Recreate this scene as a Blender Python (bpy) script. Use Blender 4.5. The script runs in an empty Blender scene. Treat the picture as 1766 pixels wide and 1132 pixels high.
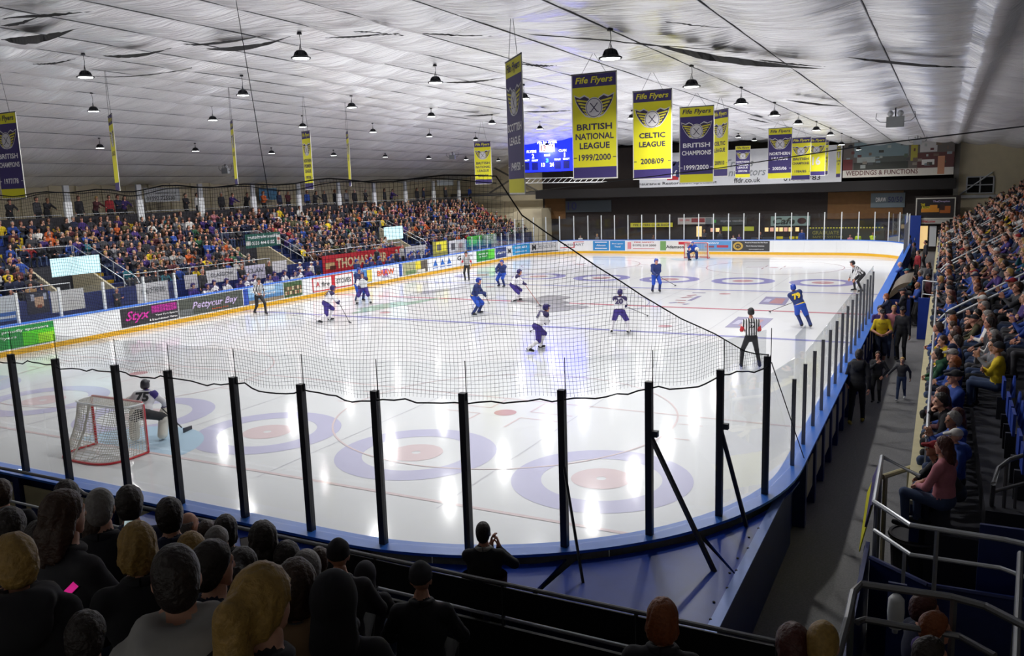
import bpy, math, random
import numpy as np
from mathutils import Vector, Matrix
random.seed(7)
S = bpy.context.scene
COL = S.collection
PI = math.pi
# ------------------------------------------------------------------ camera (fitted to the rink markings), world, exposure
CP = np.array([17.1255, -38.2852, 5.8347])
YAW, PITCH, ROLL, FPX = 0.480710, 0.166826, -0.031807, 1426.41
W_, H_ = 1766, 1132
_f = np.array([-math.sin(YAW)*math.cos(PITCH), math.cos(YAW)*math.cos(PITCH), -math.sin(PITCH)])
_r = np.array([math.cos(YAW), math.sin(YAW), 0.0]); _u = np.cross(_r, _f)
CR = math.cos(ROLL)*_r + math.sin(ROLL)*_u
CU = -math.sin(ROLL)*_r + math.cos(ROLL)*_u
CF = _f
cam = bpy.data.cameras.new('camera'); camo = bpy.data.objects.new('camera', cam); COL.objects.link(camo)
cam.sensor_width = 36.0; cam.lens = FPX/W_*36.0; cam.clip_start = 0.05; cam.clip_end = 300
camo.matrix_world = Matrix(((CR[0], CU[0], -CF[0], CP[0]), (CR[1], CU[1], -CF[1], CP[1]), (CR[2], CU[2], -CF[2], CP[2]), (0, 0, 0, 1)))
S.camera = camo
wd = bpy.data.worlds.new('world'); S.world = wd; wd.use_nodes = True
wd.node_tree.nodes['Background'].inputs[0].default_value = (0.33, 0.32, 0.30, 1)
wd.node_tree.nodes['Background'].inputs[1].default_value = 0.8  # added fill entering by the open rear end, to lift the near crowd
S.view_settings.view_transform = 'Standard'; S.view_settings.look = 'None'
S.view_settings.gamma = 1; S.view_settings.use_curve_mapping = False
S.view_settings.exposure = 0.03
LAMP_W = 222.0          # each high-bay lamp over the ice
S.cycles.max_bounces = 6; S.cycles.diffuse_bounces = 3; S.cycles.glossy_bounces = 3
S.cycles.transparent_max_bounces = 24; S.cycles.caustics_reflective = False; S.cycles.caustics_refractive = False
S.cycles.sample_clamp_indirect = 4.0
try: S.cycles.use_light_tree = True
except Exception: pass

def ray(px, py):
    return CF + (px-W_/2)/FPX*CR - (py-H_/2)/FPX*CU
def atz(px, py, z=0.0):
    d = ray(px, py); return CP + d*((z-CP[2])/d[2])
def aty(px, py, y):
    d = ray(px, py); return CP + d*((y-CP[1])/d[1])
def atx(px, py, x):
    d = ray(px, py); return CP + d*((x-CP[0])/d[0])

# ------------------------------------------------------------------ materials
MATS = {}
def srgb(c):
    if isinstance(c, str):
        c = [int(c[i:i+2], 16)/255 for i in (0, 2, 4)]
    return tuple((v/12.92 if v <= 0.04045 else ((v+0.055)/1.055)**2.4) for v in c)
def mat(name, col, rough=0.6, metal=0.0, emit=0.0, var=0.12, scale=6.0, bump=0.0, coat=0.0, spec=0.5):
    """procedural Principled material: colour broken up by noise, optional relief"""
    if name in MATS: return MATS[name]
    m = bpy.data.materials.new(name); m.use_nodes = True
    nt = m.node_tree; b = nt.nodes['Principled BSDF']
    c = srgb(col)
    b.inputs['Roughness'].default_value = rough; b.inputs['Metallic'].default_value = metal
    b.inputs['Specular IOR Level'].default_value = spec
    b.inputs['Coat Weight'].default_value = coat
    tc = nt.nodes.new('ShaderNodeTexCoord'); nz = nt.nodes.new('ShaderNodeTexNoise')
    nz.inputs['Scale'].default_value = scale; nz.inputs['Detail'].default_value = 3
    nt.links.new(tc.outputs['Object'], nz.inputs['Vector'])
    mx = nt.nodes.new('ShaderNodeMix'); mx.data_type = 'RGBA'
    mx.inputs['A'].default_value = tuple(v*(1-var) for v in c)+(1,)
    mx.inputs['B'].default_value = tuple(min(1, v*(1+var)) for v in c)+(1,)
    nt.links.new(nz.outputs['Fac'], mx.inputs['Factor'])
    nt.links.new(mx.outputs['Result'], b.inputs['Base Color'])
    if emit:
        nt.links.new(mx.outputs['Result'], b.inputs['Emission Color']); b.inputs['Emission Strength'].default_value = emit
    if bump:
        bp = nt.nodes.new('ShaderNodeBump'); bp.inputs['Strength'].default_value = bump; bp.inputs['Distance'].default_value = 0.02
        nt.links.new(nz.outputs['Fac'], bp.inputs['Height']); nt.links.new(bp.outputs['Normal'], b.inputs['Normal'])
    m.diffuse_color = c+(1,)
    MATS[name] = m
    return m
def glassmat(name, tint=(0.965, 0.975, 0.975), gloss=0.06, rough=0.03):
    m = bpy.data.materials.new(name); m.use_nodes = True; nt = m.node_tree
    nt.nodes.clear(); out = nt.nodes.new('ShaderNodeOutputMaterial')
    tr = nt.nodes.new('ShaderNodeBsdfTransparent'); tr.inputs[0].default_value = tint+(1,)
    gl = nt.nodes.new('ShaderNodeBsdfGlossy'); gl.inputs['Roughness'].default_value = rough; gl.inputs[0].default_value = (0.9, 0.93, 0.95, 1)
    fr = nt.nodes.new('ShaderNodeFresnel'); fr.inputs[0].default_value = 1.25
    ad = nt.nodes.new('ShaderNodeMath'); ad.operation = 'MULTIPLY'; ad.inputs[1].default_value = gloss/0.05
    cl = nt.nodes.new('ShaderNodeClamp'); cl.inputs['Max'].default_value = 0.22
    mx = nt.nodes.new('ShaderNodeMixShader')
    nt.links.new(fr.outputs[0], ad.inputs[0]); nt.links.new(ad.outputs[0], cl.inputs[0]); nt.links.new(cl.outputs[0], mx.inputs[0])
    nt.links.new(tr.outputs[0], mx.inputs[1]); nt.links.new(gl.outputs[0], mx.inputs[2]); nt.links.new(mx.outputs[0], out.inputs[0])
    return m

# ------------------------------------------------------------------ mesh builder
ORG = {}
def link(o, parent=None, org=(0, 0, 0)):
    COL.objects.link(o)
    if parent is not None: o.parent = parent
    ORG[o] = org
    return o
def meta(o, label=None, cat=None, group=None, kind=None):
    if label: o['label'] = label
    if cat: o['category'] = cat
    if group: o['group'] = group
    if kind: o['kind'] = kind
    return o
def thing(name, label, cat, loc=(0, 0, 0), rz=0.0, group=None):
    o = bpy.data.objects.new(name, None); o.empty_display_size = 0.2
    link(o, None, tuple(loc)); o.location = loc; o.rotation_euler = (0, 0, rz)
    return meta(o, label, cat, group)
class MB:
    def __init__(s): s.v = []; s.f = []; s.m = []; s.mi = 0
    def add(s, vs, fs):
        n = len(s.v); s.v.extend([tuple(float(c) for c in v) for v in vs]); s.f.extend([tuple(i+n for i in f) for f in fs]); s.m.extend([s.mi]*len(fs)); return s
    def box(s, x0, x1, y0, y1, z0, z1):
        return s.add([(x0,y0,z0),(x1,y0,z0),(x1,y1,z0),(x0,y1,z0),(x0,y0,z1),(x1,y0,z1),(x1,y1,z1),(x0,y1,z1)],
                     [(0,3,2,1),(4,5,6,7),(0,1,5,4),(1,2,6,5),(2,3,7,6),(3,0,4,7)])
    def quad(s, a, b, c, d): return s.add([a, b, c, d], [(0, 1, 2, 3)])
    def slab(s, pts, off):
        """polygon (planar list) extruded by the vector off"""
        n = len(pts); o = np.array(off)
        vs = [tuple(p) for p in pts]+[tuple(np.array(p)+o) for p in pts]
        fs = [tuple(range(n-1, -1, -1)), tuple(range(n, 2*n))]+[(i, (i+1) % n, n+(i+1) % n, n+i) for i in range(n)]
        return s.add(vs, fs)
    def tube(s, pts, r, n=8, caps=True):
        pts = [np.array(p, float) for p in pts]
        if not hasattr(r, '__len__'): r = [r]*len(pts)
        rings = []; prev = None
        for i, p in enumerate(pts):
            t = pts[min(i+1, len(pts)-1)]-pts[max(i-1, 0)]; t = t/(np.linalg.norm(t)+1e-12)
            if prev is None:
                a = np.array([0, 0, 1.0]) if abs(t[2]) < 0.9 else np.array([1.0, 0, 0])
                u = np.cross(t, a)
            else: u = prev-t*(prev@t)
            u = u/(np.linalg.norm(u)+1e-12); w = np.cross(t, u); prev = u
            ph = PI/n if n == 4 else 0
            rings.append([p+r[i]*(math.cos(2*PI*k/n+ph)*u+math.sin(2*PI*k/n+ph)*w) for k in range(n)])
        vs = [v for R in rings for v in R]; fs = []
        for i in range(len(pts)-1):
            for k in range(n):
                a = i*n+k; b = i*n+(k+1) % n; fs.append((a, b, b+n, a+n))
        if caps: fs.append(tuple(range(n-1, -1, -1))); fs.append(tuple(range((len(pts)-1)*n, len(pts)*n)))
        return s.add(vs, fs)
    def lathe(s, prof, c=(0, 0, 0), n=16, axis='z'):
        vs = []; fs = []
        for (r, z) in prof:
            for k in range(n):
                a = 2*PI*k/n; p = (r*math.cos(a), r*math.sin(a), z)
                if axis == 'x': p = (p[2], p[0], p[1])
                if axis == 'y': p = (p[0], p[2], p[1])
                vs.append((c[0]+p[0], c[1]+p[1], c[2]+p[2]))
        for i in range(len(prof)-1):
            for k in range(n):
                a = i*n+k; b = i*n+(k+1) % n; fs.append((a, b, b+n, a+n))
        fs.append(tuple(range(n-1, -1, -1))); fs.append(tuple(range((len(prof)-1)*n, len(prof)*n)))
        return s.add(vs, fs)
    def build(s, name, m, parent=None, local=False, smooth=False):
        """one mesh object; vertices are world coordinates unless local"""
        me = bpy.data.meshes.new(name)
        o0 = (0, 0, 0)
        if parent is not None and not local: o0 = ORG[parent]
        v = np.array(s.v, float).reshape(-1, 3)-np.array(o0)
        me.from_pydata(v.tolist(), [], s.f)
        ms = m if isinstance(m, (list, tuple)) else [m]
        for x in ms: me.materials.append(x)
        if len(ms) > 1: me.polygons.foreach_set('material_index', s.m)
        if smooth: me.polygons.foreach_set('use_smooth', [True]*len(me.polygons))
        me.update()
        o = bpy.data.objects.new(name, me)
        return link(o, parent, o0 if parent is not None else (0, 0, 0))
def struct(o): o['kind'] = 'structure'; return o
def copy_tree(o, parent=None):
    c = o.copy(); COL.objects.link(c); c.parent = parent; ORG[c] = ORG.get(o, (0, 0, 0))
    for ch in list(o.children): copy_tree(ch, c)
    return c
# ------------------------------------------------------------------ lettering: real flat letters on their sign
TXT = {}
def text_mesh(s, bold=0.0, shear=0.0, sx=1.0, depth=0.0):
    key = (s, bold, shear, sx, depth)
    if key in TXT: return TXT[key]
    cu = bpy.data.curves.new('lettering', 'FONT'); cu.body = s; cu.size = 1.0; cu.align_x = 'CENTER'; cu.align_y = 'CENTER'
    cu.offset = bold; cu.shear = shear; cu.resolution_u = 2; cu.extrude = depth
    ob = bpy.data.objects.new('lettering', cu); COL.objects.link(ob)
    dg = bpy.context.evaluated_depsgraph_get()
    me = bpy.data.meshes.new_from_object(ob.evaluated_get(dg))
    bpy.data.objects.remove(ob); bpy.data.curves.remove(cu)
    v = np.array([x.co for x in me.vertices])
    if len(v):
        lo, hi = v.min(0), v.max(0)
        v = v-(lo+hi)/2; w, h = hi[0]-lo[0], hi[1]-lo[1]
    else: w = h = 1
    TXT[key] = (v, [tuple(p.vertices) for p in me.polygons], w, h)
    bpy.data.meshes.remove(me)
    return TXT[key]
def letter(s, parent, c, right, up, m, width=None, height=None, bold=0.01, shear=0.0, name='lettering', off=0.012):
    """letters centred on world point c in the plane of right/up, scaled to a width and/or cap height (metres)"""
    v, f, w, h = text_mesh(s, bold, shear)
    if len(v) == 0: return None
    sx = sy = None
    if height: sy = height/h
    if width: sx = width/w
    sx = sx or sy; sy = sy or sx
    r = np.array(right, float); r /= np.linalg.norm(r); u = np.array(up, float); u /= np.linalg.norm(u); n = np.cross(r, u)
    P = np.array(c)+np.outer(v[:, 0]*sx, r)+np.outer(v[:, 1]*sy, u)+n*off
    b = MB(); b.add(P, f)
    return b.build(name, m, parent)
def panel(b, c, right, up, w, h, th=0.01, off=0.0):
    """thin board centred on c"""
    r = np.array(right, float); u = np.array(up, float); n = np.cross(r, u)
    c = np.array(c, float)+n*off
    pts = [c-r*w/2-u*h/2, c+r*w/2-u*h/2, c+r*w/2+u*h/2, c-r*w/2+u*h/2]
    return b.slab([p-n*th for p in pts], n*th)
XR, YR, ZU = (1, 0, 0), (0, 1, 0), (0, 0, 1)
# colours used all over
M_WHITE = mat('white_paint', 'e6e8ea', 0.45, var=0.03)
M_BLACK = mat('black_metal', '2f3038', 0.45, metal=0.2)
M_DARK = mat('dark_void', '08080a', 0.9)
M_EDGEK = mat('dark_edge', '2a2b30', 0.9)
M_BLUE = mat('blue_paint', '1f4fb4', 0.4, var=0.1)
M_NAVY = mat('navy_paint', '1c2b66', 0.35, var=0.2, bump=0.1)
M_YEL = mat('yellow_kick', 'e3ad1c', 0.4, var=0.08)
M_CREAM = mat('cream_panel', 'c9bf97', 0.6)
M_STEEL = mat('galvanised_tube', 'b4b7bb', 0.38, metal=0.55, var=0.15)
M_GREYT = mat('grey_tube', '6f7073', 0.4, metal=0.5, var=0.15)
M_RED = mat('red_paint', 'c0202c', 0.4)
M_CONC = mat('concrete', '5d5a58', 0.85, scale=3, bump=0.2)
M_WALL = mat('beige_cladding', 'd0c4a6', 0.8, scale=2, var=0.1)
M_GLASS = glassmat('clear_screen')
# ================================================================== THE SETTING
HX, HY, RC = 15.0, 29.75, 5.0        # half width, half length, corner radius of the ice
def rink_path(off=0.0, step=0.35):
    """closed outline of the boards, anticlockwise from the near straight; list of (x, y, nx, ny, s), n points outwards"""
    segs = []
    ax, ay = HX-RC, HY-RC
    def line(p, q, n): segs.append(('l', p, q, n))
    line((-ax, -HY), (ax, -HY), (0, -1)); segs.append(('a', (ax, -ay), -PI/2)); line((HX, -ay), (HX, ay), (1, 0)); segs.append(('a', (ax, ay), 0.0))
    line((ax, HY), (-ax, HY), (0, 1)); segs.append(('a', (-ax, ay), PI/2)); line((-HX, ay), (-HX, -ay), (-1, 0)); segs.append(('a', (-ax, -ay), PI))
    out = []; s = 0.0
    for g in segs:
        if g[0] == 'l':
            p, q = np.array(g[1]), np.array(g[2]); L = np.linalg.norm(q-p); n = max(1, int(L/step))
            for i in range(n):
                c = p+(q-p)*i/n; out.append((c[0], c[1], g[3][0], g[3][1], s+L*i/n))
            s += L
        else:
            L = RC*PI/2; n = 22
            for i in range(n):
                a = g[2]+PI/2*i/n; out.append((g[1][0]+RC*math.cos(a), g[1][1]+RC*math.sin(a), math.cos(a), math.sin(a), s+L*i/n))
            s += L
    return out, s
PATH, PLEN = rink_path()
PATHA = np.array(PATH)
def pp(s, off=0.0, z=0.0):
    """point at arc length s along the boards, off metres outwards"""
    s = s % PLEN
    i = int(np.searchsorted(PATHA[:, 4], s, side='right')-1); a = PATHA[i]; b = PATHA[(i+1) % len(PATHA)]
    L = (b[4]-a[4]) if i+1 < len(PATHA) else PLEN-a[4]
    t = (s-a[4])/L; x = a[:4]+(b[:4]-a[:4])*t
    return np.array([x[0]+off*x[2], x[1]+off*x[3], z])
def s_of(x, y):
    d = (PATHA[:, 0]-x)**2+(PATHA[:, 1]-y)**2; i = int(d.argmin())
    best = min(np.linspace(PATHA[i, 4]-0.4, PATHA[i, 4]+0.4, 41), key=lambda s: (pp(s)[0]-x)**2+(pp(s)[1]-y)**2)
    return best % PLEN
def proj(P):
    d = np.array(P)-CP; z = d@CF; return W_/2+FPX*(d@CR)/z, H_/2-FPX*(d@CU)/z
S_FAR0 = 2*(HX-RC)+RC*PI/2+2*(HY-RC)   # arc length where the far right corner starts
_ss = np.linspace(S_FAR0, PLEN-RC*PI/2, 1500)
_sx = np.array([proj(pp(s, -0.01, 0.65))[0] for s in _ss])
def s_px(px):
    """arc length on the far or left boards that the photograph shows at column px"""
    return float(_ss[int(np.abs(_sx-px).argmin())])
def strip(b, s0, s1, z0, z1, off, th=0.012, step=0.3):
    """curved board following the rink outline; its visible face is towards the ice"""
    n = max(1, int(abs(s1-s0)/step))
    for i in range(n):
        a, c = s0+(s1-s0)*i/n, s0+(s1-s0)*(i+1)/n
        p, q = pp(a, off), pp(c, off); p2, q2 = pp(a, off+th), pp(c, off+th)
        vs = [(p[0], p[1], z0), (q[0], q[1], z0), (q[0], q[1], z1), (p[0], p[1], z1), (p2[0], p2[1], z0), (q2[0], q2[1], z0), (q2[0], q2[1], z1), (p2[0], p2[1], z1)]
        fs = [(0, 3, 2, 1), (4, 5, 6, 7), (3, 7, 6, 2), (0, 1, 5, 4)]
        if i == 0: fs.append((0, 4, 7, 3))
        if i == n-1: fs.append((1, 2, 6, 5))
        b.add(vs, fs)
    return b
def letter_path(s, parent, sc, zc, m, width=None, height=None, bold=0.01, shear=0.0, off=-0.03):
    """letters laid along the boards, read from the ice"""
    v, f, w, h = text_mesh(s, bold, shear)
    sy = height/h if height else width/w
    sx = width/w if width else sy
    P = []
    for p in v:
        q = pp(sc-p[0]*sx, off); P.append((q[0], q[1], zc+p[1]*sy))
    b = MB(); b.add(P, [tuple(reversed(x)) for x in f]); return b.build('lettering', m, parent)

# ---------------------------------------------------------------- ice
def ice_material(name, col):
    m = mat(name, col, 0.16, var=0.02, scale=0.5, spec=0.4)
    nt = m.node_tree; b = nt.nodes['Principled BSDF']
    tc = nt.nodes.new('ShaderNodeTexCoord'); n1 = nt.nodes.new('ShaderNodeTexNoise'); n1.inputs['Scale'].default_value = 0.35; n1.inputs['Detail'].default_value = 8
    r = nt.nodes.new('ShaderNodeMapRange'); r.inputs['To Min'].default_value = 0.06; r.inputs['To Max'].default_value = 0.17
    nt.links.new(tc.outputs['Object'], n1.inputs['Vector']); nt.links.new(n1.outputs['Fac'], r.inputs['Value']); nt.links.new(r.outputs[0], b.inputs['Roughness'])
    n2 = nt.nodes.new('ShaderNodeTexNoise'); n2.inputs['Scale'].default_value = 2.2; n2.inputs['Detail'].default_value = 6
    bp = nt.nodes.new('ShaderNodeBump'); bp.inputs['Strength'].default_value = 0.05; bp.inputs['Distance'].default_value = 0.02
    nt.links.new(tc.outputs['Object'], n2.inputs['Vector']); nt.links.new(n2.outputs['Fac'], bp.inputs['Height']); nt.links.new(bp.outputs['Normal'], b.inputs['Normal'])
    return m
M_ICE = ice_material('ice', 'e0e1e4')
b = MB(); n = len(PATH)
b.add([(p[0]+0.02*p[2], p[1]+0.02*p[3], 0.0) for p in PATH], [tuple(range(n))])
ice = meta(b.build('floor_ice', M_ICE), kind='structure', label='white ice sheet marked for hockey and curling')
I_BLUE = ice_material('ice_blue_overlit', 'c4c2dc'); I_RED = ice_material('ice_red_overlit', 'd9c6c9')  # near ring tones: overexposure and the glass in front put into the colour
I_BLUE2 = ice_material('ice_paint_violet', '9491c4'); I_RED2 = ice_material('ice_paint_brick', 'c9a0a6')
I_LINE = ice_material('ice_line_pink', 'dccacc'); I_LINEG = ice_material('ice_line_grey', 'cfcfd6'); I_BLINE = ice_material('ice_line_blue', '9a9acb')
I_RLINE = ice_material('ice_line_red', 'c98491'); I_GREEN = ice_material('ice_print_green', 'a9c4b4'); I_GREY = ice_material('ice_print_grey', 'a9a8ae'); I_CREASE = ice_material('ice_crease', 'b9d3e8')
ZM = 0.004
def ring(b, c, r0, r1, n=48, a0=0, a1=2*PI, z=ZM):
    k = n if a1-a0 > 6.2 else max(4, int(n*(a1-a0)/(2*PI)))
    vs = []; fs = []
    for i in range(k+1):
        a = a0+(a1-a0)*i/k
        vs += [(c[0]+r0*math.cos(a), c[1]+r0*math.sin(a), z), (c[0]+r1*math.cos(a), c[1]+r1*math.sin(a), z)]
    for i in range(k): fs.append((2*i, 2*i+1, 2*i+3, 2*i+2))
    return b.add(vs, fs)
def rect(b, x0, x1, y0, y1, z=ZM): return b.quad((x0, y0, z), (x1, y0, z), (x1, y1, z), (x0, y1, z))
def mark(name, b, m): return b.build(name, m, ice)
HXS = [11.25-4.476*k for k in range(6)]
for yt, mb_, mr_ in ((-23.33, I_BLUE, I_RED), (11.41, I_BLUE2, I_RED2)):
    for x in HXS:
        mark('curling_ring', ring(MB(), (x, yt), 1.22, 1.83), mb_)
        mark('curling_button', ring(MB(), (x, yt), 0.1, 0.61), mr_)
    for x in [h+2.238 for h in HXS[1:]]:
        mark('sheet_line', rect(MB(), x-0.02, x+0.02, -26 if yt < 0 else -16, -16 if yt < 0 else 15), I_LINEG)
for yy, w, m in ((-25.69, 0.05, I_LINE), (25.75, 0.05, I_RLINE), (0.03, 0.15, I_RLINE), (-6.84, 0.15, I_BLINE), (6.9, 0.15, I_BLINE)):
    hx = 15.0 if abs(yy) < 20 else 14.2
    mark('goal_line' if abs(yy) > 20 else 'rink_line', rect(MB(), -hx, hx, yy-w, yy+w, ZM+0.002), m)
for yy in (-18.25, 6.3): mark('hog_line', rect(MB(), -14.5, 14.5, yy-0.04, yy+0.04), I_LINE)
for cx, cy in ((7.1, -19.6), (-7.1, -19.6), (7.1, 19.7), (-7.1, 19.7)):
    m_ = I_LINE if cy < 0 else I_RLINE
    mark('faceoff_circle', ring(MB(), (cx, cy), 4.45, 4.5, 72, z=ZM+0.004), m_)
    mark('faceoff_spot', ring(MB(), (cx, cy), 0.0, 0.3, 20), I_RED2)
    bb = MB()
    for sx in (-1, 1):
        for sy in (-1, 1):
            rect(bb, min(cx+sx*0.6, cx+sx*1.8), max(cx+sx*0.6, cx+sx*1.8), cy+sy*0.3-0.03, cy+sy*0.3+0.03)
            rect(bb, cx+sx*0.6-0.03, cx+sx*0.6+0.03, min(cy+sy*0.3, cy+sy*1.2), max(cy+sy*0.3, cy+sy*1.2))
            rect(bb, min(cx+sx*4.5, cx+sx*5.1), max(cx+sx*4.5, cx+sx*5.1), cy+sy*0.6-0.03, cy+sy*0.6+0.03)
    mark('faceoff_tick', bb, m_)
mark('centre_circle', ring(MB(), (0, 0), 4.45, 4.5, 72), I_BLINE)
for cx, cy in ((7.1, -5.3), (-7.1, -5.3), (7.1, 5.4), (-7.1, 5.4)): mark('faceoff_spot', ring(MB(), (cx, cy), 0.0, 0.3, 20), I_RED2)
for gx, gy, sg in ((-0.05, -25.69, 1), (0.0, 25.75, -1)):
    mark('goal_crease', ring(MB(), (gx, gy), 0.0, 1.83, 40, 0 if sg > 0 else PI, PI if sg > 0 else 2*PI, ZM+0.001), I_CREASE)
# printed adverts in the ice of the neutral zone
I_PRINT = ice_material('ice_print_violet', '9c97b8'); I_PRINT2 = ice_material('ice_print_rose', 'b98d93')
for qd, u0, u1 in (([(1321, 512), (1363, 513.5), (1354, 527), (1308, 524.6)], 0.35, 0.85), ([(1273, 546.7), (1334, 549.5), (1314, 566.5), (1250, 565)], 0.3, 0.8)):
    G = [np.array(atz(*q, 0.0)) for q in qd]; w_ = np.linalg.norm(G[1]-G[0]); h_ = np.linalg.norm(G[3]-G[0]); c_ = sum(G)/4; x0_, x1_, y0_, y1_ = c_[0]-w_/2, c_[0]+w_/2, c_[1]-h_/2, c_[1]+h_/2
    b = MB(); b.add([(g[0], g[1], ZM+0.003) for g in reversed(G)], [(0, 1, 2, 3)]); mark('ice_advert', b, I_PRINT)
    L_ = lambda u, v: tuple((G[0]*(1-u)+G[1]*u)*(1-v)+(G[3]*(1-u)+G[2]*u)*v+np.array([0, 0, ZM+0.006]))
    b = MB(); b.add([L_(u0, 0.85), L_(u1, 0.85), L_(u1, 0.2), L_(u0+0.1, 0.15)], [(0, 1, 2, 3)]); mark('ice_advert', b, I_PRINT2)
    b = MB(); b.add([L_(0.08, 0.7), L_(u0-0.04, 0.7), L_(u0-0.02, 0.3), L_(0.12, 0.3)], [(0, 1, 2, 3)]); mark('ice_advert', b, I_BLUE)
for (p_, q_, m_) in (((1154, 523), (1168, 522), I_PRINT), ((1168, 522), (1181, 523), I_PRINT2), ((1165, 518), (1183, 518.5), I_PRINT2), ((1175, 514), (1193, 512), I_PRINT2), ((1185, 510), (1201, 509), I_PRINT2), ((1194, 505), (1217, 505.5), I_PRINT), ((1189, 519), (1207, 511), I_PRINT), ((1178, 525.5), (1188, 524.5), I_PRINT)):
    a_, c_ = np.array(atz(*p_, 0)), np.array(atz(*q_, 0)); d_ = (c_-a_)/np.linalg.norm(c_-a_); n_ = np.array([-d_[1], d_[0], 0])*0.11
    b = MB(); b.add([tuple(v+np.array([0, 0, ZM+0.003])) for v in (a_-n_, c_-n_, c_+n_, a_+n_)], [(0, 1, 2, 3)]); mark('ice_print', b, m_)
def blob(c, rx, ry, m, rot):
    pts = []
    for k in range(26):
        a = 2*PI*k/26; q = 1+0.25*math.sin(3*a+c[0])+0.15*math.sin(5*a)
        x, y = rx*q*math.cos(a), ry*q*math.sin(a); pts.append((c[0]+x*math.cos(rot)-y*math.sin(rot), c[1]+x*math.sin(rot)+y*math.cos(rot), ZM+0.003))
    bb = MB(); bb.add(pts, [tuple(range(26))]); return mark('ice_print', bb, m)
blob((-8.3, -3.1), 0.75, 2.6, I_GREEN, -0.25); blob((-1.2, 0.9), 1.3, 1.7, I_GREY, 0.5); blob((-9.3, 3.0), 0.6, 1.8, I_GREY, -0.3); blob((0.6, -1.6), 1.1, 1.2, I_GREY, 0.2)

# ---------------------------------------------------------------- floors around the rink
M_RUBBER = mat('rubber_floor', '7a7877', 0.7, scale=40, var=0.45, bump=0.15)
M_SLAB = mat('dark_slab', '2b2a2d', 0.8, scale=5, var=0.2)
b = MB(); b.quad((-29, -47, -0.02), (30, -47, -0.02), (30, 37, -0.02), (-29, 37, -0.02)); meta(b.build('floor', M_RUBBER), kind='structure')

# ---------------------------------------------------------------- walls
def wallbox(name, m, *a): return struct(MB().box(*a).build(name, m))
wallbox('wall_left', M_WALL, -27.4, -27.2, -47, 37, 0, 8)
wallbox('wall_right', M_WALL, 27.0, 27.2, -47, 37, 0, 8)
wf = wallbox('wall_front', mat('dark_brown_hall', '2a2421', 0.9), -27.4, 27.2, 36.4, 36.6, 0, 11)  # even dark brown end wall
# cladding ribs on the left wall and the roof posts that stand out of the back rows
for i in range(12):
    y = -9.6+4.5*(i-2)
    t = MB().box(-24.3, -24.16, y-0.16, y+0.16, 4.46, 6.75)
    o = meta(t.build('roof_column', mat('column_grey', '9b9da0', 0.6)), kind='structure')
    MB().box(-24.31, -24.15, y-0.2, y+0.2, 4.6, 5.9).build('column_casing', M_WHITE, o)
for k in range(40):
    y = -30+1.65*k
    MB().box(-27.2, -27.12, y-0.05, y+0.05, 0, 7.6).build('cladding_rib', M_WALL, bpy.data.objects['wall_left'])
# beam and cross braces at the far end of the left stand
b = MB().box(-27, -16.9, 33.9, 34.2, 5.2, 5.5); bw = struct(b.build('beam', mat('beam_grey', '5c574f', 0.7)))
for (p, q) in (((-22.5, 33.9, 5.5), (-17.2, 33.9, 8.2)), ((-17.2, 33.9, 5.5), (-22.5, 33.9, 8.2))): MB().tube([p, q], 0.09, 6).build('brace', mat('beam_grey', '5c574f'), bw)
b = MB().box(-27.2, -16.95, 35.6, 35.8, 0, 9.5); struct(b.build('wall_far_left', M_WALL))
# stair box with sloping top in the far left corner
b = MB(); b.slab([(-22.3, 33.2, 0), (-16.6, 33.2, 0), (-16.6, 33.2, 3.9), (-18.6, 33.2, 3.9), (-22.3, 33.2, 2.7)], (0, 2.3, 0)); struct(b.build('wall_stair', M_WALL))

# ---------------------------------------------------------------- ceiling of draped foil fabric
CX = np.array([-30, -27, -24, -20, -16, -12, -8, -4, 0, 4, 9, 11.5, 14, 17.6, 18.1, 20, 24, 30.0])
CZ = np.array([6.6, 6.95, 7.7, 8.75, 9.5, 9.95, 10.05, 9.95, 9.8, 9.6, 9.05, 8.8, 8.68, 8.6, 8.58, 8.3, 7.5, 6.5])
def ceil_z(x, y):
    z = np.interp(x, CX, CZ)
    return z-0.007*(y+20)*np.clip((z-6.6)/3.4, 0, 1)
SEAM = [8.9-2.3*k for k in range(-3, 17)]
def fabric(x, y):
    z = ceil_z(x, y)
    u = ((x-8.9)/2.3) % 1.0
    sag = 4*u*(1-u)
    bay = np.floor((x-8.9)/2.3)
    z = z-sag*(0.13+0.05*np.sin(y*0.9+bay*2.1)+0.05*np.sin(y*0.37+bay*1.3))
    # creases run across the hall: short waves in y whose phase drifts from bay to bay
    c = (np.sin(y*5.1+1.7*np.sin(x*0.9+bay)+bay*1.9)*0.5+np.sin(y*8.7+bay*3.3+0.8*x)*0.3+np.sin(y*2.3+0.5*x+bay)*0.7)
    z = z+0.06*sag*c
    z = z+np.where((x > 17.6), -0.25*np.exp(-((x-17.85)/0.25)**2), 0)
    return z
xs = np.concatenate([np.arange(-29, 30.01, 0.23)]); ys = np.arange(-47, 36.6, 0.2)
XX, YY = np.meshgrid(xs, ys, indexing='ij'); ZZ = fabric(XX, YY)
nx_, ny_ = XX.shape
vs = np.stack([XX.ravel(), YY.ravel(), ZZ.ravel()], 1)
idx = np.arange(nx_*ny_).reshape(nx_, ny_)
fs = np.stack([idx[:-1, :-1].ravel(), idx[:-1, 1:].ravel(), idx[1:, 1:].ravel(), idx[1:, :-1].ravel()], 1)
me = bpy.data.meshes.new('ceiling'); me.from_pydata(vs.tolist(), [], fs.tolist()); me.polygons.foreach_set('use_smooth', [True]*len(me.polygons)); me.update()
M_FOIL = bpy.data.materials.new('foil_fabric'); M_FOIL.use_nodes = True
nt = M_FOIL.node_tree; bs = nt.nodes['Principled BSDF']
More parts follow.
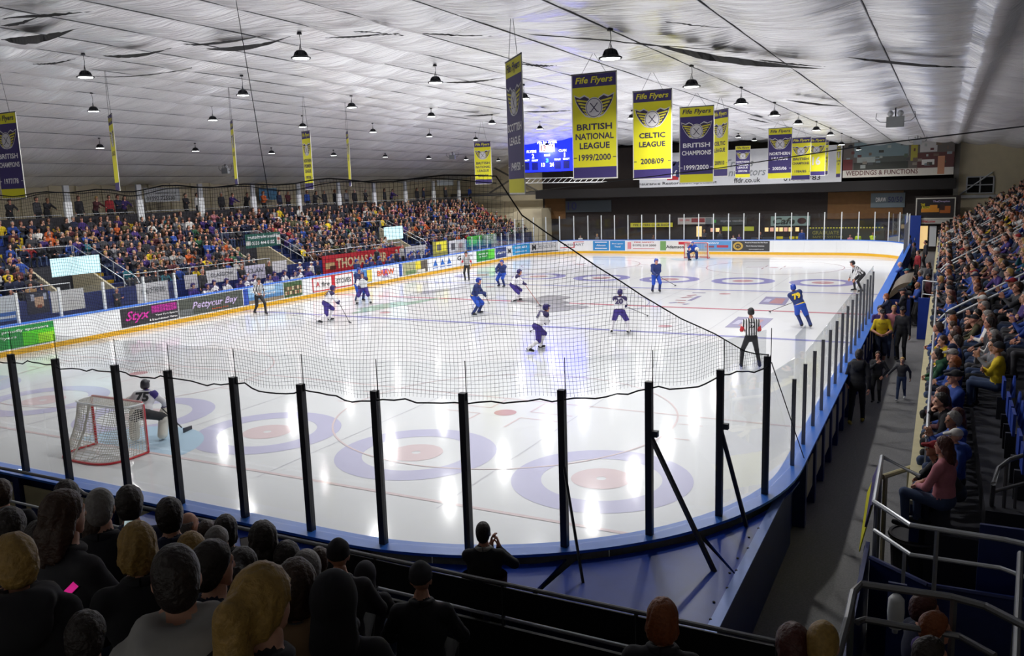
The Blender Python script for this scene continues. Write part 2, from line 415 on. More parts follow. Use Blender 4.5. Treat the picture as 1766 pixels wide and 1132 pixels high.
bs.inputs['Base Color'].default_value = (0.93, 0.93, 0.94, 1); bs.inputs['Metallic'].default_value = 0.45; bs.inputs['Roughness'].default_value = 0.24
tc = nt.nodes.new('ShaderNodeTexCoord'); mp = nt.nodes.new('ShaderNodeMapping'); mp.inputs['Scale'].default_value = (0.5, 5.0, 1.0)
mp.inputs['Rotation'].default_value = (0, 0, 0.06)
nz = nt.nodes.new('ShaderNodeTexNoise'); nz.inputs['Scale'].default_value = 1.5; nz.inputs['Detail'].default_value = 5; nz.inputs['Distortion'].default_value = 0.6
bp = nt.nodes.new('ShaderNodeBump'); bp.inputs['Strength'].default_value = 0.9; bp.inputs['Distance'].default_value = 0.09
nt.links.new(tc.outputs['Object'], mp.inputs[0]); nt.links.new(mp.outputs[0], nz.inputs['Vector']); nt.links.new(nz.outputs['Fac'], bp.inputs['Height']); nt.links.new(bp.outputs['Normal'], bs.inputs['Normal'])
me.materials.append(M_FOIL)
ceiling = meta(bpy.data.objects.new('ceiling', me), kind='structure', label='draped silver fabric ceiling with long seams and creases'); link(ceiling)
M_CORD = mat('seam_cord', '4a4b50', 0.6)
for x in SEAM:
    if -28 < x < 28:
        MB().tube([(x, y, float(fabric(np.array(x+0.001), np.array(y)))-0.015) for y in np.arange(-46.9, 36.5, 1.6)], 0.018, 5).build('seam_cord', M_CORD, ceiling)
def ceil_at(px, py):
    d = ray(px, py); lo, hi = 0.0, 120.0; t = 2.0
    while t < 110:
        p = CP+d*t
        if p[2] >= float(fabric(np.array(p[0]), np.array(p[1]))): break
        t += 0.05
    return CP+d*t
def gap(px_pts, wpx):
    """dark strip under the fabric, painting the shade of a slit between two widths"""
    P = np.array(px_pts, float); c = np.polyfit(P[:, 0], P[:, 1], min(2, len(P)-1)); n = 26; vs = []; fs = []
    for i in range(n+1):
        t = i/n; x = P[0, 0]+(P[-1, 0]-P[0, 0])*t; y = np.polyval(c, x); h = wpx*math.sin(PI*(t**0.8))**1.3*0.5+0.25
        for sgn in (-1, 1):
            p = ceil_at(x, y+sgn*h); vs.append((p[0], p[1], float(fabric(np.array(p[0]), np.array(p[1])))-0.2))
    for i in range(n): fs.append((2*i, 2*i+1, 2*i+3, 2*i+2))
    b = MB(); b.add(vs, fs); return b.build('gap_shade_strip', M_DARK, ceiling)  # dark sheet standing in for the unlit roof space
for pts, w in (([(894, 38), (1000, 48), (1130, 57), (1290, 74)], 2.2), ([(1118, 56), (1180, 68), (1250, 87), (1330, 96), (1424, 101)], 12), ([(1300, 86), (1360, 93), (1424, 98)], 3), ([(1456, 80), (1560, 94), (1686, 101)], 5), ([(353, 69), (430, 66), (500, 46)], 8),
               ([(310, 60), (390, 57), (458, 43)], 4), ([(0, 52), (70, 50), (135, 30)], 15), ([(0, 14), (60, 9), (160, 0)], 5), ([(0, 27), (40, 20), (68, 9)], 5), ([(175, 82), (230, 82), (296, 67)], 6), ([(715, 37), (780, 41), (850, 44)], 2),
               ([(895, 95), (925, 98), (960, 98)], 3), ([(765, 131), (810, 130), (868, 122)], 2.5), ([(1356, 161), (1400, 168), (1460, 174)], 3), ([(1290, 197), (1310, 201), (1328, 204)], 2.5), ([(800, 193), (830, 192), (862, 188)], 2), ([(55, 97), (90, 96), (130, 87)], 2.5), ([(560, 48), (620, 45), (690, 37)], 2.5),
               ([(600, 36), (680, 40), (700, 42)], 1.5), ([(1130, 12), (1200, 22), (1260, 27)], 1.5), ([(160, 120), (250, 118), (330, 104)], 1.5), ([(900, 185), (960, 184), (985, 182)], 2)):
    gap(pts, w)
# ================================================================== BOARDS
M_BOARD = mat('white_board', 'e9ebed', 0.35, var=0.03, scale=1.5)
M_LEDGE = mat('blue_ledge', '3a78e0', 0.35, var=0.08)
boards = thing('rink_boards', 'white rink boards with yellow kick plate and blue ledge round the ice', 'boards')
npan = 72
for i in range(npan):
    s0, s1 = PLEN*i/npan+0.004, PLEN*(i+1)/npan-0.004
    strip(MB(), s0, s1, 0.19, 1.15, 0.0, 0.05).build('board_panel', M_BOARD, boards)
for (a, c) in ((0, 0.5), (0.5, 1.0)):
    strip(MB(), PLEN*a, PLEN*c, 0.0, 0.2, -0.012, 0.06).build('kick_plate', M_YEL, boards)
b = strip(MB(), 0, PLEN/2, 1.15, 1.19, -0.03, 0.33); b.build('ledge', M_LEDGE, boards)
b = strip(MB(), PLEN/2, PLEN, 1.15, 1.19, -0.03, 0.33); b.build('ledge', M_LEDGE, boards)
# outer framing seen along the near end and the walkway: navy posts, cream panels
S_R0 = 2*(HX-RC); S_R1 = S_R0+RC*PI/2; S_R2 = S_R1+2*(HY-RC)
s = -4.0+PLEN; k = 0
for s in np.arange(2.0, S_R0+0.3, 1.22):
    strip(MB(), s+0.12, s+1.1, 0.25, 1.0, 0.24, 0.02, 2).build('cream_panel', M_CREAM, boards)
    MB().box(*[v for v in (pp(s)[0]-0.09, pp(s)[0]+0.09, -HY-0.32, -HY-0.08, 0, 1.14)]).build('frame_post', M_NAVY, boards)
for y in np.arange(-24.2, 26, 1.22):
    MB().box(15.24, 15.26, y+0.12, y+1.1, 0.35, 0.95).build('cream_panel', M_CREAM, boards)
    MB().box(15.06, 15.30, y-0.09, y+0.09, 0, 1.14).build('frame_post', M_NAVY, boards)
MB().box(15.04, 15.1, -24.7, 26, 0.0, 1.14).build('backing', M_NAVY, boards)
MB().box(-12, 10, -HY-0.12, -HY-0.06, 0.0, 1.14).build('backing', M_NAVY, boards)

# ---------------------------------------------------------------- adverts fixed to the boards
M_TXTK = mat('print_black', '1a1a1e', 0.5); M_TXTW = mat('print_white', 'f2f2f2', 0.5, var=0.02); M_TXTR = mat('print_red', 'c3202e', 0.5)
M_TXTB = mat('print_blue', '1f66c0', 0.5); M_TXTM = mat('print_magenta', 'd02ea0', 0.5); M_TXTP = mat('print_purple', '5b3590', 0.5); M_TXTO = mat('print_orange', 'e5622a', 0.5)
M_TXTG = mat('print_green', '2f9a3e', 0.5); M_TXTY = mat('print_yellow', 'e6d21c', 0.5)
def pm(hexc): return mat('print_'+hexc, hexc, 0.5, var=0.05)
def advert(px0, px1, col, label=None, z0=0.27, z1=1.1):
    a, c = sorted((s_px(px0), s_px(px1)))
    o = strip(MB(), a, c, z0, z1, -0.012, 0.01).build('advert', pm(col), boards)
    if label: o['label'] = label
    return o, a, c
def sub(o, a, c, u0, u1, z0, z1, col, off=-0.02):
    """a printed field on an advert; u runs left to right as read from the ice"""
    return strip(MB(), c+(a-c)*u1, c+(a-c)*u0, z0, z1, off, 0.006).build('print_field', pm(col), o)
def lp(o, a, c, u, z, txt, m, width, height, **k): return letter_path(txt, o, c+(a-c)*u, z, m, width*(c-a), height, **k)
o, a, c = advert(-60, 95, '1f8a3c', 'green advert for the club sponsor')
sub(o, a, c, 0.62, 1.0, 0.3, 0.85, '4fc41e'); sub(o, a, c, 0.8, 0.99, 0.3, 0.7, '93d41f', -0.026); lp(o, a, c, 0.62, 0.93, 'rs proudly sponsors', M_TXTW, 0.62, 0.13, off=-0.034); lp(o, a, c, 0.45, 0.7, 'Flyers', M_TXTW, 0.2, 0.13, off=-0.034)
o, a, c = advert(209, 308, '2b2a30', 'black advert with magenta lettering')
lp(o, a, c, 0.28, 0.68, 'Styx', M_TXTM, 0.42, 0.55, shear=0.35, bold=0.02); sub(o, a, c, 0.52, 0.98, 0.7, 1.05, '8c1f78'); lp(o, a, c, 0.75, 0.96, 'KIRKCALDY', M_TXTM, 0.42, 0.13, off=-0.03); lp(o, a, c, 0.75, 0.79, 'NIGHTCLUB', M_TXTM, 0.42, 0.11, off=-0.03)
lp(o, a, c, 0.78, 0.58, 'Your Port Sports', M_TXTW, 0.4, 0.1, bold=0.02); lp(o, a, c, 0.72, 0.41, '& Entertainment Venue', M_TXTW, 0.5, 0.1, bold=0.02)
o, a, c = advert(309, 419, '4b5048', 'dark green advert with purple script')
lp(o, a, c, 0.55, 0.68, 'Pettycur Bay', mat('print_lilac', 'c9b6df', 0.5), 0.72, 0.42, shear=0.3, bold=0.02); lp(o, a, c, 0.62, 0.4, 'Holiday Park', M_TXTO, 0.26, 0.09)
sub(o, a, c, 0.0, 0.2, 0.3, 0.6, '6a6f70')
advert(420, 428, '2348a8')
o, a, c = advert(429, 489, '7fa9cf'); sub(o, a, c, 0, 1, 0.27, 0.45, '8d7b62'); sub(o, a, c, 0, 1, 0.45, 0.62, '4c7fb0'); sub(o, a, c, 0.05, 0.75, 0.85, 1.08, 'bcd0df'); lp(o, a, c, 0.5, 0.72, 'Leisure', M_TXTW, 0.5, 0.16, shear=0.3)
o, a, c = advert(490, 521, '3e5a34')
for k in range(14): sub(o, a, c, 0.04+0.135*(k % 7), 0.13+0.135*(k % 7), 0.4+0.25*(k//7), 0.6+0.25*(k//7), ('c9a98a', '8a5a40', 'd9c3a0', '5b3b2c')[k % 4])
o, a, c = advert(538, 572, 'e9e6e4'); 
for u0, u1, z0, z1 in ((0, 1, 0.27, 0.33), (0, 1, 1.04, 1.1), (0, 0.06, 0.27, 1.1)): sub(o, a, c, u0, u1, z0, z1, 'd03a40')
lp(o, a, c, 0.28, 0.7, 'A', M_TXTR, 0.2, 0.3, bold=0.02); lp(o, a, c, 0.68, 0.66, 'fire', M_TXTK, 0.42, 0.28)
advert(572, 578, 'c01f2a')
o, a, c = advert(578, 609, 'e9e6e4')
for u0, u1, z0, z1 in ((0, 1, 0.27, 0.33), (0, 1, 1.04, 1.1), (0.94, 1, 0.27, 1.1)): sub(o, a, c, u0, u1, z0, z1, 'd03a40')
lp(o, a, c, 0.47, 0.68, 'STOVES', M_TXTK, 0.8, 0.28)
o, a, c = advert(612, 641, '4b86c8'); sub(o, a, c, 0.7, 1.0, 0.3, 1.05, 'e3cc4a')
o, a, c = advert(645, 686, 'e9e9ea', 'white advert with orange and purple lettering'); sub(o, a, c, 0.36, 0.56, 0.5, 0.95, '9a63b5'); lp(o, a, c, 0.48, 0.72, 'BRAW', M_TXTO, 0.72, 0.36, bold=0.03, off=-0.034); lp(o, a, c, 0.48, 0.42, 'KIDS', M_TXTP, 0.3, 0.1)
advert(688.5, 693.5, '2c52a8')
o, a, c = advert(695, 737, 'a9a77c'); sub(o, a, c, 0.5, 0.72, 0.55, 1.08, 'e2cf2a'); sub(o, a, c, 0.72, 1, 0.3, 1.08, '5a5146'); sub(o, a, c, 0.1, 0.5, 0.3, 0.55, '6d8a5a'); sub(o, a, c, 0.55, 0.9, 0.3, 0.5, 'd9d5c8', -0.026)
o, a, c = advert(740, 783, 'e9ebee', 'white advert with three blue triangles')
for u in (0.25, 0.53, 0.8):
    bb = MB(); q = [pp(c+(a-c)*(u-0.09), -0.02), pp(c+(a-c)*(u+0.09), -0.02), pp(c+(a-c)*u, -0.02)]
    bb.add([(q[0][0], q[0][1], 0.55), (q[1][0], q[1][1], 0.55), (q[2][0], q[2][1], 1.0)], [(0, 1, 2)]); bb.build('print_field', M_TXTB, o)
    sub(o, a, c, u-0.1, u+0.1, 0.38, 0.43, '1f66c0')
o, a, c = advert(785, 819, 'e6e8ea'); lp(o, a, c, 0.2, 0.82, 'G', M_TXTK, 0.2, 0.34, bold=0.03); lp(o, a, c, 0.62, 0.88, 'SURFACE', M_TXTK, 0.5, 0.14)
o, a, c = advert(822, 853, '2a9238', 'green advert with a lime leaf'); sub(o, a, c, 0.65, 1, 0.4, 1.1, '5fd23a'); lp(o, a, c, 0.35, 0.85, 'drink is', M_TXTW, 0.5, 0.12); lp(o, a, c, 0.35, 0.65, 'a fuel', M_TXTW, 0.4, 0.12)
o, a, c = advert(855, 873, '2b3f7c'); lp(o, a, c, 0.5, 0.7, 'Alarms', M_TXTW, 0.8, 0.22, shear=0.2)
o, a, c = advert(874, 883, 'dcdde0'); lp(o, a, c, 0.5, 0.7, 'M', M_TXTK, 0.5, 0.4)
o, a, c = advert(884, 914, '2a96d0', 'sky blue advert with white lettering'); lp(o, a, c, 0.5, 0.86, '01592 653', M_TXTW, 0.7, 0.18, bold=0.02); lp(o, a, c, 0.5, 0.52, 'infobrew.co.uk', M_TXTW, 0.7, 0.14)
o, a, c = advert(915, 963, 'c9c7c8'); lp(o, a, c, 0.14, 0.72, 'M', M_TXTK, 0.16, 0.5, bold=0.03); lp(o, a, c, 0.62, 0.76, 'MARTIN', mat('print_grey', '8b8f94', 0.5), 0.6, 0.24); sub(o, a, c, 0, 1, 0.27, 0.36, '4a4d52')
o, a, c = advert(966, 1021, 'ebeaec', 'white advert with a stepped red line'); lp(o, a, c, 0.42, 0.78, 'WISHART', mat('print_slate', '5d6068', 0.5), 0.66, 0.2); sub(o, a, c, 0.0, 0.42, 0.5, 0.56, 'c3202e'); sub(o, a, c, 0.42, 0.45, 0.5, 1.02, 'c3202e'); sub(o, a, c, 0.45, 0.75, 0.98, 1.03, 'c3202e')
o, a, c = advert(1023, 1050, '2c86c8', 'first of two blue adverts beside each other on the far boards'); lp(o, a, c, 0.5, 0.72, 'Alexan', M_TXTW, 0.6, 0.16, shear=0.2); sub(o, a, c, 0.12, 0.88, 0.95, 1.01, 'f2f2f2'); sub(o, a, c, 0.12, 0.88, 0.42, 0.48, 'f2f2f2')
o, a, c = advert(1052, 1078, '2c86c8', 'second of two blue adverts, nearer the goal'); lp(o, a, c, 0.5, 0.85, 'Blue Lagoon', M_TXTW, 0.75, 0.15, shear=0.2); lp(o, a, c, 0.5, 0.6, 'Travel', M_TXTW, 0.4, 0.15)
o, a, c = advert(1080, 1137, 'e6e2e2'); lp(o, a, c, 0.55, 0.72, '01592 210 2000', M_TXTK, 0.7, 0.18); lp(o, a, c, 0.55, 0.98, 'FIRE SAFETY', M_TXTR, 0.6, 0.1); sub(o, a, c, 0.04, 0.15, 0.4, 0.98, 'd98a90'); sub(o, a, c, 0.2, 0.85, 0.42, 0.46, 'c3202e')
o, a, c = advert(1138, 1190, 'dfdcd8', 'advert with green corner and serif name'); sub(o, a, c, 0, 0.2, 0.3, 1.08, '6f9a58'); lp(o, a, c, 0.5, 0.6, 'Adamson', M_TXTK, 0.6, 0.26, bold=0.02); sub(o, a, c, 0.62, 1.0, 0.8, 1.02, 'c3202e'); sub(o, a, c, 0.9, 1.0, 0.3, 0.8, 'c3202e')
o, a, c = advert(1196, 1261, '5b97cf', 'sky picture advert with red cars'); sub(o, a, c, 0, 1, 0.27, 0.45, '7f93a5'); sub(o, a, c, 0.62, 0.92, 0.55, 0.75, 'b23a4a'); sub(o, a, c, 0.3, 0.55, 0.55, 0.7, '8c4a5a'); lp(o, a, c, 0.5, 0.92, 'motors', M_TXTW, 0.35, 0.16, shear=0.3)
o, a, c = advert(1263, 1327, '3a3a3c', 'charcoal advert with a gold emblem')
sc = c+(a-c)*0.16
bb = MB(); vs = []; 
for k in range(25):
    for r in (0.2, 0.33): q = pp(sc-r*math.cos(2*PI*k/24)*1.2, -0.022); vs.append((q[0], q[1], 0.68+r*math.sin(2*PI*k/24)))
bb.add(vs, [(2*k, 2*k+1, 2*k+3, 2*k+2) for k in range(24)]); bb.build('emblem', mat('print_gold', 'c2a24a', 0.5), o); lp(o, a, c, 0.16, 0.68, 'PS', mat('print_gold', 'c2a24a'), 0.1, 0.18)
lp(o, a, c, 0.65, 0.95, 'Proud to Protect the Fife Flyers', M_TXTW, 0.6, 0.12); lp(o, a, c, 0.62, 0.68, 'Fire & Security Solutions', M_TXTW, 0.48, 0.12); lp(o, a, c, 0.65, 0.42, 'www.emsparks.co.uk', M_TXTW, 0.4, 0.09)

# ================================================================== GLASS SCREENS
def pane(b, p, q, z0, z1, th=0.012):
    p = np.array(p[:2]); q = np.array(q[:2]); t = (q-p)/np.linalg.norm(q-p); n = np.array([-t[1], t[0]])*th
    return b.slab([(p[0], p[1], z0), (q[0], q[1], z0), (q[0], q[1], z1), (p[0], p[1], z1)], (n[0], n[1], 0))
M_POSTW = mat('white_post', 'd9dcdd', 0.4); M_POSTG = mat('grey_post', '6a6b72', 0.4, metal=0.3)
# near end: tall black posts, clear panes a little higher than the posts
near = thing('glass_screen', 'near end clear screen with tall black posts and slanting braces', 'glass screen')
NPOST = [(42, 815), (122, 829), (214, 853), (309, 870), (412, 897), (525, 922), (660, 938), (810, 945), (974, 943), (1124, 925), (1236, 888), (1315, 850)]
nps = [s_of(*atz(px, py, 1.19)[:2]) for px, py in NPOST]
step = 1.22
left_more = [nps[0]-step*k for k in range(14, 0, -1)]
allp = [s for s in left_more if s > -11]+nps
OFFP = 0.12
for i, s in enumerate(allp):
    p = pp(s, OFFP)
    MB().box(p[0]-0.045, p[0]+0.045, p[1]-0.045, p[1]+0.045, 1.19, 3.3).build('post', M_BLACK, near)
    MB().tube([(p[0]+0.05, p[1], 3.2), (p[0]+0.05, p[1], 3.72)], 0.006, 5).build('edge_strip', M_EDGEK, near)
    if i+1 < len(allp):
        b = MB(); s2 = allp[i+1]
        pane(b, pp(s+0.05, OFFP), pp(s2-0.05, OFFP), 1.2, 3.7); b.build('glass_pane', M_GLASS, near)
PTOP = {px: pp(s, OFFP, 3.3) for (px, _), s in zip(NPOST, nps)}
for (px, zt, foot) in ((810, 2.35, None), (974, 2.35, (1007, 1015)), (1124, 2.6, (1236, 995)), (1236, 2.5, (1289, 915))):
    p = PTOP[px]; q = atz(*foot, 1.0) if foot else p+np.array([0.42, -0.72, -2.3])
    MB().tube([(p[0], p[1], zt), (q[0], q[1], 1.0 if foot else 1.0)], 0.035 if px > 1000 else 0.022, 4).build('brace', M_BLACK, near)
    if px > 1000: MB().box(min(p[0], p[0]+0.12), p[0]+0.12, p[1]-0.04, p[1]+0.04, zt-0.04, zt+0.04).build('bracket', M_BLACK, near)
# walkway side: lower grey posts and stepped panes, as far as the open part of the boards
right = thing('glass_screen', 'lower clear screen with grey posts along the walkway side', 'glass screen')
yend = float(atz(1497, 545, 1.19)[1]); ry = [-24.6]
while ry[-1] < yend-0.6: ry.append(ry[-1]+1.22)
cp_ = pp(nps[-1]+0.06, OFFP)
for i, y in enumerate(ry):
    MB().box(15.09, 15.15, y-0.025, y+0.025, 1.19, 2.65).build('post', M_POSTG, right)
    a = (15.12, ry[i-1]+0.04) if i else (cp_[0], cp_[1]+0.05)
    zt = (3.0, 3.35, 2.85)[min(i, 2)] if i < 3 else 2.85
    pane(MB(), a, (15.12, y-0.04), 1.2, zt).build('glass_pane', M_GLASS, right)
# left boards
leftg = thing('glass_screen', 'clear screen with white posts beside the visitors bench', 'glass screen')
ly = [-22.6, -20.6, -18.55, -16.75, -14.7, -12.64, -10.9]
for i, y in enumerate(ly):
    MB().box(-15.2, -15.1, y-0.045, y+0.045, 1.19, 2.4).build('post', M_POSTW, leftg)
    if i: pane(MB(), (-15.15, ly[i-1]+0.05), (-15.15, y-0.05), 1.2, 2.3).build('glass_pane', M_GLASS, leftg)
leftg2 = thing('glass_screen', 'clear screen between the home bench and the far corner', 'glass screen')
y0 = 14.9; ys_ = [y0+1.22*k for k in range(9)]
for i, y in enumerate(ys_):
    MB().box(-15.18, -15.12, y-0.03, y+0.03, 1.19, 2.25).build('post', M_POSTW, leftg2)
    if i: pane(MB(), (-15.15, ys_[i-1]+0.03), (-15.15, y-0.03), 1.2, 2.2).build('glass_pane', M_GLASS, leftg2)
# far end
farg = thing('glass_screen', 'tall clear screen with thin white posts behind the far goal', 'glass screen')
fs_ = list(np.arange(S_FAR0-1.0, S_FAR0+RC*PI+2*(HX-RC)+1.2, 1.225))
for i, s in enumerate(fs_):
    p = pp(s, 0.15)
    MB().box(p[0]-0.035, p[0]+0.035, p[1]-0.035, p[1]+0.035, 1.19, 3.3).build('post', M_POSTW, farg)
    if i: pane(MB(), pp(fs_[i-1]+0.04, 0.15), pp(s-0.04, 0.15), 1.2, 3.2).build('glass_pane', M_GLASS, farg)
# far right corner: fence of fine netting on the last stretch of the boards
b = MB()
for y in np.arange(17, 25.2, 0.16): b.tube([(15.13, y, 1.19), (15.13, y, 2.9)], 0.006, 3)
for z in np.arange(1.3, 2.95, 0.16): b.tube([(15.13, 17, z), (15.13, 25.1, z)], 0.006, 3)
o = meta(b.build('netting', M_POSTG), 'fine netting fence on the boards at the far right corner', 'netting')

# ================================================================== NETTING above the near end
M_NET = mat('net_cord', '23242a', 0.8)
net = thing('safety_net', 'black safety net hung above the near end glass, cut off on a slant', 'net', (0, 0, 0))
s_end = nps[-1]
def net_top(s):
    x = pp(s)[0] if s < S_R0 else None
    return 6.02
# slanted free edge: from the corner post up to the top cable
edge0 = np.array([*pp(nps[-1], OFFP)[:2], 3.3]); s_top = nps[7]+0.1
CELL = 0.05
sv = np.arange(-11.0, s_end, CELL)
_tab = []
for ex, ey in ((868, 345), (915, 380), (965, 414), (1040, 467), (1110, 514), (1195, 560), (1280, 604)):
    best = None
    for s in np.arange(S_R0-2.0, s_end+0.01, 0.06):
        for z in np.arange(3.2, 6.3, 0.06):
            q = proj(pp(s, OFFP, z)); e = (q[0]-ex)**2+(q[1]-ey)**2
            if best is None or e < best[0]: best = (e, s, z)
    _tab.append(best[1:])
_tab.append((s_end, 3.33)); _tab.sort(); s_top = _tab[0][0]
def topz(s):
    if s <= s_top: return 6.0+0.015*math.sin(s*2.6)
    return float(np.interp(s, [t[0] for t in _tab], [min(t[1], 6.0) for t in _tab]))
b = MB()
def npt(s, z):
    wob = 0.03*math.sin(3.1*s+2*z)+0.02*math.sin(7.3*s-3.1*z); w = 0.03*math.sin(2.3*z+1.7*s)
    q = pp(s+w, OFFP+wob); return (q[0], q[1], z+0.025*math.sin(4.3*s+1.5*z))
for s in sv:
    zt = topz(s); z = 3.22; pts = []
    while z < zt-0.02: pts.append(npt(s, z)); z += 0.2
    pts.append(npt(s, zt))
    if len(pts) > 1: b.tube(pts, 0.0021, 3, caps=False)
for z in np.arange(3.27, 6.0, CELL):
    pts = []
    for s in np.arange(-11.0, s_end, 0.125):
        if topz(s) < z: break
        pts.append(npt(s, z))
    if len(pts) > 1: b.tube(pts, 0.0021, 3, caps=False)
o = b.build('netting', M_NET, net); o['kind'] = 'stuff'
b = MB(); b.tube([npt(s, topz(s)) for s in np.arange(-11, s_end+0.01, 0.3)]+[tuple(edge0)], 0.009, 5); b.build('edge_cord', M_NET, net)
b = MB(); pts = []
for i, s in enumerate(np.arange(-11, s_end, 0.15)): pts.append(npt(s, 3.2-0.045*abs(math.sin(s*2.57))+0.012*math.sin(11.7*s)+0.01*math.sin(23*s)))
b.tube(pts, 0.011, 5); b.build('foot_cord', M_NET, net)
b = MB(); b.tube([(p[0], p[1], p[2]) for p in [npt(s, 6.02-0.09*abs(math.sin(s*1.05))) for s in np.arange(-11, s_top, 0.1)]], 0.008, 4); b.build('hanging_cord', M_NET, net)
c0 = pp(5.4, OFFP, 6.0)
for (px, pt) in (((460, 290), (407, 0)),):
    q = aty(460, 290, -29.9); c1 = ceil_at(407, 1)
    MB().tube([tuple(q+np.array([0, 0, -0.4])), tuple(c1)], 0.007, 4).build('suspension_wire', M_NET, net)
# loose tail of cord from the corner post down to the ledge
p = pp(nps[-1], OFFP, 3.2); MB().tube([p+np.array([0.05, 0.05, 0]), np.array([15.25, -24.2, 1.2])], 0.008, 4).build('tie_rope', M_NET, net)
# long cable crossing the hall in front of the banners
q0 = aty(880, 335, -24.0); q1 = aty(1766, 218, -28.0); mid = (q0+q1)/2
cab = MB().tube([aty(700, 345, -23.5), q0, aty(1240, 290, -25.4), aty(1500, 250, -26.9), q1, aty(2100, 170, -29.5)], 0.008, 5).build('cable', M_NET)
meta(cab, 'thin black cable sagging across the hall in front of the banners', 'cable')

# ================================================================== blue deck at the near right corner
deck = thing('deck', 'glossy navy plywood deck between the curved boards and the walkway', 'deck', (14, -29, 0))
M_DECK = mat('navy_deck', '1c3c9c', 0.3, var=0.25, scale=3, bump=0.08, spec=0.12)
M_EDGE = mat('deck_edge', '5f78b8', 0.4, metal=0.2)
zD = 1.06
arc = [pp(s, 0.3) for s in np.linspace(S_R0-3.6, S_R1-0.2, 26)]
out = [(15.32, -25.0), (15.32, -31.0), (4.3, -31.0)]
# the deck is made of separate plywood sheets
def sheet(poly):
    b = MB(); b.slab([(x, y, zD-0.03) for x, y in poly], (0, 0, 0.03)); return b.build('deck_sheet', M_DECK, deck)
cuts = [7.6, 9.4, 11.3, 13.0]
def arc_y(x):
    best = min(arc, key=lambda p: abs(p[0]-x)); return best[1]
prev = arc[0][0]
for xc in cuts+[None]:
    hi = xc if xc else 15.15
    seg = [p for p in arc if prev-1e-6 <= p[0] <= hi+1e-6]
    if xc:
        poly = [(prev+0.012, -30.58), (hi-0.012, -30.58), (hi-0.012, arc_y(hi))]+[(p[0], p[1]) for p in reversed(seg) if p[0] < hi-0.05 and p[0] > prev+0.05]+[(prev+0.012, arc_y(prev))]
        sheet(poly)
    else:
        sg = [p for p in arc if p[0] > 13.05]
        lo = [p for p in sg if p[1] < -27.4]; up = [p for p in sg if p[1] >= -27.4]
        sheet([(13.012, -30.58), (15.15, -30.58), (15.15, -28.73), (lo[-1][0], lo[-1][1]-0.1)]+[(p[0], p[1]) for p in reversed(lo[:-1])])
        sheet([(15.15, -28.70), (15.15, -25.05)]+[(p[0], p[1]) for p in reversed(up)]+[(lo[-1][0]+0.02, lo[-1][1])])
    prev = hi
MB().box(15.12, 15.18, -30.6, -25.0, 0.0, zD-0.04).build('side_skirt', M_NAVY, deck)
MB().box(4.3, 15.15, -30.64, -30.59, 0.0, zD-0.04).build('front_skirt', M_NAVY, deck)
MB().box(15.06, 15.19, -30.64, -25.0, zD-0.02, zD+0.008).build('edge_strip', M_EDGE, deck)
b = MB()
for k in range(10): b.lathe([(0.016, 0), (0.016, 0.012)], (15.0+0.06*(k % 2), -30.2+0.4*k if k < 5 else -28.5+0.35*(k-5), zD), 8)
b.build('bolt_heads', M_DARK, deck)
# ================================================================== PEOPLE: one continuous surface per body, grown from a posed skeleton
def v3(*a): return np.array(a, float)
def nrm(a): return a/(np.linalg.norm(a)+1e-9)
def surface(fn, lo, hi, h):
    """surface of fn(P) = 0 on a grid (dual method): verts, quads"""
    ax = [np.arange(lo[i]-h, hi[i]+2*h, h) for i in range(3)]
    G = np.stack(np.meshgrid(*ax, indexing='ij'), -1); D = fn(G.reshape(-1, 3)).reshape(G.shape[:3])
    inside = D < 0; n = D.shape
    c = [np.s_[0:-1], np.s_[1:]]
    cnt = np.zeros((n[0]-1, n[1]-1, n[2]-1), int); acc = np.zeros(cnt.shape+(3,)); num = np.zeros(cnt.shape)
    cor = [(i, j, k) for i in (0, 1) for j in (0, 1) for k in (0, 1)]
    for i, j, k in cor: cnt += inside[c[i], c[j], c[k]]
    mixed = (cnt > 0) & (cnt < 8)
    for a in cor:
        for ax_ in range(3):
            if a[ax_]: continue
            bq = list(a); bq[ax_] = 1; da = D[c[a[0]], c[a[1]], c[a[2]]]; db = D[c[bq[0]], c[bq[1]], c[bq[2]]]
            cr = (da < 0) != (db < 0)
            t = np.where(cr, da/np.where(cr, da-db, 1), 0)
            p = np.zeros(cnt.shape+(3,)); p[...] = a; p[..., ax_] += t
            acc += np.where(cr[..., None], p, 0); num += cr
    ids = -np.ones(cnt.shape, int); w = np.argwhere(mixed); ids[mixed] = np.arange(len(w))
    base = np.array([ax[0][0], ax[1][0], ax[2][0]])
    V = base+h*(w+acc[mixed]/num[mixed][:, None])
    F = []
    for d in range(3):
        e1, e2 = (d+1) % 3, (d+2) % 3
        sl0 = [slice(1, -1)]*3; sl0[d] = slice(0, -1); sl1 = [slice(1, -1)]*3; sl1[d] = slice(1, None)
        A = inside[tuple(sl0)]; B = inside[tuple(sl1)]
        for flip in (0, 1):
            q = np.argwhere((A & ~B) if not flip else (~A & B))
            if not len(q): continue
            q = q.copy(); 
            for e in (e1, e2): q[:, e] += 1
            def cell(o1, o2):
                r = q.copy(); r[:, e1] -= o1; r[:, e2] -= o2; return ids[r[:, 0], r[:, 1], r[:, 2]]
            quad = np.stack([cell(1, 1), cell(0, 1), cell(0, 0), cell(1, 0)], 1)
            F.append(quad if not flip else quad[:, ::-1])
    F = np.concatenate(F) if F else np.zeros((0, 4), int)
    return V, F[(F >= 0).all(1)]
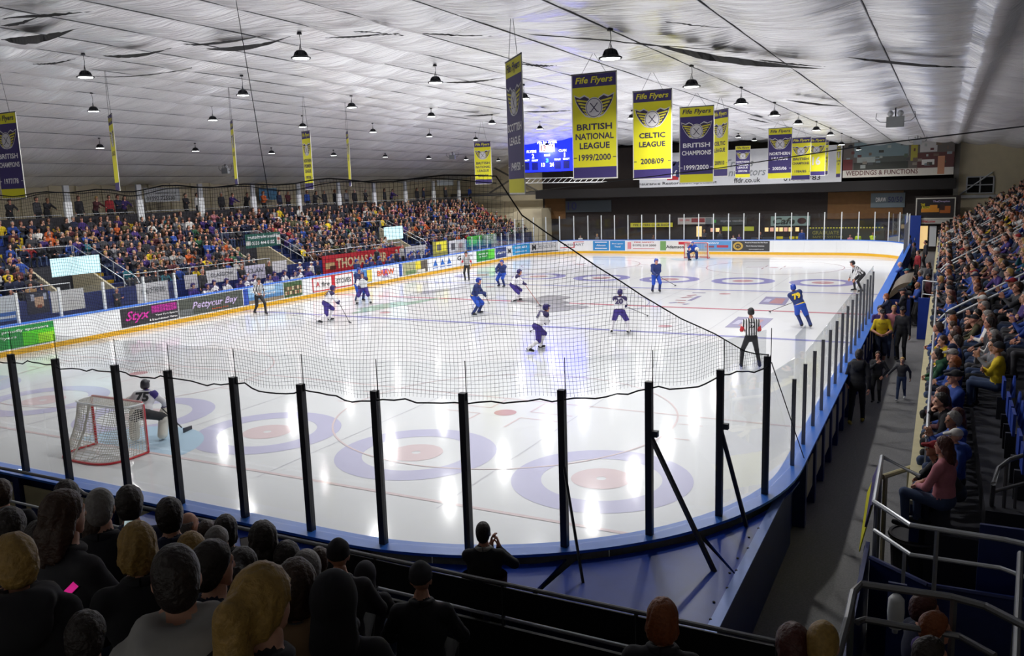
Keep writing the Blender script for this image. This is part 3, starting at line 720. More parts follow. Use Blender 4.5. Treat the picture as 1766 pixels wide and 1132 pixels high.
class Prims:
    def __init__(s, k=0.02): s.p = []; s.k = k
    def cap(s, a, b, ra, rb, tag): s.p.append(('c', np.array(a, float), np.array(b, float), ra, rb, tag)); return s
    def ell(s, c, r, tag, R=None): s.p.append(('e', np.array(c, float), np.array(r, float), R, None, tag)); return s
    def one(s, q, P):
        if q[0] == 'c':
            ba = q[2]-q[1]; pa = P-q[1]; t = np.clip(pa@ba/(ba@ba+1e-12), 0, 1)
            return np.linalg.norm(pa-t[:, None]*ba, axis=1)-(q[3]+(q[4]-q[3])*t)
        L = P-q[1]
        if q[3] is not None: L = L@q[3]
        k0 = np.linalg.norm(L/q[2], axis=1); k1 = np.linalg.norm(L/q[2]**2, axis=1)
        return k0*(k0-1)/(k1+1e-9)
    def field(s, P):
        d = None
        for q in s.p:
            e = s.one(q, P)
            if d is None: d = e
            else:
                h = np.clip(0.5+0.5*(e-d)/s.k, 0, 1); d = e*(1-h)+d*h-s.k*h*(1-h)
        return d
    def bounds(s):
        lo = []; hi = []
        for q in s.p:
            r = max(q[3], q[4]) if q[0] == 'c' else q[2].max()
            for c in ([q[1], q[2]] if q[0] == 'c' else [q[1]]): lo.append(c-r); hi.append(c+r)
        return np.min(lo, 0), np.max(hi, 0)
    def mesh(s, h, cut=None, dis=None):
        g = s.field if dis is None else (lambda P: s.field(P)-dis(P))
        f = g if cut is None else (lambda P: np.maximum(g(P), cut(P)))
        V, F = surface(f, *s.bounds(), h)
        C = V[F].mean(1); D = np.stack([s.one(q, C) for q in s.p]); t = D.argmin(0)
        tags = [s.p[i][5] for i in t]
        return [V, F, tags]
def frame(y, z):
    """rotation whose columns are the local axes; y = back of the body, z = up"""
    z = nrm(z); x = nrm(np.cross(y, z)); return np.stack([x, np.cross(z, x), z], 1)
def ik(a, c, l1, l2, hint):
    d = c-a; L = min(np.linalg.norm(d), (l1+l2)*0.999); u = nrm(d)
    x = (l1*l1-l2*l2+L*L)/(2*L); hgt = math.sqrt(max(l1*l1-x*x, 0)); n = hint-u*(hint@u)
    return a+u*x+nrm(n)*hgt, a+u*L
def hand_mesh(curl=0.5):
    P = Prims(0.006); P.ell((0, 0, 0.05), (0.041, 0.016, 0.052), 'skin'); P.cap((0, 0, -0.02), (0, 0, 0.03), 0.026, 0.027, 'skin')
    for x, L in ((-0.031, 0.062), (-0.011, 0.074), (0.011, 0.08), (0.03, 0.072)):
        p = v3(x, 0, 0.09); a = 0.15
        for seg in (0.42, 0.32, 0.26):
            a += curl*(0.9 if seg < 0.42 else 0.45); q = p+L*seg*v3(x*1.2, -math.sin(a), math.cos(a)); P.cap(p, q, 0.0095, 0.0085, 'skin'); p = q
    p = v3(0.03, -0.004, 0.025); q = v3(0.058, -0.018, 0.055); P.cap(p, q, 0.014, 0.012, 'skin'); P.cap(q, v3(0.056, -0.036, 0.083), 0.011, 0.009, 'skin')
    return P.mesh(0.0065)
HANDS = {}
def place_hand(w, d, palm, side, curl=0.5, scale=1.0):
    if curl not in HANDS: HANDS[curl] = hand_mesh(curl)
    V, F, T = HANDS[curl]; z = nrm(d); y = -nrm(palm-z*(palm@z)); x = np.cross(y, z)
    L = V.copy()*scale
    if side < 0: L[:, 0] *= -1; F = F[:, ::-1]
    return [w+L@np.stack([x, y, z]), F, T]
def head_prims(c, R, tag='skin', scale=1.0):
    P = Prims(0.012)
    def pt(x, y, z): return c+R@(v3(x, y, z)*scale)
    def e(p, r, t): P.ell(pt(*p), np.array(r)*scale, t, R)
    e((0, 0.012, 0.028), (0.074, 0.094, 0.096), tag); e((0, -0.03, -0.03), (0.057, 0.062, 0.084), tag); e((0, -0.062, -0.094), (0.03, 0.026, 0.024), tag)
    e((0, -0.072, 0.032), (0.05, 0.022, 0.014), tag)
    P.cap(pt(0, -0.088, 0.012), pt(0, -0.108, -0.028), 0.010*scale, 0.014*scale, tag)
    for s in (-1, 1):
        e((s*0.073, 0.008, -0.008), (0.011, 0.02, 0.03), tag); e((s*0.03, -0.081, 0.008), (0.014, 0.010, 0.008), 'eye'); e((s*0.03, -0.083, 0.028), (0.019, 0.006, 0.004), 'hair')
    e((0, -0.089, -0.062), (0.02, 0.008, 0.006), 'lip')
    return P
def hair_mesh(style, c, R, h=0.014, scale=1.0):
    P = Prims(0.02)
    def pt(x, y, z): return c+R@(v3(x, y, z)*scale)
    def e(p, r, t='hair'): P.ell(pt(*p), np.array(r)*scale, t, R)
    cut = None
    def local(Q): return ((Q-c)@R)/scale
    if style in ('short', 'crop', 'bob', 'long', 'pony', 'bald'):
        g = 0.006 if style in ('crop', 'bald') else 0.017
        e((0, 0.014, 0.03), (0.074+g, 0.094+g, 0.096+g)); e((0, 0.05, -0.02), (0.064+g, 0.058+g, 0.07+g))
        if style == 'bob': e((0, 0.03, -0.05), (0.098, 0.085, 0.09))
        if style == 'long':
            e((0, 0.045, -0.06), (0.1, 0.08, 0.11)); P.cap(pt(-0.05, 0.075, -0.08), pt(-0.06, 0.10, -0.30), 0.06*scale, 0.045*scale, 'hair'); P.cap(pt(0.05, 0.075, -0.08), pt(0.06, 0.10, -0.30), 0.06*scale, 0.045*scale, 'hair'); P.cap(pt(0, 0.09, -0.08), pt(0, 0.11, -0.33), 0.06*scale, 0.05*scale, 'hair')
        if style == 'pony':
            P.cap(pt(0, 0.10, 0.06), pt(0, 0.15, 0.03), 0.04*scale, 0.05*scale, 'hair'); P.cap(pt(0, 0.15, 0.03), pt(0, 0.15, -0.13), 0.052*scale, 0.058*scale, 'hair'); P.cap(pt(0, 0.15, -0.13), pt(0, 0.13, -0.3), 0.058*scale, 0.028*scale, 'hair')
        def cut(Q):
            L = local(Q)
            if style == 'bald': return np.maximum(L[:, 2]-0.05, -(L[:, 1]-0.0))
            front = -(L[:, 1]+0.062)+np.clip(0.062-L[:, 2], 0, 1)*0.75
            front = np.where(L[:, 2] > 0.085, -(L[:, 1]+0.2), front)
            return np.maximum(front, -(L[:, 2]+(0.09 if style in ('short', 'crop') else 0.5)))*0.8
    elif style in ('beanie', 'pompom', 'helmetcap'):
        e((0, 0.012, 0.035), (0.088, 0.108, 0.112)); 
        def cut(Q):
            L = local(Q)
            if style == 'helmetcap': return np.where(L[:, 1] < -0.04, -(L[:, 2]-0.045), -(L[:, 2]+0.055))
            return -(L[:, 2]-0.028+0.2*np.clip(L[:, 1], -0.1, 0.1))
        if style == 'helmetcap': e((0, 0.02, -0.005), (0.092, 0.098, 0.085)); P.cap(pt(-0.05, -0.085, 0.07), pt(0.05, -0.085, 0.07), 0.03*scale, 0.03*scale, 'hair')
        if style == 'pompom': e((0, 0.02, 0.17), (0.045, 0.045, 0.045))
    elif style == 'cap':
        e((0, 0.012, 0.035), (0.085, 0.106, 0.1)); P.cap(pt(-0.03, -0.1, 0.05), pt(-0.02, -0.16, 0.045), 0.03*scale, 0.02*scale, 'hair'); P.cap(pt(0.03, -0.1, 0.05), pt(0.02, -0.16, 0.045), 0.03*scale, 0.02*scale, 'hair')
        def cut(Q): return -(local(Q)[:, 2]-0.028)
    elif style == 'hood':
        e((0, 0.03, 0.02), (0.105, 0.125, 0.135)); P.cap(pt(0, 0.06, -0.08), pt(0, 0.07, -0.16), 0.1*scale, 0.11*scale, 'hair')
        def cut(Q):
            L = local(Q); return -(L[:, 1]+0.045)
    def dis(Q):
        L = local(Q); t = np.arctan2(L[:, 0], L[:, 1]+0.02)
        if style in ('long', 'pony', 'bob'): return 0.004*np.sin(15*t+2.5*np.sin(16*L[:, 2]))*scale
        if style in ('short', 'crop'): return (0.0045 if style == 'short' else 0.001)*(np.sin(85*L[:, 0]+2*np.sin(40*L[:, 2]))*np.sin(70*L[:, 1]+60*L[:, 2]))*scale
        return 0.0025*np.sin(90*L[:, 2])*scale if style in ('beanie', 'pompom') else 0*t
    return P.mesh(h*scale, cut, dis)
def merge(*ms):
    V = []; F = []; T = []; n = 0
    for m in ms:
        if m is None: continue
        V.append(m[0]); F.append(np.array(m[1])+n); T += list(m[2]); n += len(m[0])
    return [np.concatenate(V), np.concatenate(F), T]
SLOTS = ['skin', 'top', 'bottom', 'shoe', 'hair', 'eye', 'lip', 'extra']
def to_mesh(name, m, mats):
    """mats: dict slot -> material; only the slots present are added, in SLOTS order"""
    me = bpy.data.meshes.new(name); V, F, T = m
    me.from_pydata(V.tolist(), [], F.tolist())
    used = [s for s in SLOTS if s in set(T)]; ix = {s: i for i, s in enumerate(used)}
    for s in used: me.materials.append(mats.get(s, mats.get('top')))
    me.polygons.foreach_set('material_index', [ix[t] for t in T]); me.polygons.foreach_set('use_smooth', [True]*len(F)); me.update()
    me['slots'] = ','.join(used)
    return me
# ---------------------------------------------------------------- skeleton from a pose (local: front = -y, right hand = -x, ground z = 0)
def figure(hip=(0, 0, 0.93), lean=0.03, side=0.0, twist=0.0, feet=((-0.1, 0, 0.08), (0.1, 0, 0.08)), toes=((0, -1, 0), (0, -1, 0)), knees=(0, -1, 0.1),
           hands=((-0.27, -0.05, 0.85), (0.27, -0.05, 0.85)), elbow=((-0.6, 0.8, -0.4), (0.6, 0.8, -0.4)), palms=((1, 0, 0), (-1, 0, 0)), hdir=None, head=(0, 0), tilt=0.0,
           kit='jacket', h=0.022, curl=0.5, fine=True, hair=None, hood=False, girth=1.0, hat_tag='hair', split_hair=False, hs=1.0):
    hip = v3(*hip); up = nrm(v3(math.sin(side), -math.sin(lean), math.cos(lean))); back = nrm(v3(math.sin(twist), math.cos(twist), 0)); RB = frame(back, up); RH = frame(v3(0, 1, 0), nrm(up+v3(0, 0, 1.2)))
    neck = hip+up*0.50; chest = hip+up*0.33; waist = hip+up*0.12
    P = Prims(0.028); g = girth; pad = kit in ('hockey', 'goalie'); slim = kit in ('tee', 'ref')
    arm = 0.012 if pad else (-0.006 if slim else 0.0)
    P.ell(hip+RH@v3(0, 0.005, 0.0), (0.168*g+(0.035 if pad else 0), 0.125*g+(0.03 if pad else 0), 0.13), 'bottom', RH)
    P.ell(waist, (0.165*g+(0.03 if pad else 0), 0.122*g+(0.02 if pad else 0), 0.17), 'top', RB)
    P.ell(chest, (0.188*g+(0.035 if pad else 0), 0.125*g+(0.025 if pad else 0), 0.215), 'top', RB)
    sh = [neck+RB@v3(s*0.165, 0.01, -0.045) for s in (-1, 1)]
    P.cap(sh[0], sh[1], 0.068+(0.034 if pad else 0), 0.068+(0.034 if pad else 0), 'extra' if kit == 'hockey' else 'top')
    if kit == 'goalie': P.cap(neck+RB@v3(-0.04, 0.0, -0.03), sh[0]+RB@v3(-0.02, 0, -0.02), 0.106, 0.108, 'extra')
    P.cap(neck+up*-0.02, neck+up*0.09+RB@v3(0, -0.02, 0), 0.056, 0.054, 'skin')
    if not slim and not pad: P.cap(neck+RB@v3(-0.05, 0.02, 0.0), neck+RB@v3(0.05, 0.02, 0.0), 0.062, 0.062, 'top')
    if hood:
        for a in np.linspace(-1.9, 1.9, 7):
            P.ell(neck+RB@v3(0.1*math.sin(a), 0.03+0.09*math.cos(a), 0.035-0.02*math.cos(a)), (0.065, 0.058, 0.06), 'top', RB)
        P.ell(neck+RB@v3(0, 0.14, -0.06), (0.135, 0.07, 0.115), 'top', RB); P.cap(neck+RB@v3(-0.1, 0.13, 0.02), neck+RB@v3(0.1, 0.13, 0.02), 0.05, 0.05, 'top')
    parts = []
    for i, s in enumerate((-1, 1)):
        e, w = ik(sh[i], v3(*hands[i]), 0.285, 0.255, v3(*elbow[i]))
        P.cap(sh[i], e, 0.066+arm*1.5, 0.052+arm, 'top')
        st = 'top' if kit != 'tee' else 'skin'
        P.cap(e, w, 0.051+arm, 0.037+arm, st)
        d = nrm(w-e) if hdir is None else nrm(v3(*hdir[i]))
        if pad: P.ell(w+d*0.05, (0.06, 0.06, 0.085), 'extra', frame(v3(0.3, 0.3, 0.3)+d[[1, 2, 0]], d)); P.cap(w-d*0.06, w, 0.06, 0.062, 'extra')
        elif fine: parts.append(place_hand(w, d, v3(*palms[i]), s, curl))
        else: P.ell(w+d*0.06, (0.04, 0.03, 0.075), 'skin', frame(v3(0.3, 0.3, 0.3)+d[[1, 2, 0]], d))
    for i, s in enumerate((-1, 1)):
        hj = hip+RH@v3(s*0.09, 0, -0.02); kn = v3(*(knees[i] if hasattr(knees[0], '__len__') else knees))+v3(s*0.12, 0, 0)
        k, a = ik(hj, v3(*feet[i]), 0.44, 0.42, kn)
        t = v3(*toes[i]); t = nrm(t)
        if pad:
            big = 0.03 if kit == 'goalie' else 0.0
            P.cap(hj, k, 0.115, 0.09, 'bottom'); P.cap(k+nrm(a-k)*0.05, a, 0.07+big, 0.06+big, 'lip')
            if kit == 'goalie':
                f = nrm(v3(t[0], t[1], 0)); P.cap(k+f*0.07-nrm(a-k)*0.1, a+f*0.08, 0.11, 0.11, 'lip')
            P.cap(a, a+v3(0, 0, -0.02)+t*0.05, 0.052, 0.055, 'shoe'); P.cap(a+v3(0, 0, -0.03)-t*0.04, a+t*0.16+v3(0, 0, -0.03), 0.04, 0.04, 'shoe')
        else:
            P.cap(hj, k, 0.092*g, 0.064, 'bottom'); 
            if kit == 'tee': P.cap(k, k+nrm(a-k)*0.08, 0.07, 0.068, 'bottom'); P.cap(k, a, 0.054, 0.04, 'skin')
            else: P.cap(k, a, 0.062, 0.048, 'bottom')
            P.cap(a+v3(0, 0, -0.035)-t*0.05, a+t*0.15+v3(0, 0, -0.04), 0.042, 0.036, 'shoe')
    cy, sy, cp, sp = math.cos(head[0]), math.sin(head[0]), math.cos(head[1]), math.sin(head[1])
    hb = nrm(v3(sy, cy, 0)); hup = nrm(v3(0, 0, 1)*cp-hb*sp+v3(tilt, 0, 0)+up*0.25); RD = frame(hb, hup)
    if pad: hs = hs*1.08
    hc = neck+up*(0.075 if pad else 0.10)+RD@v3(0, -0.02, 0.095)
    body = P.mesh(h); hp = head_prims(hc, RD, scale=hs).mesh(0.0145 if fine else (0.022 if h < 0.05 else 0.036))
    hm = hair_mesh(hair, hc, RD, 0.0125 if fine else (0.024 if h < 0.05 else 0.034), hs) if hair else None
    if hm is not None and hat_tag != 'hair': hm[2] = [hat_tag]*len(hm[2])
    allm = merge(body, hp, *parts)
    info = dict(head=hc, RD=RD, neck=neck, RB=RB, sh=sh, up=up, hip=hip)
    if split_hair: return allm, hm, info
    return merge(allm, hm), None, info
SKINS = [mat('skin_fair', 'd9a58c', 0.6), mat('skin_rosy', 'c98d76', 0.6), mat('skin_tan', 'a8755a', 0.6)]
HAIRS = {n: mat('hair_'+n, c, 0.5, var=0.45, scale=45, bump=0.6) for n, c in dict(dark='241b18', brown='3f2a1e', auburn='4f241c', blond='b08d4c', grey='8a8683', ginger='8b4a22').items()}
TOPS = {n: mat('cloth_'+n.replace(' ', '_'), c, 0.85, var=0.2, scale=12, bump=0.15) for n, c in {'black': '232329', 'charcoal': '38383e', 'navy': '1b2340', 'royal blue': '21418f', 'purple': '3f2a6e', 'grey': '77777c', 'light grey': 'a9a8a6', 'white': 'd9d7d4',
        'red': '8e2028', 'maroon': '4d1f28', 'pink': 'c27a86', 'olive': '4d4a30', 'brown': '5b4030', 'tan': '9c7d5a', 'yellow': 'd9bc1e', 'teal': '1e5e6a', 'orange': 'b8541f', 'green': '27563a', 'lime': 'b9d422'}.items()}
LEGS = {n: mat('legs_'+n, c, 0.85, var=0.15, scale=12) for n, c in dict(black='141418', denim='39496a', grey='4c4c52', navy='20283c').items()}
M_SHOE = mat('shoe_dark', '1b1b1d', 0.6); M_SHOEW = mat('shoe_white', 'd8d8d6', 0.6); M_EYE = mat('eye_dark', '15100e', 0.3); M_LIP = mat('lip', '9c5c50', 0.5)
def base_mats(top='black', legs='black', skin=0, hair='dark', shoe=None, extra=None):
    return dict(skin=SKINS[skin], top=TOPS[top], bottom=LEGS[legs], shoe=shoe or M_SHOE, hair=HAIRS.get(hair) or TOPS.get(hair), eye=M_EYE, lip=M_LIP, extra=extra or TOPS[top])
def recolour(o, mats):
    """own colours on a copy that shares its mesh"""
    for i, s in enumerate(o.data['slots'].split(',')):
        sl = o.material_slots[i]; sl.link = 'OBJECT'; sl.material = mats.get(s, mats['top'])
USED = {}
def uniq(label):
    n = USED.get(label, 0); USED[label] = n+1
    return label
SIT = dict(hip=(0, 0, 0.47), feet=((-0.13, -0.40, 0.08), (0.13, -0.42, 0.08)), knees=(0, -0.3, 1))
POSES = {
 'lap': dict(SIT, lean=0.05, hands=((-0.12, -0.30, 0.62), (0.12, -0.28, 0.62)), elbow=((-1, 0.6, -0.3), (1, 0.6, -0.3)), palms=((0, 0, -1), (0, 0, -1))),
 'forward': dict(SIT, lean=0.55, hands=((-0.05, -0.52, 0.60), (0.06, -0.5, 0.58)), elbow=((-1, 0, -0.6), (1, 0, -0.6)), palms=((1, 0, 0), (-1, 0, 0)), head=(0, -0.3)),
 'crossed': dict(SIT, lean=0.0, hands=((0.13, -0.22, 0.76), (-0.13, -0.25, 0.73)), elbow=((-1, 0.2, -0.7), (1, 0.2, -0.7)), palms=((0, 1, 0), (0, 1, 0)), head=(0.15, 0)),
 'chin': dict(SIT, lean=0.35, hands=((-0.02, -0.34, 0.97), (0.10, -0.36, 0.60)), elbow=((-0.8, -0.2, -1), (1, 0.2, -0.5)), palms=((0.3, 1, 0), (0, 0, -1)), head=(-0.3, 0)),
 'clap': dict(SIT, lean=0.1, hands=((-0.05, -0.36, 0.92), (0.05, -0.36, 0.92)), elbow=((-1, 0.2, -0.8), (1, 0.2, -0.8)), palms=((1, 0, 0), (-1, 0, 0)), hdir=((0.1, -0.4, 1), (-0.1, -0.4, 1)), head=(-0.2, 0)),
 'back': dict(SIT, lean=-0.12, hands=((-0.2, -0.26, 0.60), (0.2, -0.2, 0.60)), elbow=((-1, 0.7, 0), (1, 0.7, 0)), palms=((0, 0, -1), (0, 0, -1)), head=(0.35, 0.05)),
 'stand': dict(hands=((-0.25, -0.08, 0.84), (0.25, -0.04, 0.83))),
 'folded': dict(hands=((0.13, -0.2, 1.18), (-0.13, -0.23, 1.15)), elbow=((-1, 0.2, -0.7), (1, 0.2, -0.7)), palms=((0, 1, 0), (0, 1, 0)), head=(-0.2, 0)),
 'rail': dict(lean=0.3, hip=(0, 0.1, 0.9), hands=((-0.2, -0.48, 1.08), (0.2, -0.48, 1.08)), elbow=((-1, 0.2, -0.6), (1, 0.2, -0.6)), palms=((0, 0, -1), (0, 0, -1))),
 'walk': dict(lean=0.06, feet=((-0.09, -0.26, 0.09), (0.09, 0.28, 0.13)), hands=((-0.27, 0.16, 0.9), (0.27, -0.2, 0.9)), toes=((0, -1, 0.1), (0, -1, -0.4))),
 'raise': dict(hands=((-0.35, -0.15, 1.85), (0.27, -0.05, 0.85)), elbow=((-1, -0.3, 0), (0.6, 0.8, -0.4)), head=(0, 0.1)),
}
VAR = {}
def variant(pose, hair, fine, hood=False, kit='jacket'):
    key = (pose, hair, fine, hood, kit)
    if key not in VAR:
        m, _, _ = figure(**POSES[pose], kit=kit, h=0.024 if fine else 0.04, fine=fine, hair=hair, hood=hood)
        VAR[key] = to_mesh('person', m, base_mats())
    return VAR[key]
def spectator(loc, rz, pose, hair_style, top, legs, skin, hair, label, group, fine=True, scale=1.0, hood=False, kit='jacket', shoe=None):
    me = variant(pose, hair_style, fine, hood, kit)
    o = bpy.data.objects.new('person', me); link(o, None, tuple(loc)); o.location = loc; o.rotation_euler = (0, 0, rz); o.scale = (scale,)*3
    recolour(o, base_mats(top, legs, skin, hair, shoe))
    return meta(o, uniq(label), 'person', group)
ORD = ['zeroth', 'first', 'second', 'third', 'fourth', 'fifth', 'sixth', 'seventh', 'eighth', 'ninth', 'tenth', 'eleventh', 'twelfth', 'thirteenth', 'fourteenth', 'fifteenth', 'sixteenth', 'seventeenth', 'eighteenth', 'nineteenth', 'twentieth']
def ordn(i):
    if i <= 20: return ORD[i]
    t = {2: 'twenty', 3: 'thirty', 4: 'forty', 5: 'fifty', 6: 'sixty', 7: 'seventy', 8: 'eighty'}[i//10]
    return t[:-1]+'ieth' if i % 10 == 0 else t+'-'+ORD[i % 10]
# ================================================================== THINGS THAT HANG FROM THE CEILING
M_LENS = mat('lamp_lens', 'ffffff', 0.3, emit=9.0, var=0.0)
M_HOUS = mat('lamp_housing', '2e2f34', 0.4, metal=0.6)
# ---------------------------------------------------------------- high-bay lamps, five rows
SP = 5.8
ROWS = [(17.13-SP*k, 5.83+SP*h) for k, h in ((1.0, 0.413), (2.31, 0.54), (3.62, 0.58), (4.93, 0.58), (6.24, 0.44))]
LAMP_MESH = {}
def lamp(x, y, z, label):
    t = thing('high_bay_lamp', label, 'lamp', (x, y, z), 0, 'round lamps hung from the fabric ceiling')
    if not LAMP_MESH:
        LAMP_MESH['housing'] = MB().lathe([(0.20, 0.02), (0.225, 0.0), (0.225, 0.03), (0.15, 0.06), (0.11, 0.09), (0.11, 0.17), (0.06, 0.19)], n=20).build('housing', M_HOUS, t, local=True)
        b = MB()
        for k in range(8):
            a = PI/4*k; c, s = math.cos(a), math.sin(a); b.slab([(0.1*c, 0.1*s, 0.06), (0.17*c, 0.17*s, 0.06), (0.13*c, 0.13*s, 0.15), (0.1*c, 0.1*s, 0.16)], (-0.008*s, 0.008*c, 0))
        LAMP_MESH['fins'] = b.build('cooling_fins', M_HOUS, t, local=True)
        LAMP_MESH['lens'] = MB().lathe([(0.185, 0.0), (0.185, 0.015), (0.17, 0.02)], n=20).build('lens', M_LENS, t, local=True)
        la = bpy.data.lights.new('lamp_light', 'AREA'); la.shape = 'DISK'; la.size = 0.36; la.energy = LAMP_W; la.spread = 2.75; la.color = (1.0, 0.985, 0.965)
        LAMP_MESH['light'] = la
    else:
        for k in ('housing', 'fins', 'lens'):
            c = LAMP_MESH[k].copy(); COL.objects.link(c); c.parent = t
    lo = bpy.data.objects.new('lamp_light', LAMP_MESH['light']); COL.objects.link(lo); lo.parent = t; lo.location = (0, 0, -0.03)
    zc = float(fabric(np.array(x), np.array(y)))
    b = MB(); d = max(zc-z, 0.25)
    b.tube([(0, 0, 0.18), (0.012, 0.01, d*0.5+0.1), (0, 0, d-0.05)], 0.007, 5); b.tube([(-0.035, 0, 0.19), (0, 0, 0.32), (0.035, 0, 0.19)], 0.008, 5); b.lathe([(0.06, d-0.05), (0.05, d)], n=10)
    b.build('hanger', M_HOUS, t, local=True)
for k, (x, z) in enumerate(ROWS):
    for j in range(10):
        y = -38.29+SP*(2.68+j)
        lamp(x, y, z-(0.35 if (k == 0 and j > 6) else 0), f'{ordn(j+1)} lamp from the near end in the {("row nearest the walkway", "second row from the walkway", "middle row over the ice", "row over the far boards", "row over the left stand")[k]}')
# ---------------------------------------------------------------- twin-spot emergency lights
def twin(px, py, name_label, w=0.5, drop=0.0, sx=1.0):
    p = ceil_at(px, py); d = np.linalg.norm(p-CP)
    t = thing('emergency_light', name_label, 'light', (p[0], p[1], p[2]-0.42*sx), 0, 'twin spot emergency lights under the ceiling')
    MB().box(-w/2*sx, w/2*sx, -0.09, 0.09, -0.16*sx, 0.16*sx).build('battery_box', mat('grey_box', '8d9092', 0.5), t, local=True)
    for s in (-1, 1):
        MB().lathe([(0.03, -0.06), (0.09*sx, 0.0), (0.09*sx, 0.05), (0.07*sx, 0.06)], (s*0.14*sx, -0.05, 0.25*sx), 14, 'y').build('spot_head', mat('spot_shell', 'b9bbbd', 0.4), t, local=True)
        MB().tube([(s*w/2*sx, 0, 0), (s*(w/2+0.18)*sx, 0, 0.02), (s*(w/2+0.3)*sx, 0, 0.16), (s*(w/2+0.28)*sx, 0, 0.36)], 0.012, 5).build('cable', M_BLACK, t, local=True)
    MB().box(-0.025, 0.025, -0.02, 0.02, 0.16*sx, 0.42*sx).build('bracket', M_BLACK, t, local=True)
twin(1545, 186, 'grey twin spot emergency light nearest the right stand', sx=1.25)
twin(1583, 234, 'second grey twin spot emergency light toward the far wall')
twin(388, 283, 'white twin spot emergency light over the left stand')
twin(780, 262, 'white twin spot emergency light left of the small yellow banner')
# ---------------------------------------------------------------- championship banners
B_Y, B_P, B_YD = mat('banner_yellow', 'd9d322', 0.6, var=0.04), mat('banner_purple', '352a66', 0.6, var=0.08), mat('banner_edge', 'd8d6d0', 0.6)
B_TXP, B_TXW, B_TXY = mat('banner_text_violet', '2f2748', 0.6), mat('banner_text_white', 'e8e6ea', 0.6), mat('banner_text_yellow', 'e0d93a', 0.6)
B_DISC, B_FEA = mat('emblem_disc', 'c9c7cc', 0.6), mat('emblem_feather', 'cfc53a', 0.6)
def banner(x, y, lines, year, label, yellow=True, yaw=0.0, w=1.12, h=2.4, z0=6.0, big=None, emblem=True, top=True):
    t = thing('championship_banner', label, 'banner', (x, y, z0), 0, 'championship banners hung in two rows over the ice')
    r = np.array([math.cos(yaw), math.sin(yaw), 0]); u = v3(0, 0, 1); n = np.cross(r, u); c0 = v3(x, y, z0)
    def P(a, b_, off=0): return c0+r*a*w/1.12+u*b_*h/2.4+n*off
    def poly(name, pts, m, off): 
        b = MB(); b.add([P(a, q, off) for a, q in pts], [tuple(range(len(pts)))]); return b.build(name, m, t)
    main, band = (B_Y, B_P) if yellow else (B_P, B_Y); tx, tb = (B_TXP, B_TXY) if yellow else (B_TXW, B_TXP)
    b = MB(); b.slab([P(-0.56, 0, 0), P(0.56, 0, 0), P(0.56, 2.4, 0), P(-0.56, 2.4, 0)], -n*0.012); b.build('cloth', B_YD, t)
    for s in (1, -1):
        o = 0.004 if s > 0 else -0.018
        poly('field', [(-0.535, 0.28), (0.535, 0.28), (0.535, 2.1), (-0.535, 2.1)][::s], main, o)
        poly('footer_band', [(-0.535, 0.03), (0.535, 0.03), (0.535, 0.28), (-0.535, 0.28)][::s], band, o); poly('header_band', [(-0.535, 2.1), (0.535, 2.1), (0.535, 2.38), (-0.535, 2.38)][::s], band, o)
    def tl(s, q, width, height, m, **k): return letter(s, t, P(0, q, 0.01), r, u, m, width=width*w/1.12, height=height*h/2.4, off=0.0, **k)
    tl('Fife Flyers', 2.235, 0.92, 0.19, tb, bold=0.02, shear=0.2)
    if emblem:
        for s in (-1, 1):
            wing = [(0.05, 1.62), (0.12, 1.86), (0.24, 1.93), (0.36, 1.88), (0.5, 1.94), (0.46, 1.78), (0.42, 1.7), (0.36, 1.6), (0.3, 1.52), (0.22, 1.44), (0.1, 1.4)]
            q = [(s*a, z) for a, z in wing][::s]
            poly('emblem_wing', q, B_DISC, 0.006)
            ins = [(s*(a*0.93+0.012), (z-1.68)*0.86+1.68) for a, z in wing][::s]; poly('emblem_wing', ins, B_TXP, 0.008)
            for k in range(5):
                y0 = 1.84-0.075*k; poly('emblem_feather', [(s*0.17, y0-0.05), (s*(0.44-0.05*k), y0+0.0), (s*(0.43-0.05*k), y0-0.045), (s*0.16, y0-0.085)][::-s], B_FEA, 0.010)
        for rr, m, o in ((0.235, B_DISC, 0.011), (0.215, B_TXP, 0.012), (0.2, B_DISC, 0.013)): poly('emblem_disc', [(rr*0.92*math.cos(a), 1.63+rr*math.sin(a)) for a in np.linspace(0, 2*PI, 24, endpoint=False)], m, o)
        for s in (-1, 1): poly('emblem_stick', [(s*0.08, 1.74), (s*0.1, 1.73), (-s*0.07, 1.53), (-s*0.12, 1.525), (-s*0.12, 1.54), (-s*0.08, 1.55)][::-s], B_TXP, 0.015)
    z = 1.22 if emblem else 1.5
    gap_ = 0.24 if len(lines) < 3 else 0.215
    for k, L in enumerate(lines): tl(L, 1.2-gap_*k, min(0.95, 0.125*len(L)), 0.145, tx, bold=0.025)
    if big: tl(big, 0.95, 0.5, 0.55, B_DISC, bold=0.03)
    if year:
        tl(year, 0.5, min(0.8, 0.095*len(year)), 0.15, tx, bold=0.02)
        for s in (-1, 1): poly('dash', [(s*0.49-0.04, 0.49), (s*0.49+0.04, 0.49), (s*0.49+0.04, 0.505), (s*0.49-0.04, 0.505)], tx, 0.01)
    zc = float(fabric(np.array(x), np.array(y)))
    MB().tube([P(-0.56, 2.4), P(0.56, 2.4)], 0.015, 6).build('top_rod', M_HOUS, t)
    MB().tube([P(-0.3, 2.4), (x-0.02, y, zc)], 0.005, 4).tube([P(0.3, 2.4), (x+0.02, y, zc)], 0.005, 4).build('hanging_wire', M_HOUS, t)
def by(px, X): return float(atx(px, 270, X)[1])
def edge(y, X=-6.6, add=0.0): return math.atan2(y-CP[1], X-CP[0])-PI+add      # turned so that it is seen from the edge
banner(9.83, -19.83, ['BRITISH', 'NATIONAL', 'LEAGUE'], '1999/2000', 'large yellow banner reading British National League 1999/2000', z0=6.0)
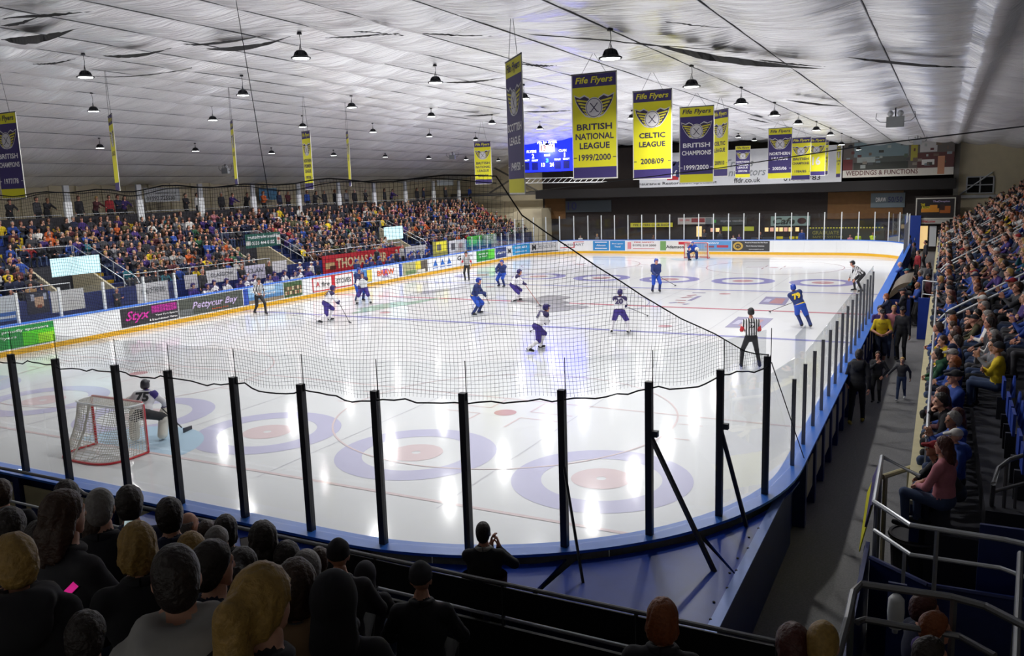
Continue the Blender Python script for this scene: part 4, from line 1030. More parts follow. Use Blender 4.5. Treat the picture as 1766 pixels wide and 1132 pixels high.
banner(9.9, -15.7, ['CELTIC', 'LEAGUE'], '2008/09', 'yellow banner reading Celtic League 2008/09 with purple bands', z0=5.97)
banner(10.0, -11.43, ['BRITISH', 'CHAMPIONS'], '1999/2000', 'purple banner reading British Champions 1999/2000 between two yellow ones', yellow=False, z0=5.83)
banner(9.75, -7.22, ['CELTIC', 'LEAGUE'], '2009/10', 'narrow turned yellow banner reading Celtic League 2009/10', yaw=-0.8, z0=6.03)
banner(10.02, 3.78, ['NORTHERN', 'LEAGUE'], '2005/06', 'purple banner reading Northern League 2005/06', yellow=False, z0=5.9)
banner(9.73, 12.45, ['BRITISH', 'CHAMPIONS'], '1984/85', 'yellow banner reading British Champions 1984/85', z0=5.8, yaw=-0.15)
banner(9.69, 19.29, [], None, 'yellow banner with a large pale number 16', big='16', z0=6.05)
banner(9.5, 25.5, ['BRITISH', 'LEAGUE'], None, 'turned yellow banner just beyond the number 16 banner', yaw=-1.1, z0=6.1)
banner(10.1, 28.2, ['SCOTTISH', 'CUP'], None, 'farthest turned yellow banner beside the brick townhouse sign', yaw=-1.2, z0=5.9)
banner(3.32, 27.3, ['NORTHERN', 'PREMIER', 'LEAGUE'], '1997/98', 'small purple banner reading Northern Premier League', yellow=False, z0=6.11, yaw=0.1)
banner(10.18, -24.6, ['SCOTTISH', 'LEAGUE'], '1949/50', 'dark purple banner turned almost edge-on reading Scottish League', yellow=False, yaw=-0.84, z0=5.73)
banner(-6.65, -23.42, ['BRITISH', 'CHAMPIONS'], '1977/78', 'purple banner reading British Champions 1977/78 at the left edge', yellow=False, z0=6.0)
banner(-6.6, by(197, -6.6), ['LEAGUE'], None, 'yellow banner seen edge-on, nearest of the left row', yaw=edge(by(197, -6.6), add=0.11), z0=6.15)
banner(-6.6, by(404, -6.6), ['LEAGUE'], None, 'yellow banner seen edge-on, middle of the left row', yaw=edge(by(404, -6.6), add=0.09), z0=6.25)
banner(-6.6, by(530, -6.6), ['NORTHERN', 'PREMIER', 'LEAGUE'], '1997/98', 'turned yellow banner reading Northern Premier League', yaw=edge(by(530, -6.6), add=0.45), z0=6.06, w=0.8)
banner(-6.6, by(601, -6.6), ['CUP'], None, 'yellow and white banner strip seen edge-on beyond the lamp', yaw=edge(by(601, -6.6), add=0.09), z0=6.16)
banner(-6.5, 4.06, ['BRITISH', 'NATIONAL', 'LEAGUE'], '2003/04', 'small yellow banner reading British National League 2003/04', z0=6.14)
# ---------------------------------------------------------------- scoreboard cube over the far left corner
YS = 24.0
tl_ = aty(895, 238, YS); br_ = aty(1000, 298, YS)
x0, x1, z1, z0 = tl_[0]-0.2, br_[0]+0.3, aty(944, 239, YS)[2], aty(944, 297, YS)[2]
sbd = thing('scoreboard', 'blue electronic scoreboard showing 13:51 and score two to one', 'scoreboard', ((x0+x1)/2, YS, z0))
MB().box(x0, x1, YS, YS+0.5, z0, z1).build('case', M_DARK, sbd)
M_LED = mat('led_blue', '0a16d8', 0.5, emit=4.5, var=0.25, scale=14); M_LEDW = mat('led_white', 'e8ecff', 0.5, emit=2.2); M_LEDD = mat('led_dark', '0a1270', 0.5, emit=0.5); M_LEDR = mat('led_clock', '7a1608', 0.5, emit=0.9); M_LEDC = mat('led_cyan', '3fd0d8', 0.5, emit=1.6)
panel(MB(), ((x0+x1)/2, YS, (z0+z1)/2), XR, ZU, x1-x0-0.1, z1-z0-0.08, 0.02, 0.02).build('screen', M_LED, sbd)
def sb(px, py): p = aty(px, py, YS); return (p[0], YS-0.025, p[2])
pxm = 27.0
def ltxt(s, px, py, w, h, m): letter(s, sbd, sb(px, py), XR, ZU, m, width=w, height=h, bold=0.03, off=0.01)
mpp = (aty(987, 270, YS)[0]-aty(902, 270, YS)[0])/85
ltxt('Fife Ice Arena', 943.5, 245, 34*mpp, 5*mpp, M_LEDW)
panel(MB(), sb(943.5, 255.3), XR, ZU, 26*mpp, 12*mpp, 0.004).build('clock_field', M_LEDW, sbd); letter('13:51', sbd, v3(*sb(943.5, 255.3))-v3(0, 0.02, 0), XR, ZU, M_LEDR, width=21*mpp, height=9*mpp, bold=0.03, off=0.0)
ltxt('FLYERS', 917, 261.5, 17*mpp, 4*mpp, M_LEDW); ltxt('2', 919.5, 269.5, 4*mpp, 7*mpp, M_LEDW); ltxt('CLAN', 970.5, 259.5, 13*mpp, 4*mpp, M_LEDW); ltxt('1', 974, 267, 2*mpp, 7*mpp, M_LEDW)
ltxt('PERIOD', 944, 268, 10*mpp, 3*mpp, M_LEDW); ltxt('3', 944, 277, 4*mpp, 6*mpp, M_LEDC); ltxt('13', 937, 284.5, 6*mpp, 6*mpp, M_LEDW); ltxt('24', 952, 284, 7*mpp, 6*mpp, M_LEDW)
for px, py in ((908, 277), (923, 277), (962, 275), (977, 274)): ltxt('PENALTY', px, py, 11*mpp, 2.6*mpp, M_LEDW); panel(MB(), sb(px, py+10), XR, ZU, 11*mpp, 12*mpp, 0.004).build('penalty_field', M_LEDD, sbd)
for px in (905, 925, 965, 985):
    q = sb(px, 239); zc = float(fabric(np.array(q[0]), np.array(YS+0.25))); MB().tube([(q[0], YS+0.25, z1), (q[0]+0.1, YS+0.25, zc)], 0.02, 6).build('hanging_rod', M_HOUS, sbd)
# lighting truss under the scoreboard
YT = 30.6; ta = aty(898, 312, YT); tb_ = aty(1046, 310, YT)
tr = thing('truss', 'white lattice truss below the scoreboard', 'truss', ((ta[0]+tb_[0])/2, YT, ta[2]))
for dz in (0.0, 0.42):
    for dy in (0.0, 0.4): MB().tube([(ta[0]-1, YT+dy, ta[2]+dz-0.2), (tb_[0], YT+dy, tb_[2]+dz-0.2)], 0.04, 6).build('chord', M_WHITE, tr)
b = MB(); n = 18
for k in range(n):
    xa = ta[0]-1+(tb_[0]-ta[0]+1)*k/n; xb = ta[0]-1+(tb_[0]-ta[0]+1)*(k+1)/n; za = ta[2]+(tb_[2]-ta[2])*k/n-0.2
    b.tube([(xa, YT, za), (xb, YT, za+0.42)], 0.025, 5); b.tube([(xa, YT, za+0.42), (xb, YT+0.4, za+0.42)], 0.025, 5)
o = b.build('lattice', M_WHITE, tr)
for xx in (ta[0], (ta[0]+tb_[0])/2, tb_[0]-0.2):
    zc = float(fabric(np.array(xx), np.array(YT))); MB().tube([(xx, YT+0.2, ta[2]+0.2), (xx, YT+0.2, zc)], 0.012, 5).build('hanging_wire', M_HOUS, tr)
# ================================================================== FAR END: hall front behind the far glass
YW = 35.4
def fx(px, Y=YW): return float(aty(px, 340, Y)[0])
def fz(py, px=1250, Y=YW): return float(aty(px, py, Y)[2])
M_HALL = mat('dark_brown_wall', '2b2320', 0.85, var=0.25); M_OCHRE = mat('ochre_board', '6b4a26', 0.8, var=0.2, scale=3); M_GREYP = mat('grey_sign', '4b5257', 0.7)
fw = struct(MB().box(fx(936), 17.9, YW, YW+0.3, 0, 9.2).build('wall_far', M_HALL))
MB().box(fx(936), 17.9, YW-1.6, YW, fz(335), fz(319)).build('fascia', mat('fascia_dark', '1d1a1a', 0.8), fw)
for a, c in ((1428, 1558), (940, 975)): MB().box(fx(a), fx(c), YW-0.06, YW, fz(378, a), fz(332, a)).build('wall_board', M_OCHRE, fw)
MB().box(17.75, 18.1, YW-0.4, YW, 0, 8.2).build('end_column', mat('column_pale', 'a9a79e', 0.6), fw)
wr = struct(MB().box(18.1, 27, YW-0.3, YW, 0, 8.5).build('wall_far_right', M_WALL))
# window in the far right wall
wn = thing('window_1', 'dark window with pale bars high in the far right wall', 'window'); wn['kind'] = 'structure'; del wn['category']
wx0, wx1, wz0, wz1 = fx(1666, 35.1), fx(1712, 35.1), fz(333, 1690, 35.1), fz(305, 1690, 35.1)
MB().box(wx0, wx1, 35.04, 35.09, wz0, wz1).build('pane', M_DARK, wn)
for x in (wx0, (wx0+wx1)/2, wx1): MB().box(x-0.05, x+0.05, 34.98, 35.04, wz0, wz1).build('window_bar', M_STEEL, wn)
for z in (wz0, (wz0+wz1)/2, wz1): MB().box(wx0, wx1, 34.98, 35.04, z-0.04, z+0.04).build('window_bar', M_STEEL, wn)
MB().tube([aty(1655, 336, 34.9), aty(1712, 297, 34.9)], 0.06, 6).build('wind_brace', M_STEEL, wr)
MB().box(18.1, 27, 34.9, 35.1, fz(341, 1700, 35), fz(336, 1700, 35)).build('wall_rail', M_STEEL, wr)
def sign(px0, px1, py0, py1, col, label, Y=YW-0.12, name='sign', cat='sign', th=0.05):
    cxp = (px0+px1)/2; x0, x1 = fx(px0, Y), fx(px1, Y); zt, zb = fz(py0, cxp, Y), fz(py1, cxp, Y)
    m = col if not isinstance(col, str) else pm(col)
    o = MB().box(x0, x1, Y, Y+th, zb, zt).build(name, m); meta(o, label, cat)
    def w(s, u, v, width, height, m=M_TXTK, **k): return letter(s, o, (x0+(x1-x0)*u, Y-0.01, zb+(zt-zb)*v), XR, ZU, m, width=width*(x1-x0) if width else None, height=height*(zt-zb), off=0.01, **k)
    def f(u0, u1, v0, v1, col, off=0.012): return MB().box(x0+(x1-x0)*u0, x0+(x1-x0)*u1, Y-off, Y-off+0.006, zb+(zt-zb)*v0, zb+(zt-zb)*v1).build('print_field', pm(col), o)
    return o, w, f
YF = YW-1.65
o, w, f = sign(1103, 1450, 258, 319, 'd9dade', 'huge white sign for an insurance restoration specialist', YF)
w('Insurance Restoration Specialist', 0.2, 0.1, 0.42, 0.11); w('ffdr.co.uk', 0.56, 0.13, 0.13, 0.14); w('01592 783', 0.82, 0.14, 0.17, 0.14); w('Trades', 0.52, 0.62, 0.14, 0.22, mat('print_grey', '8b8f94'), shear=0.25); w('Contractors', 0.53, 0.36, 0.24, 0.22, mat('print_grey', '8b8f94'), shear=0.25)
w('ffdr', 0.24, 0.5, 0.3, 0.5, mat('print_navy', '25285e', 0.5), shear=0.35, bold=0.05); f(0.15, 0.21, 0.2, 0.32, 'b3202c'); f(0.3, 0.45, 0.6, 0.72, 'e0a43a')
o, w, f = sign(1452, 1642, 240, 304, '5d5651', 'wide photo sign for a townhouse hotel with weddings lettering', YF)
f(0.0, 1.0, 0.0, 0.2, 'd9d3c8', 0.02); w('WEDDINGS & FUNCTIONS', 0.36, 0.12, 0.66, 0.13, mat('print_maroon', '5a1f22', 0.5), bold=0.01, name='lettering').location[1] = -0.02
rs_ = random.Random(3)
for k in range(46):
    u = rs_.uniform(0.02, 0.94); v = rs_.uniform(0.24, 0.88); f(u, u+rs_.uniform(0.012, 0.05), v, v+rs_.uniform(0.04, 0.1), rs_.choice(['46494a', '6b5a4c', '7f8e92', '3a3a34', '8b8378', '5a2f2d', '9aa09c', '4c5a4a']), 0.013+0.0004*k)
f(0, 0.09, 0.2, 0.5, '6e2a2c'); f(0.1, 0.6, 0.55, 0.95, '6f8288'); f(0.1, 0.6, 0.2, 0.4, '32352f'); f(0.13, 0.3, 0.4, 0.55, '9fa7a5'); f(0.62, 0.68, 0.4, 0.95, 'a39a3a'); f(0.68, 1, 0.2, 0.6, '59302f'); f(0.7, 0.85, 0.62, 0.92, 'b7b4b4'); f(0.72, 0.83, 0.28, 0.42, 'd9d7d2', 0.02); f(0.86, 0.92, 0.02, 0.5, 'c48a68', 0.024); f(0.32, 0.58, 0.4, 0.55, '4b4f49')
o, w, f = sign(1502, 1561, 333, 358, '5f6b72', 'grey draw sign on the ochre board'); w('50/50', 0.72, 0.55, 0.42, 0.38, mat('print_navy', '25285e')); w('DRAW', 0.3, 0.55, 0.3, 0.3, M_TXTW)
o, w, f = sign(975, 1054, 346, 366, '3d454b', 'grey sign with a dark number ten'); w('10', 0.15, 0.55, 0.2, 0.7, mat('print_navy', '25285e'))
o, w, f = sign(1087, 1160, 384.5, 392, 'd8cf33', 'yellow club shop sign behind the far glass', YW-0.2); w('FIFE FLYERS CLUB SHOP', 0.5, 0.5, 0.86, 0.5)
o, w, f = sign(1169, 1229, 375.5, 387, 'b9b3ae', 'white and red shop sign above the far goal', YW-0.2); f(0.4, 0.78, 0.3, 0.9, '8a2a30'); w('SECURE', 0.2, 0.62, 0.3, 0.3, M_TXTR); f(0.8, 0.98, 0.0, 0.95, '6d7276')
o, w, f = sign(1232, 1288, 375, 388, '34383a', 'dark vending sign with pale lettering', YW-0.2); w('myrtle vending', 0.58, 0.5, 0.75, 0.4, mat('print_grey', '8b8f94'), bold=0.02); f(0.0, 0.06, 0.3, 0.7, '4aa84a')
o, w, f = sign(1330, 1398, 373, 389.5, '7f9690', 'pale green cafe sign with a coffee bean', YW-0.2); w('Cafe', 0.34, 0.5, 0.56, 0.72, mat('print_forest', '15241f', 0.5), shear=0.25, bold=0.03)
b = MB(); 
x0 = fx(1384, YW-0.2); zc = fz(381, 1384, YW-0.2); b.add([(x0+0.36*math.cos(a), YW-0.23, zc+0.26*math.sin(a)) for a in np.linspace(0, 2*PI, 20, endpoint=False)], [tuple(range(20))]); b.build('emblem', mat('bean', '3a1d1a', 0.5), o)
# lit cafe hatch and its menu boards, shop door light
M_WARM = mat('warm_window', 'f0c98a', 0.6, emit=0.9, var=0.2, scale=3)
for (a, c, t, q) in ((1202, 1211, 390, 408),): 
    o = MB().box(fx(a), fx(c), YW-0.1, YW-0.05, fz(q), fz(t)).build('lit_doorway', M_WARM); meta(o, 'warm lit doorway beside the far goal', 'doorway')
menu = thing('menu_board', 'row of small lit menu boards over the cafe counter', 'menu board', (fx(1330), YW-0.2, fz(396)))
for k, px in enumerate((1230, 1239, 1324, 1333, 1341, 1349, 1357, 1365, 1377)):
    MB().box(fx(px-3), fx(px+3.2), YW-0.25, YW-0.2, fz(399.5), fz(393)).build('menu_card', M_WARM if k % 3 else mat('rosy_window', 'd8a08a', 0.6, emit=0.6), menu)
for px0, px1 in ((1246, 1262), (1284, 1301)):
    o, w, f = sign(px0, px1, 391, 398.5, 'c9cf3a', f'small lime sign over the counter, {"left" if px0 < 1260 else "right"} of two', YW-0.055, th=0.06)
counter = struct(MB().box(fx(1300), fx(1395), YW-0.9, YW-0.3, 0, 1.05).build('wall_counter', mat('counter', '3b3f46', 0.6)))
for k, px in enumerate((1350, 1372, 1381)):
    o = meta(MB().box(fx(px-6), fx(px+5), YW-0.95, YW-0.9, fz(411), fz(407)).build('counter_sign', M_TXTY), ('first', 'second', 'third')[k]+' yellow strip sign on the cafe counter from the left', 'sign')
# hazard tape panel and banner beyond the far glass on the right
o, w, f = sign(1393, 1528, 392, 413, '2d2f26', 'dark banner edged with hazard tape behind the far glass', YW-0.055, th=0.06); w('GRADUATE', 0.25, 0.55, 0.35, 0.3, mat('print_olive', '8f8a3a', 0.5)); w('SAFETY SYSTEMS', 0.28, 0.2, 0.4, 0.18, mat('print_olive', '8f8a3a'))
for k in range(26): f(k/26, k/26+0.02, 0.9, 1.0, 'd8cf33')
# blue door, poster screen and exit passage at the far right
struct(MB().box(fx(1578, 33.66), 18.3, 33.66, 33.9, fz(388, 1612, 33.66), fz(338, 1612, 33.66)).build('wall_poster', M_HALL)); struct(MB().box(fx(1604, 33.9), 18.3, 33.9, 34.1, 0, fz(388, 1612, 33.9)).build('wall_passage', M_HALL))
dr = thing('door_1', 'blue door under the poster screen', 'door'); dr['kind'] = 'structure'; del dr['category']
MB().box(fx(1562, 33.4), fx(1590, 33.4), 33.4, 33.5, 0, fz(372, 1575, 33.4)).build('leaf', mat('door_blue', '1d3f9a', 0.5), dr)
MB().box(fx(1588, 33.4)-0.3, fx(1588, 33.4)-0.25, 33.34, 33.4, 0.9, 1.1).build('handle', M_STEEL, dr)
o, w, f = sign(1582, 1647, 343, 376, '1c1718', 'framed burger poster on the far right wall', 33.6, 'poster', 'poster')
for (u0, u1, v0, v1) in ((-0.03, 1.03, -0.06, 0.0), (-0.03, 1.03, 1.0, 1.06), (-0.03, 0.0, 0, 1), (1.0, 1.03, 0, 1)): f(u0, u1, v0, v1, 'c9c6bb', 0.03)
f(0.12, 0.6, 0.3, 0.5, 'c8821e'); f(0.35, 0.55, 0.5, 0.68, 'c8821e'); f(0.62, 0.9, 0.25, 0.62, 'a85a1c'); f(0.62, 0.75, 0.4, 0.7, '3a2018', 0.018); w('THE', 0.16, 0.7, 0.12, 0.14, M_TXTY); w('BURGER', 0.25, 0.55, 0.22, 0.12, M_TXTY); w('TheDropInn', 0.65, 0.85, 0.45, 0.12, mat('print_lilac', 'c9b6df'))
o, w, f = sign(1588, 1640, 377.5, 386, 'b9b7b0', 'pale sign under the burger poster', 33.6); w('Welcome', 0.3, 0.5, 0.45, 0.55, M_TXTR, shear=0.2)
o = meta(MB().box(fx(1588, 34), fx(1603, 34), 34.0, 34.1, 0.2, fz(390, 1595, 34)).build('lit_passage', M_WARM), 'warm lit passage beside the blue door', 'passage')
o = meta(MB().box(fx(1606, 33.8), fx(1618, 33.8), 33.8, 33.9, 0.4, fz(390, 1612, 33.8)).build('white_door_panel', M_WHITE), 'white door panel beside the lit passage', 'door panel')
# ================================================================== LEFT STAND
M_STEP = mat('stand_step', '2c2d36', 0.8, scale=3, var=0.2); M_SEATB = mat('seat_blue', '1d3fa0', 0.45); M_SEATN = mat('seat_navy', '1a2a5c', 0.5); M_SEATY = mat('seat_yellow', 'c8a91c', 0.45)
VOM = [(-14.5, -11.7), (-1.9, 1.0), (11.4, 14.0)]
LX0, LDX, LZ0, LDZ, LN = -17.75, 0.72, 1.15, 0.33, 9
def in_vom(y, k, pad=0.35): return k < 5 and any(a-pad < y < b+pad for a, b in VOM)
stl = thing('grandstand', 'stepped left stand with blue bench seating and three stair wells', 'grandstand', (LX0, 5, 0))
for k in range(LN):
    ys_seg = [(-24.0, 33.0)] if k >= 5 else [(-24.0, VOM[0][0]), (VOM[0][1], VOM[1][0]), (VOM[1][1], VOM[2][0]), (VOM[2][1], 33.0)]
    for (a, c) in ys_seg:
        x1 = LX0-LDX*k
        MB().box(x1-LDX, x1, a, c, 0, LZ0+LDZ*k).build('seat_step', M_STEP, stl)
        MB().box(x1-LDX, x1-LDX+0.34, a, c, LZ0+LDZ*k, LZ0+LDZ*k+0.36).build('bench_seat', M_SEATN, stl)
xb = LX0-LDX*LN
MB().box(-27.18, xb, -24, 33, 0, 4.45).build('standing_platform', M_STEP, stl)
M_WEDGE = mat('stairwell_wall', 'a89f88', 0.8, scale=2)
for (a, c) in VOM:
    for y in (a, c-0.12):
        b = MB(); b.slab([(LX0-LDX*5, y, 0), (LX0+0.1, y, 0), (LX0+0.1, y, 1.35), (LX0-LDX*5, y, LZ0+LDZ*5+0.45)], (0, 0.12, 0)); b.build('stairwell_wall', M_WEDGE, stl)
    MB().box(LX0-LDX*5-0.02, LX0-LDX*5+0.02, a, c, 0, 2.75).build('stairwell_back', M_STEP, stl)
M_STAIRY = mat('stair_yellow', 'b08c14', 0.6)
for (a, c) in VOM:
    for k in range(5):
        x1 = LX0-LDX*k
        MB().box(x1-LDX, x1-LDX*0.5, c+0.1, c+0.85, 0, LZ0+LDZ*(k+0.5)).build('stair_step', M_STEP, stl); MB().box(x1-LDX*0.5-0.06, x1-LDX*0.5+0.01, c+0.1, c+0.85, LZ0+LDZ*(k+0.5)-0.16, LZ0+LDZ*(k+0.5)+0.01).build('stair_nosing', M_STAIRY, stl)
for (y0_, y1_) in ((-24.0, 33.0),):
    MB().box(LX0+0.02, LX0+0.14, y0_, y1_, 0, 1.75).build('front_wall', M_NAVY, stl)
def rail(name, label, pts, r=0.028, mat_=None, posts=None, base=None, mid=None, n=8):
    """tube handrail through pts, with posts down by the given drop at the given fractions"""
    t = thing(name, label, 'handrail', tuple(pts[0]))
    m = mat_ or M_STEEL
    MB().tube(pts, r, n).build('top_rail', m, t)
    P = np.array(pts, float)
    if mid: MB().tube([tuple(p-v3(0, 0, mid)) for p in P], r*0.85, n).build('mid_rail', m, t)
    L = np.concatenate([[0], np.cumsum(np.linalg.norm(np.diff(P, axis=0), axis=1))])
    for f in (posts if posts is not None else np.linspace(0, 1, max(2, int(L[-1]/1.8)+1))):
        q = [np.interp(f*L[-1], L, P[:, i]) for i in range(3)]
        MB().tube([q, (q[0], q[1], base if base is not None else q[2]-0.95)], r*0.9, 6).build('post', m, t)
    return t
for i, (y0_, y1_) in enumerate(((-23.9, VOM[0][0]), (VOM[0][1], VOM[1][0]), (VOM[1][1], VOM[2][0]), (VOM[2][1], 32.0))):
    rail('handrail', f'{ORD[i+1]} length of front rail along the left stand, counted from the near end', [(LX0+0.08, y0_, 2.33), (LX0+0.08, y1_, 2.28)], 0.025, base=1.75)
wn_ = ('nearest', 'middle', 'farthest')
for i, (a, c) in enumerate(VOM):
    rail('handrail', f'rail over the {wn_[i]} stair well screen of the left stand', [(LX0-LDX*5+0.05, a, 3.75), (LX0-LDX*5+0.05, c, 3.72)], 0.022, base=2.8)
    for j, y in enumerate((c+0.08, c+0.85)):
        rail('handrail', f'{("inner", "outer")[j]} sloping stair rail beyond the {wn_[i]} screen of left stand', [(LX0-LDX*5, y, LZ0+LDZ*5+0.95), (LX0-0.1, y, LZ0+1.0), (LX0+0.1, y, LZ0+0.7)], 0.022, base=None, posts=(0.02, 0.5, 0.95))
for i in range(11):
    y = -9.6+4.5*(i-1)
    rail('handrail', f'{ordn(i+1)} guard rail of the standing platform from the near end', [(xb-0.05, y-4.1, 5.2), (xb-0.05, y-0.4, 5.2)], 0.02, base=4.45)
MB().box(xb-0.06, xb-0.02, -23.9, 32.5, 4.45, 5.1).build('guard_sheet', mat('guard_dark', '26242a', 0.8), stl)
# screens and signs over the stair wells
M_SCR = mat('lit_screen', 'bfe0e8', 0.5, emit=0.85, var=0.3, scale=0.9)
def signx(px0, px1, py0, py1, m, label, X, name='sign', cat='sign'):
    pm_ = (px0+px1)/2; y0_, y1_ = float(atx(px0, (py0+py1)/2, X)[1]), float(atx(px1, (py0+py1)/2, X)[1]); zt, zb = float(atx(pm_, py0, X)[2]), float(atx(pm_, py1, X)[2])
    m = pm(m) if isinstance(m, str) else m
    o = MB().box(X-0.04, X, y0_, y1_, zb, zt).build(name, m); meta(o, label, cat)
    def w(s, u, v, width, height, m=M_TXTK, **k): return letter(s, o, (X+0.012, y0_+(y1_-y0_)*u, zb+(zt-zb)*v), YR, ZU, m, width=width*(y1_-y0_) if width else None, height=height*(zt-zb), off=0.0, **k)
    def f(u0, u1, v0, v1, col, off=0.006): return MB().box(X, X+off, y0_+(y1_-y0_)*u0, y0_+(y1_-y0_)*u1, zb+(zt-zb)*v0, zb+(zt-zb)*v1).build('print_field', pm(col), o)
    return o, w, f
o, w, f = signx(88, 173, 443, 474, M_SCR, 'large lit screen over the nearest stair well of the left stand', -19.0, 'screen', 'screen')
o, w, f = signx(424, 484, 402, 426, '1e5a4d', 'green trader sign with phone number over the middle stair well', -19.0); w('trustedtrader.scot/Fife', 0.5, 0.76, 0.9, 0.24, M_TXTW, bold=0.02); w('0333 444 0185', 0.48, 0.32, 0.66, 0.26, M_TXTW, bold=0.02); f(0.0, 0.12, 0.2, 0.5, 'd9d5cf'); f(0.88, 0.99, 0.1, 0.8, 'd9d5cf'); f(0.9, 0.97, 0.4, 0.6, 'c0574a', 0.01)
o, w, f = signx(663, 695, 391, 413, M_SCR, 'small lit screen over the farthest stair well', -19.0, 'screen', 'screen')
o, w, f = signx(249, 310, 324, 348, '8d8f90', 'grey sign with a phone number high on the left wall', -25.0); w('01592 725530', 0.45, 0.25, 0.8, 0.3, bold=0.02); w('www.hcjoiners.co.uk', 0.6, 0.6, 0.6, 0.2)
o, w, f = signx(447, 478, 325, 345, '4a7fa0', 'blue poster on the wall behind the standing crowd', -26.5)
o, w, f = signx(754, 782, 311, 320, '9aa0a4', 'pale sign high on the wall near the scoreboard', -24.5)
FXW = LX0+0.16
o, w, f = signx(556, 697, 433, 467, 'b5222c', 'red cloth banner with gold lettering on the front of the left stand', FXW, 'banner', 'banner')
w('THOMAS MUIR', 0.46, 0.55, 0.62, 0.5, mat('print_sand', 'd9c39a', 0.5), bold=0.03)
for u in (0.08, 0.88):
    for q, (du, dv, ww, hh) in enumerate(((0, 0, 0.1, 0.3), (0.03, -0.12, 0.07, 0.2))): f(u-ww/2+du, u+ww/2+du, 0.5+dv-hh/2, 0.5+dv+hh/2, 'c9a97a' if not q else '5a2a20', 0.008+0.004*q)
for (a, c, t, q, col, lab, txt) in ((-30, 31, 512, 556, 'd3d8de', 'white and blue banner at the left edge behind the boards', None), (88, 146, 500, 536, 'd8d6d6', 'plain pale cloth banner left of the standing steward', None),
        (236, 291, 487, 521, 'dcdade', 'white banner with handwritten words behind the glass', 'HOME OF THE FANS'), (319, 341, 474, 498, 'd4d2da', 'small white sign at the near end of the visitors bench', None), (356, 409, 464, 486, 'd6d5da', 'white sign with grey letters behind the visitors bench', 'GLASGOW'),
        (423, 458, 457, 482, 'cfcbe0', 'white and lilac sign behind the middle of the visitors bench', 'CLAN'), (470, 495, 450, 470, 'd8d6da', 'white sign at the far end of the visitors bench', None), (700, 735, 424, 452, 'd5d3d6', 'white graffiti banner beyond the red banner', 'ANDS')):
    o, w, f = signx(a, c, t, q, col, lab, FXW, 'banner', 'banner')
    if txt: w(txt, 0.5, 0.6, 0.75, 0.3, mat('print_slate', '5d6068', 0.5), bold=0.01)
    if a < 0: f(0, 1, 0.0, 0.35, '3f6fc0'); f(0.3, 0.9, 0.1, 0.2, 'cfd8e8', 0.01)
o, w, f = signx(46, 85, 503, 541, '23263a', 'dark flag with a lion crest behind the glass at left', FXW, 'banner', 'banner'); f(0.35, 0.75, 0.3, 0.75, 'c9a58a'); f(0.45, 0.65, 0.25, 0.4, '8a4a30', 0.01); f(0.2, 0.35, 0.6, 0.9, 'a9adc0'); f(0.75, 0.9, 0.6, 0.9, 'a9adc0')
for (a, c, t, q, col, lab, txt) in ((747, 772, 416, 443, '8f8a3c', 'yellow and grey poster on the glass beyond the home bench', None), (775, 804, 414, 437, 'c3c3c6', 'black and white picture poster on the glass', None), (806, 832, 407, 425, '3f9a3a', 'bright green banner on the glass', None), (834, 856, 404, 421, '6d8a72', 'pale green banner reading TECH on the glass', 'TECH')):
    o, w, f = signx(a, c, t, q, col, lab, -15.2, 'banner', 'banner')
    if txt: w(txt, 0.55, 0.6, 0.8, 0.45, mat('print_pale', 'c9d6cc', 0.5), bold=0.02)
    elif a == 747: f(0.2, 0.9, 0.35, 0.95, 'd8cf2a'); f(0.25, 0.55, 0.4, 0.8, '5b5a55', 0.01)
    elif a == 775: f(0.1, 0.4, 0.3, 0.8, '4a4a50'); f(0.5, 0.85, 0.2, 0.7, '77777c')
    else: f(0.0, 1.0, 0.0, 0.4, '2a7a5a'); f(0.1, 0.6, 0.2, 0.8, '4fc43a', 0.01)
# ---------------------------------------------------------------- right stand
RX0, RDX, RZ0, RDZ, RN = 17.12, 0.68, 1.15, 0.42, 11
str_ = thing('grandstand', 'stepped right stand with blue seats rising from the walkway', 'grandstand', (RX0, 5, 0))
RY0, RY1 = -26.6, 32.8
for k in range(RN):
    x0 = RX0+RDX*k
    MB().box(x0, x0+RDX, RY0, RY1, 0, RZ0+RDZ*k).build('seat_step', M_STEP, str_)
MB().box(16.93, 17.05, RY0, -5.5, 0, 1.52).build('front_wall', M_NAVY, str_); MB().box(16.93, 17.05, 3.0, RY1, 0, 1.52).build('front_wall', M_NAVY, str_)
for y0_, y1_ in ((RY0, -5.5), (3.0, 27.0)): MB().box(16.88, 17.06, y0_, y1_, 1.52, 1.58).build('cream_capping', M_CREAM, str_)
MB().box(15.95+0.55, 17.05, -5.4, -5.28, 0, 1.5).build('end_panel', mat('panel_blue', '1a3a9a', 0.5), str_)
rail('handrail', 'long white front rail of the right stand beside the walkway', [(17.08, -25.2, 2.05), (17.08, -6.0, 2.02)], 0.028, M_STEEL, base=1.55)
rail('handrail', 'far front rail of the right stand beyond the standing crowd', [(17.06, 4.0, 2.0), (17.06, 27.0, 2.0)], 0.026, M_STEEL, base=1.55)
M_STEEL0 = M_STEEL; M_STEEL = mat('white_tube', 'c9cccf', 0.4, metal=0.15)
for i, (y, kk) in enumerate(((-14.1, 0.0), (-12.8, 0.0), (-0.2, 0.3), (1.2, 0.3), (11.9, 0.5), (13.3, 0.5), (21.5, 0.5), (22.9, 0.5))):
    x0, z0 = 17.15, RZ0+1.0
    rail('handrail', f'{ordn(i+1)} sloping aisle rail of the right stand, counted from the near end', [(x0, y, z0-0.3), (x0+0.25, y, z0), (x0+6.4, y, z0+6.15*RDZ/RDX)], 0.028, M_STEEL, posts=(0.04, 0.3, 0.6, 0.95))
M_STEEL = M_STEEL0
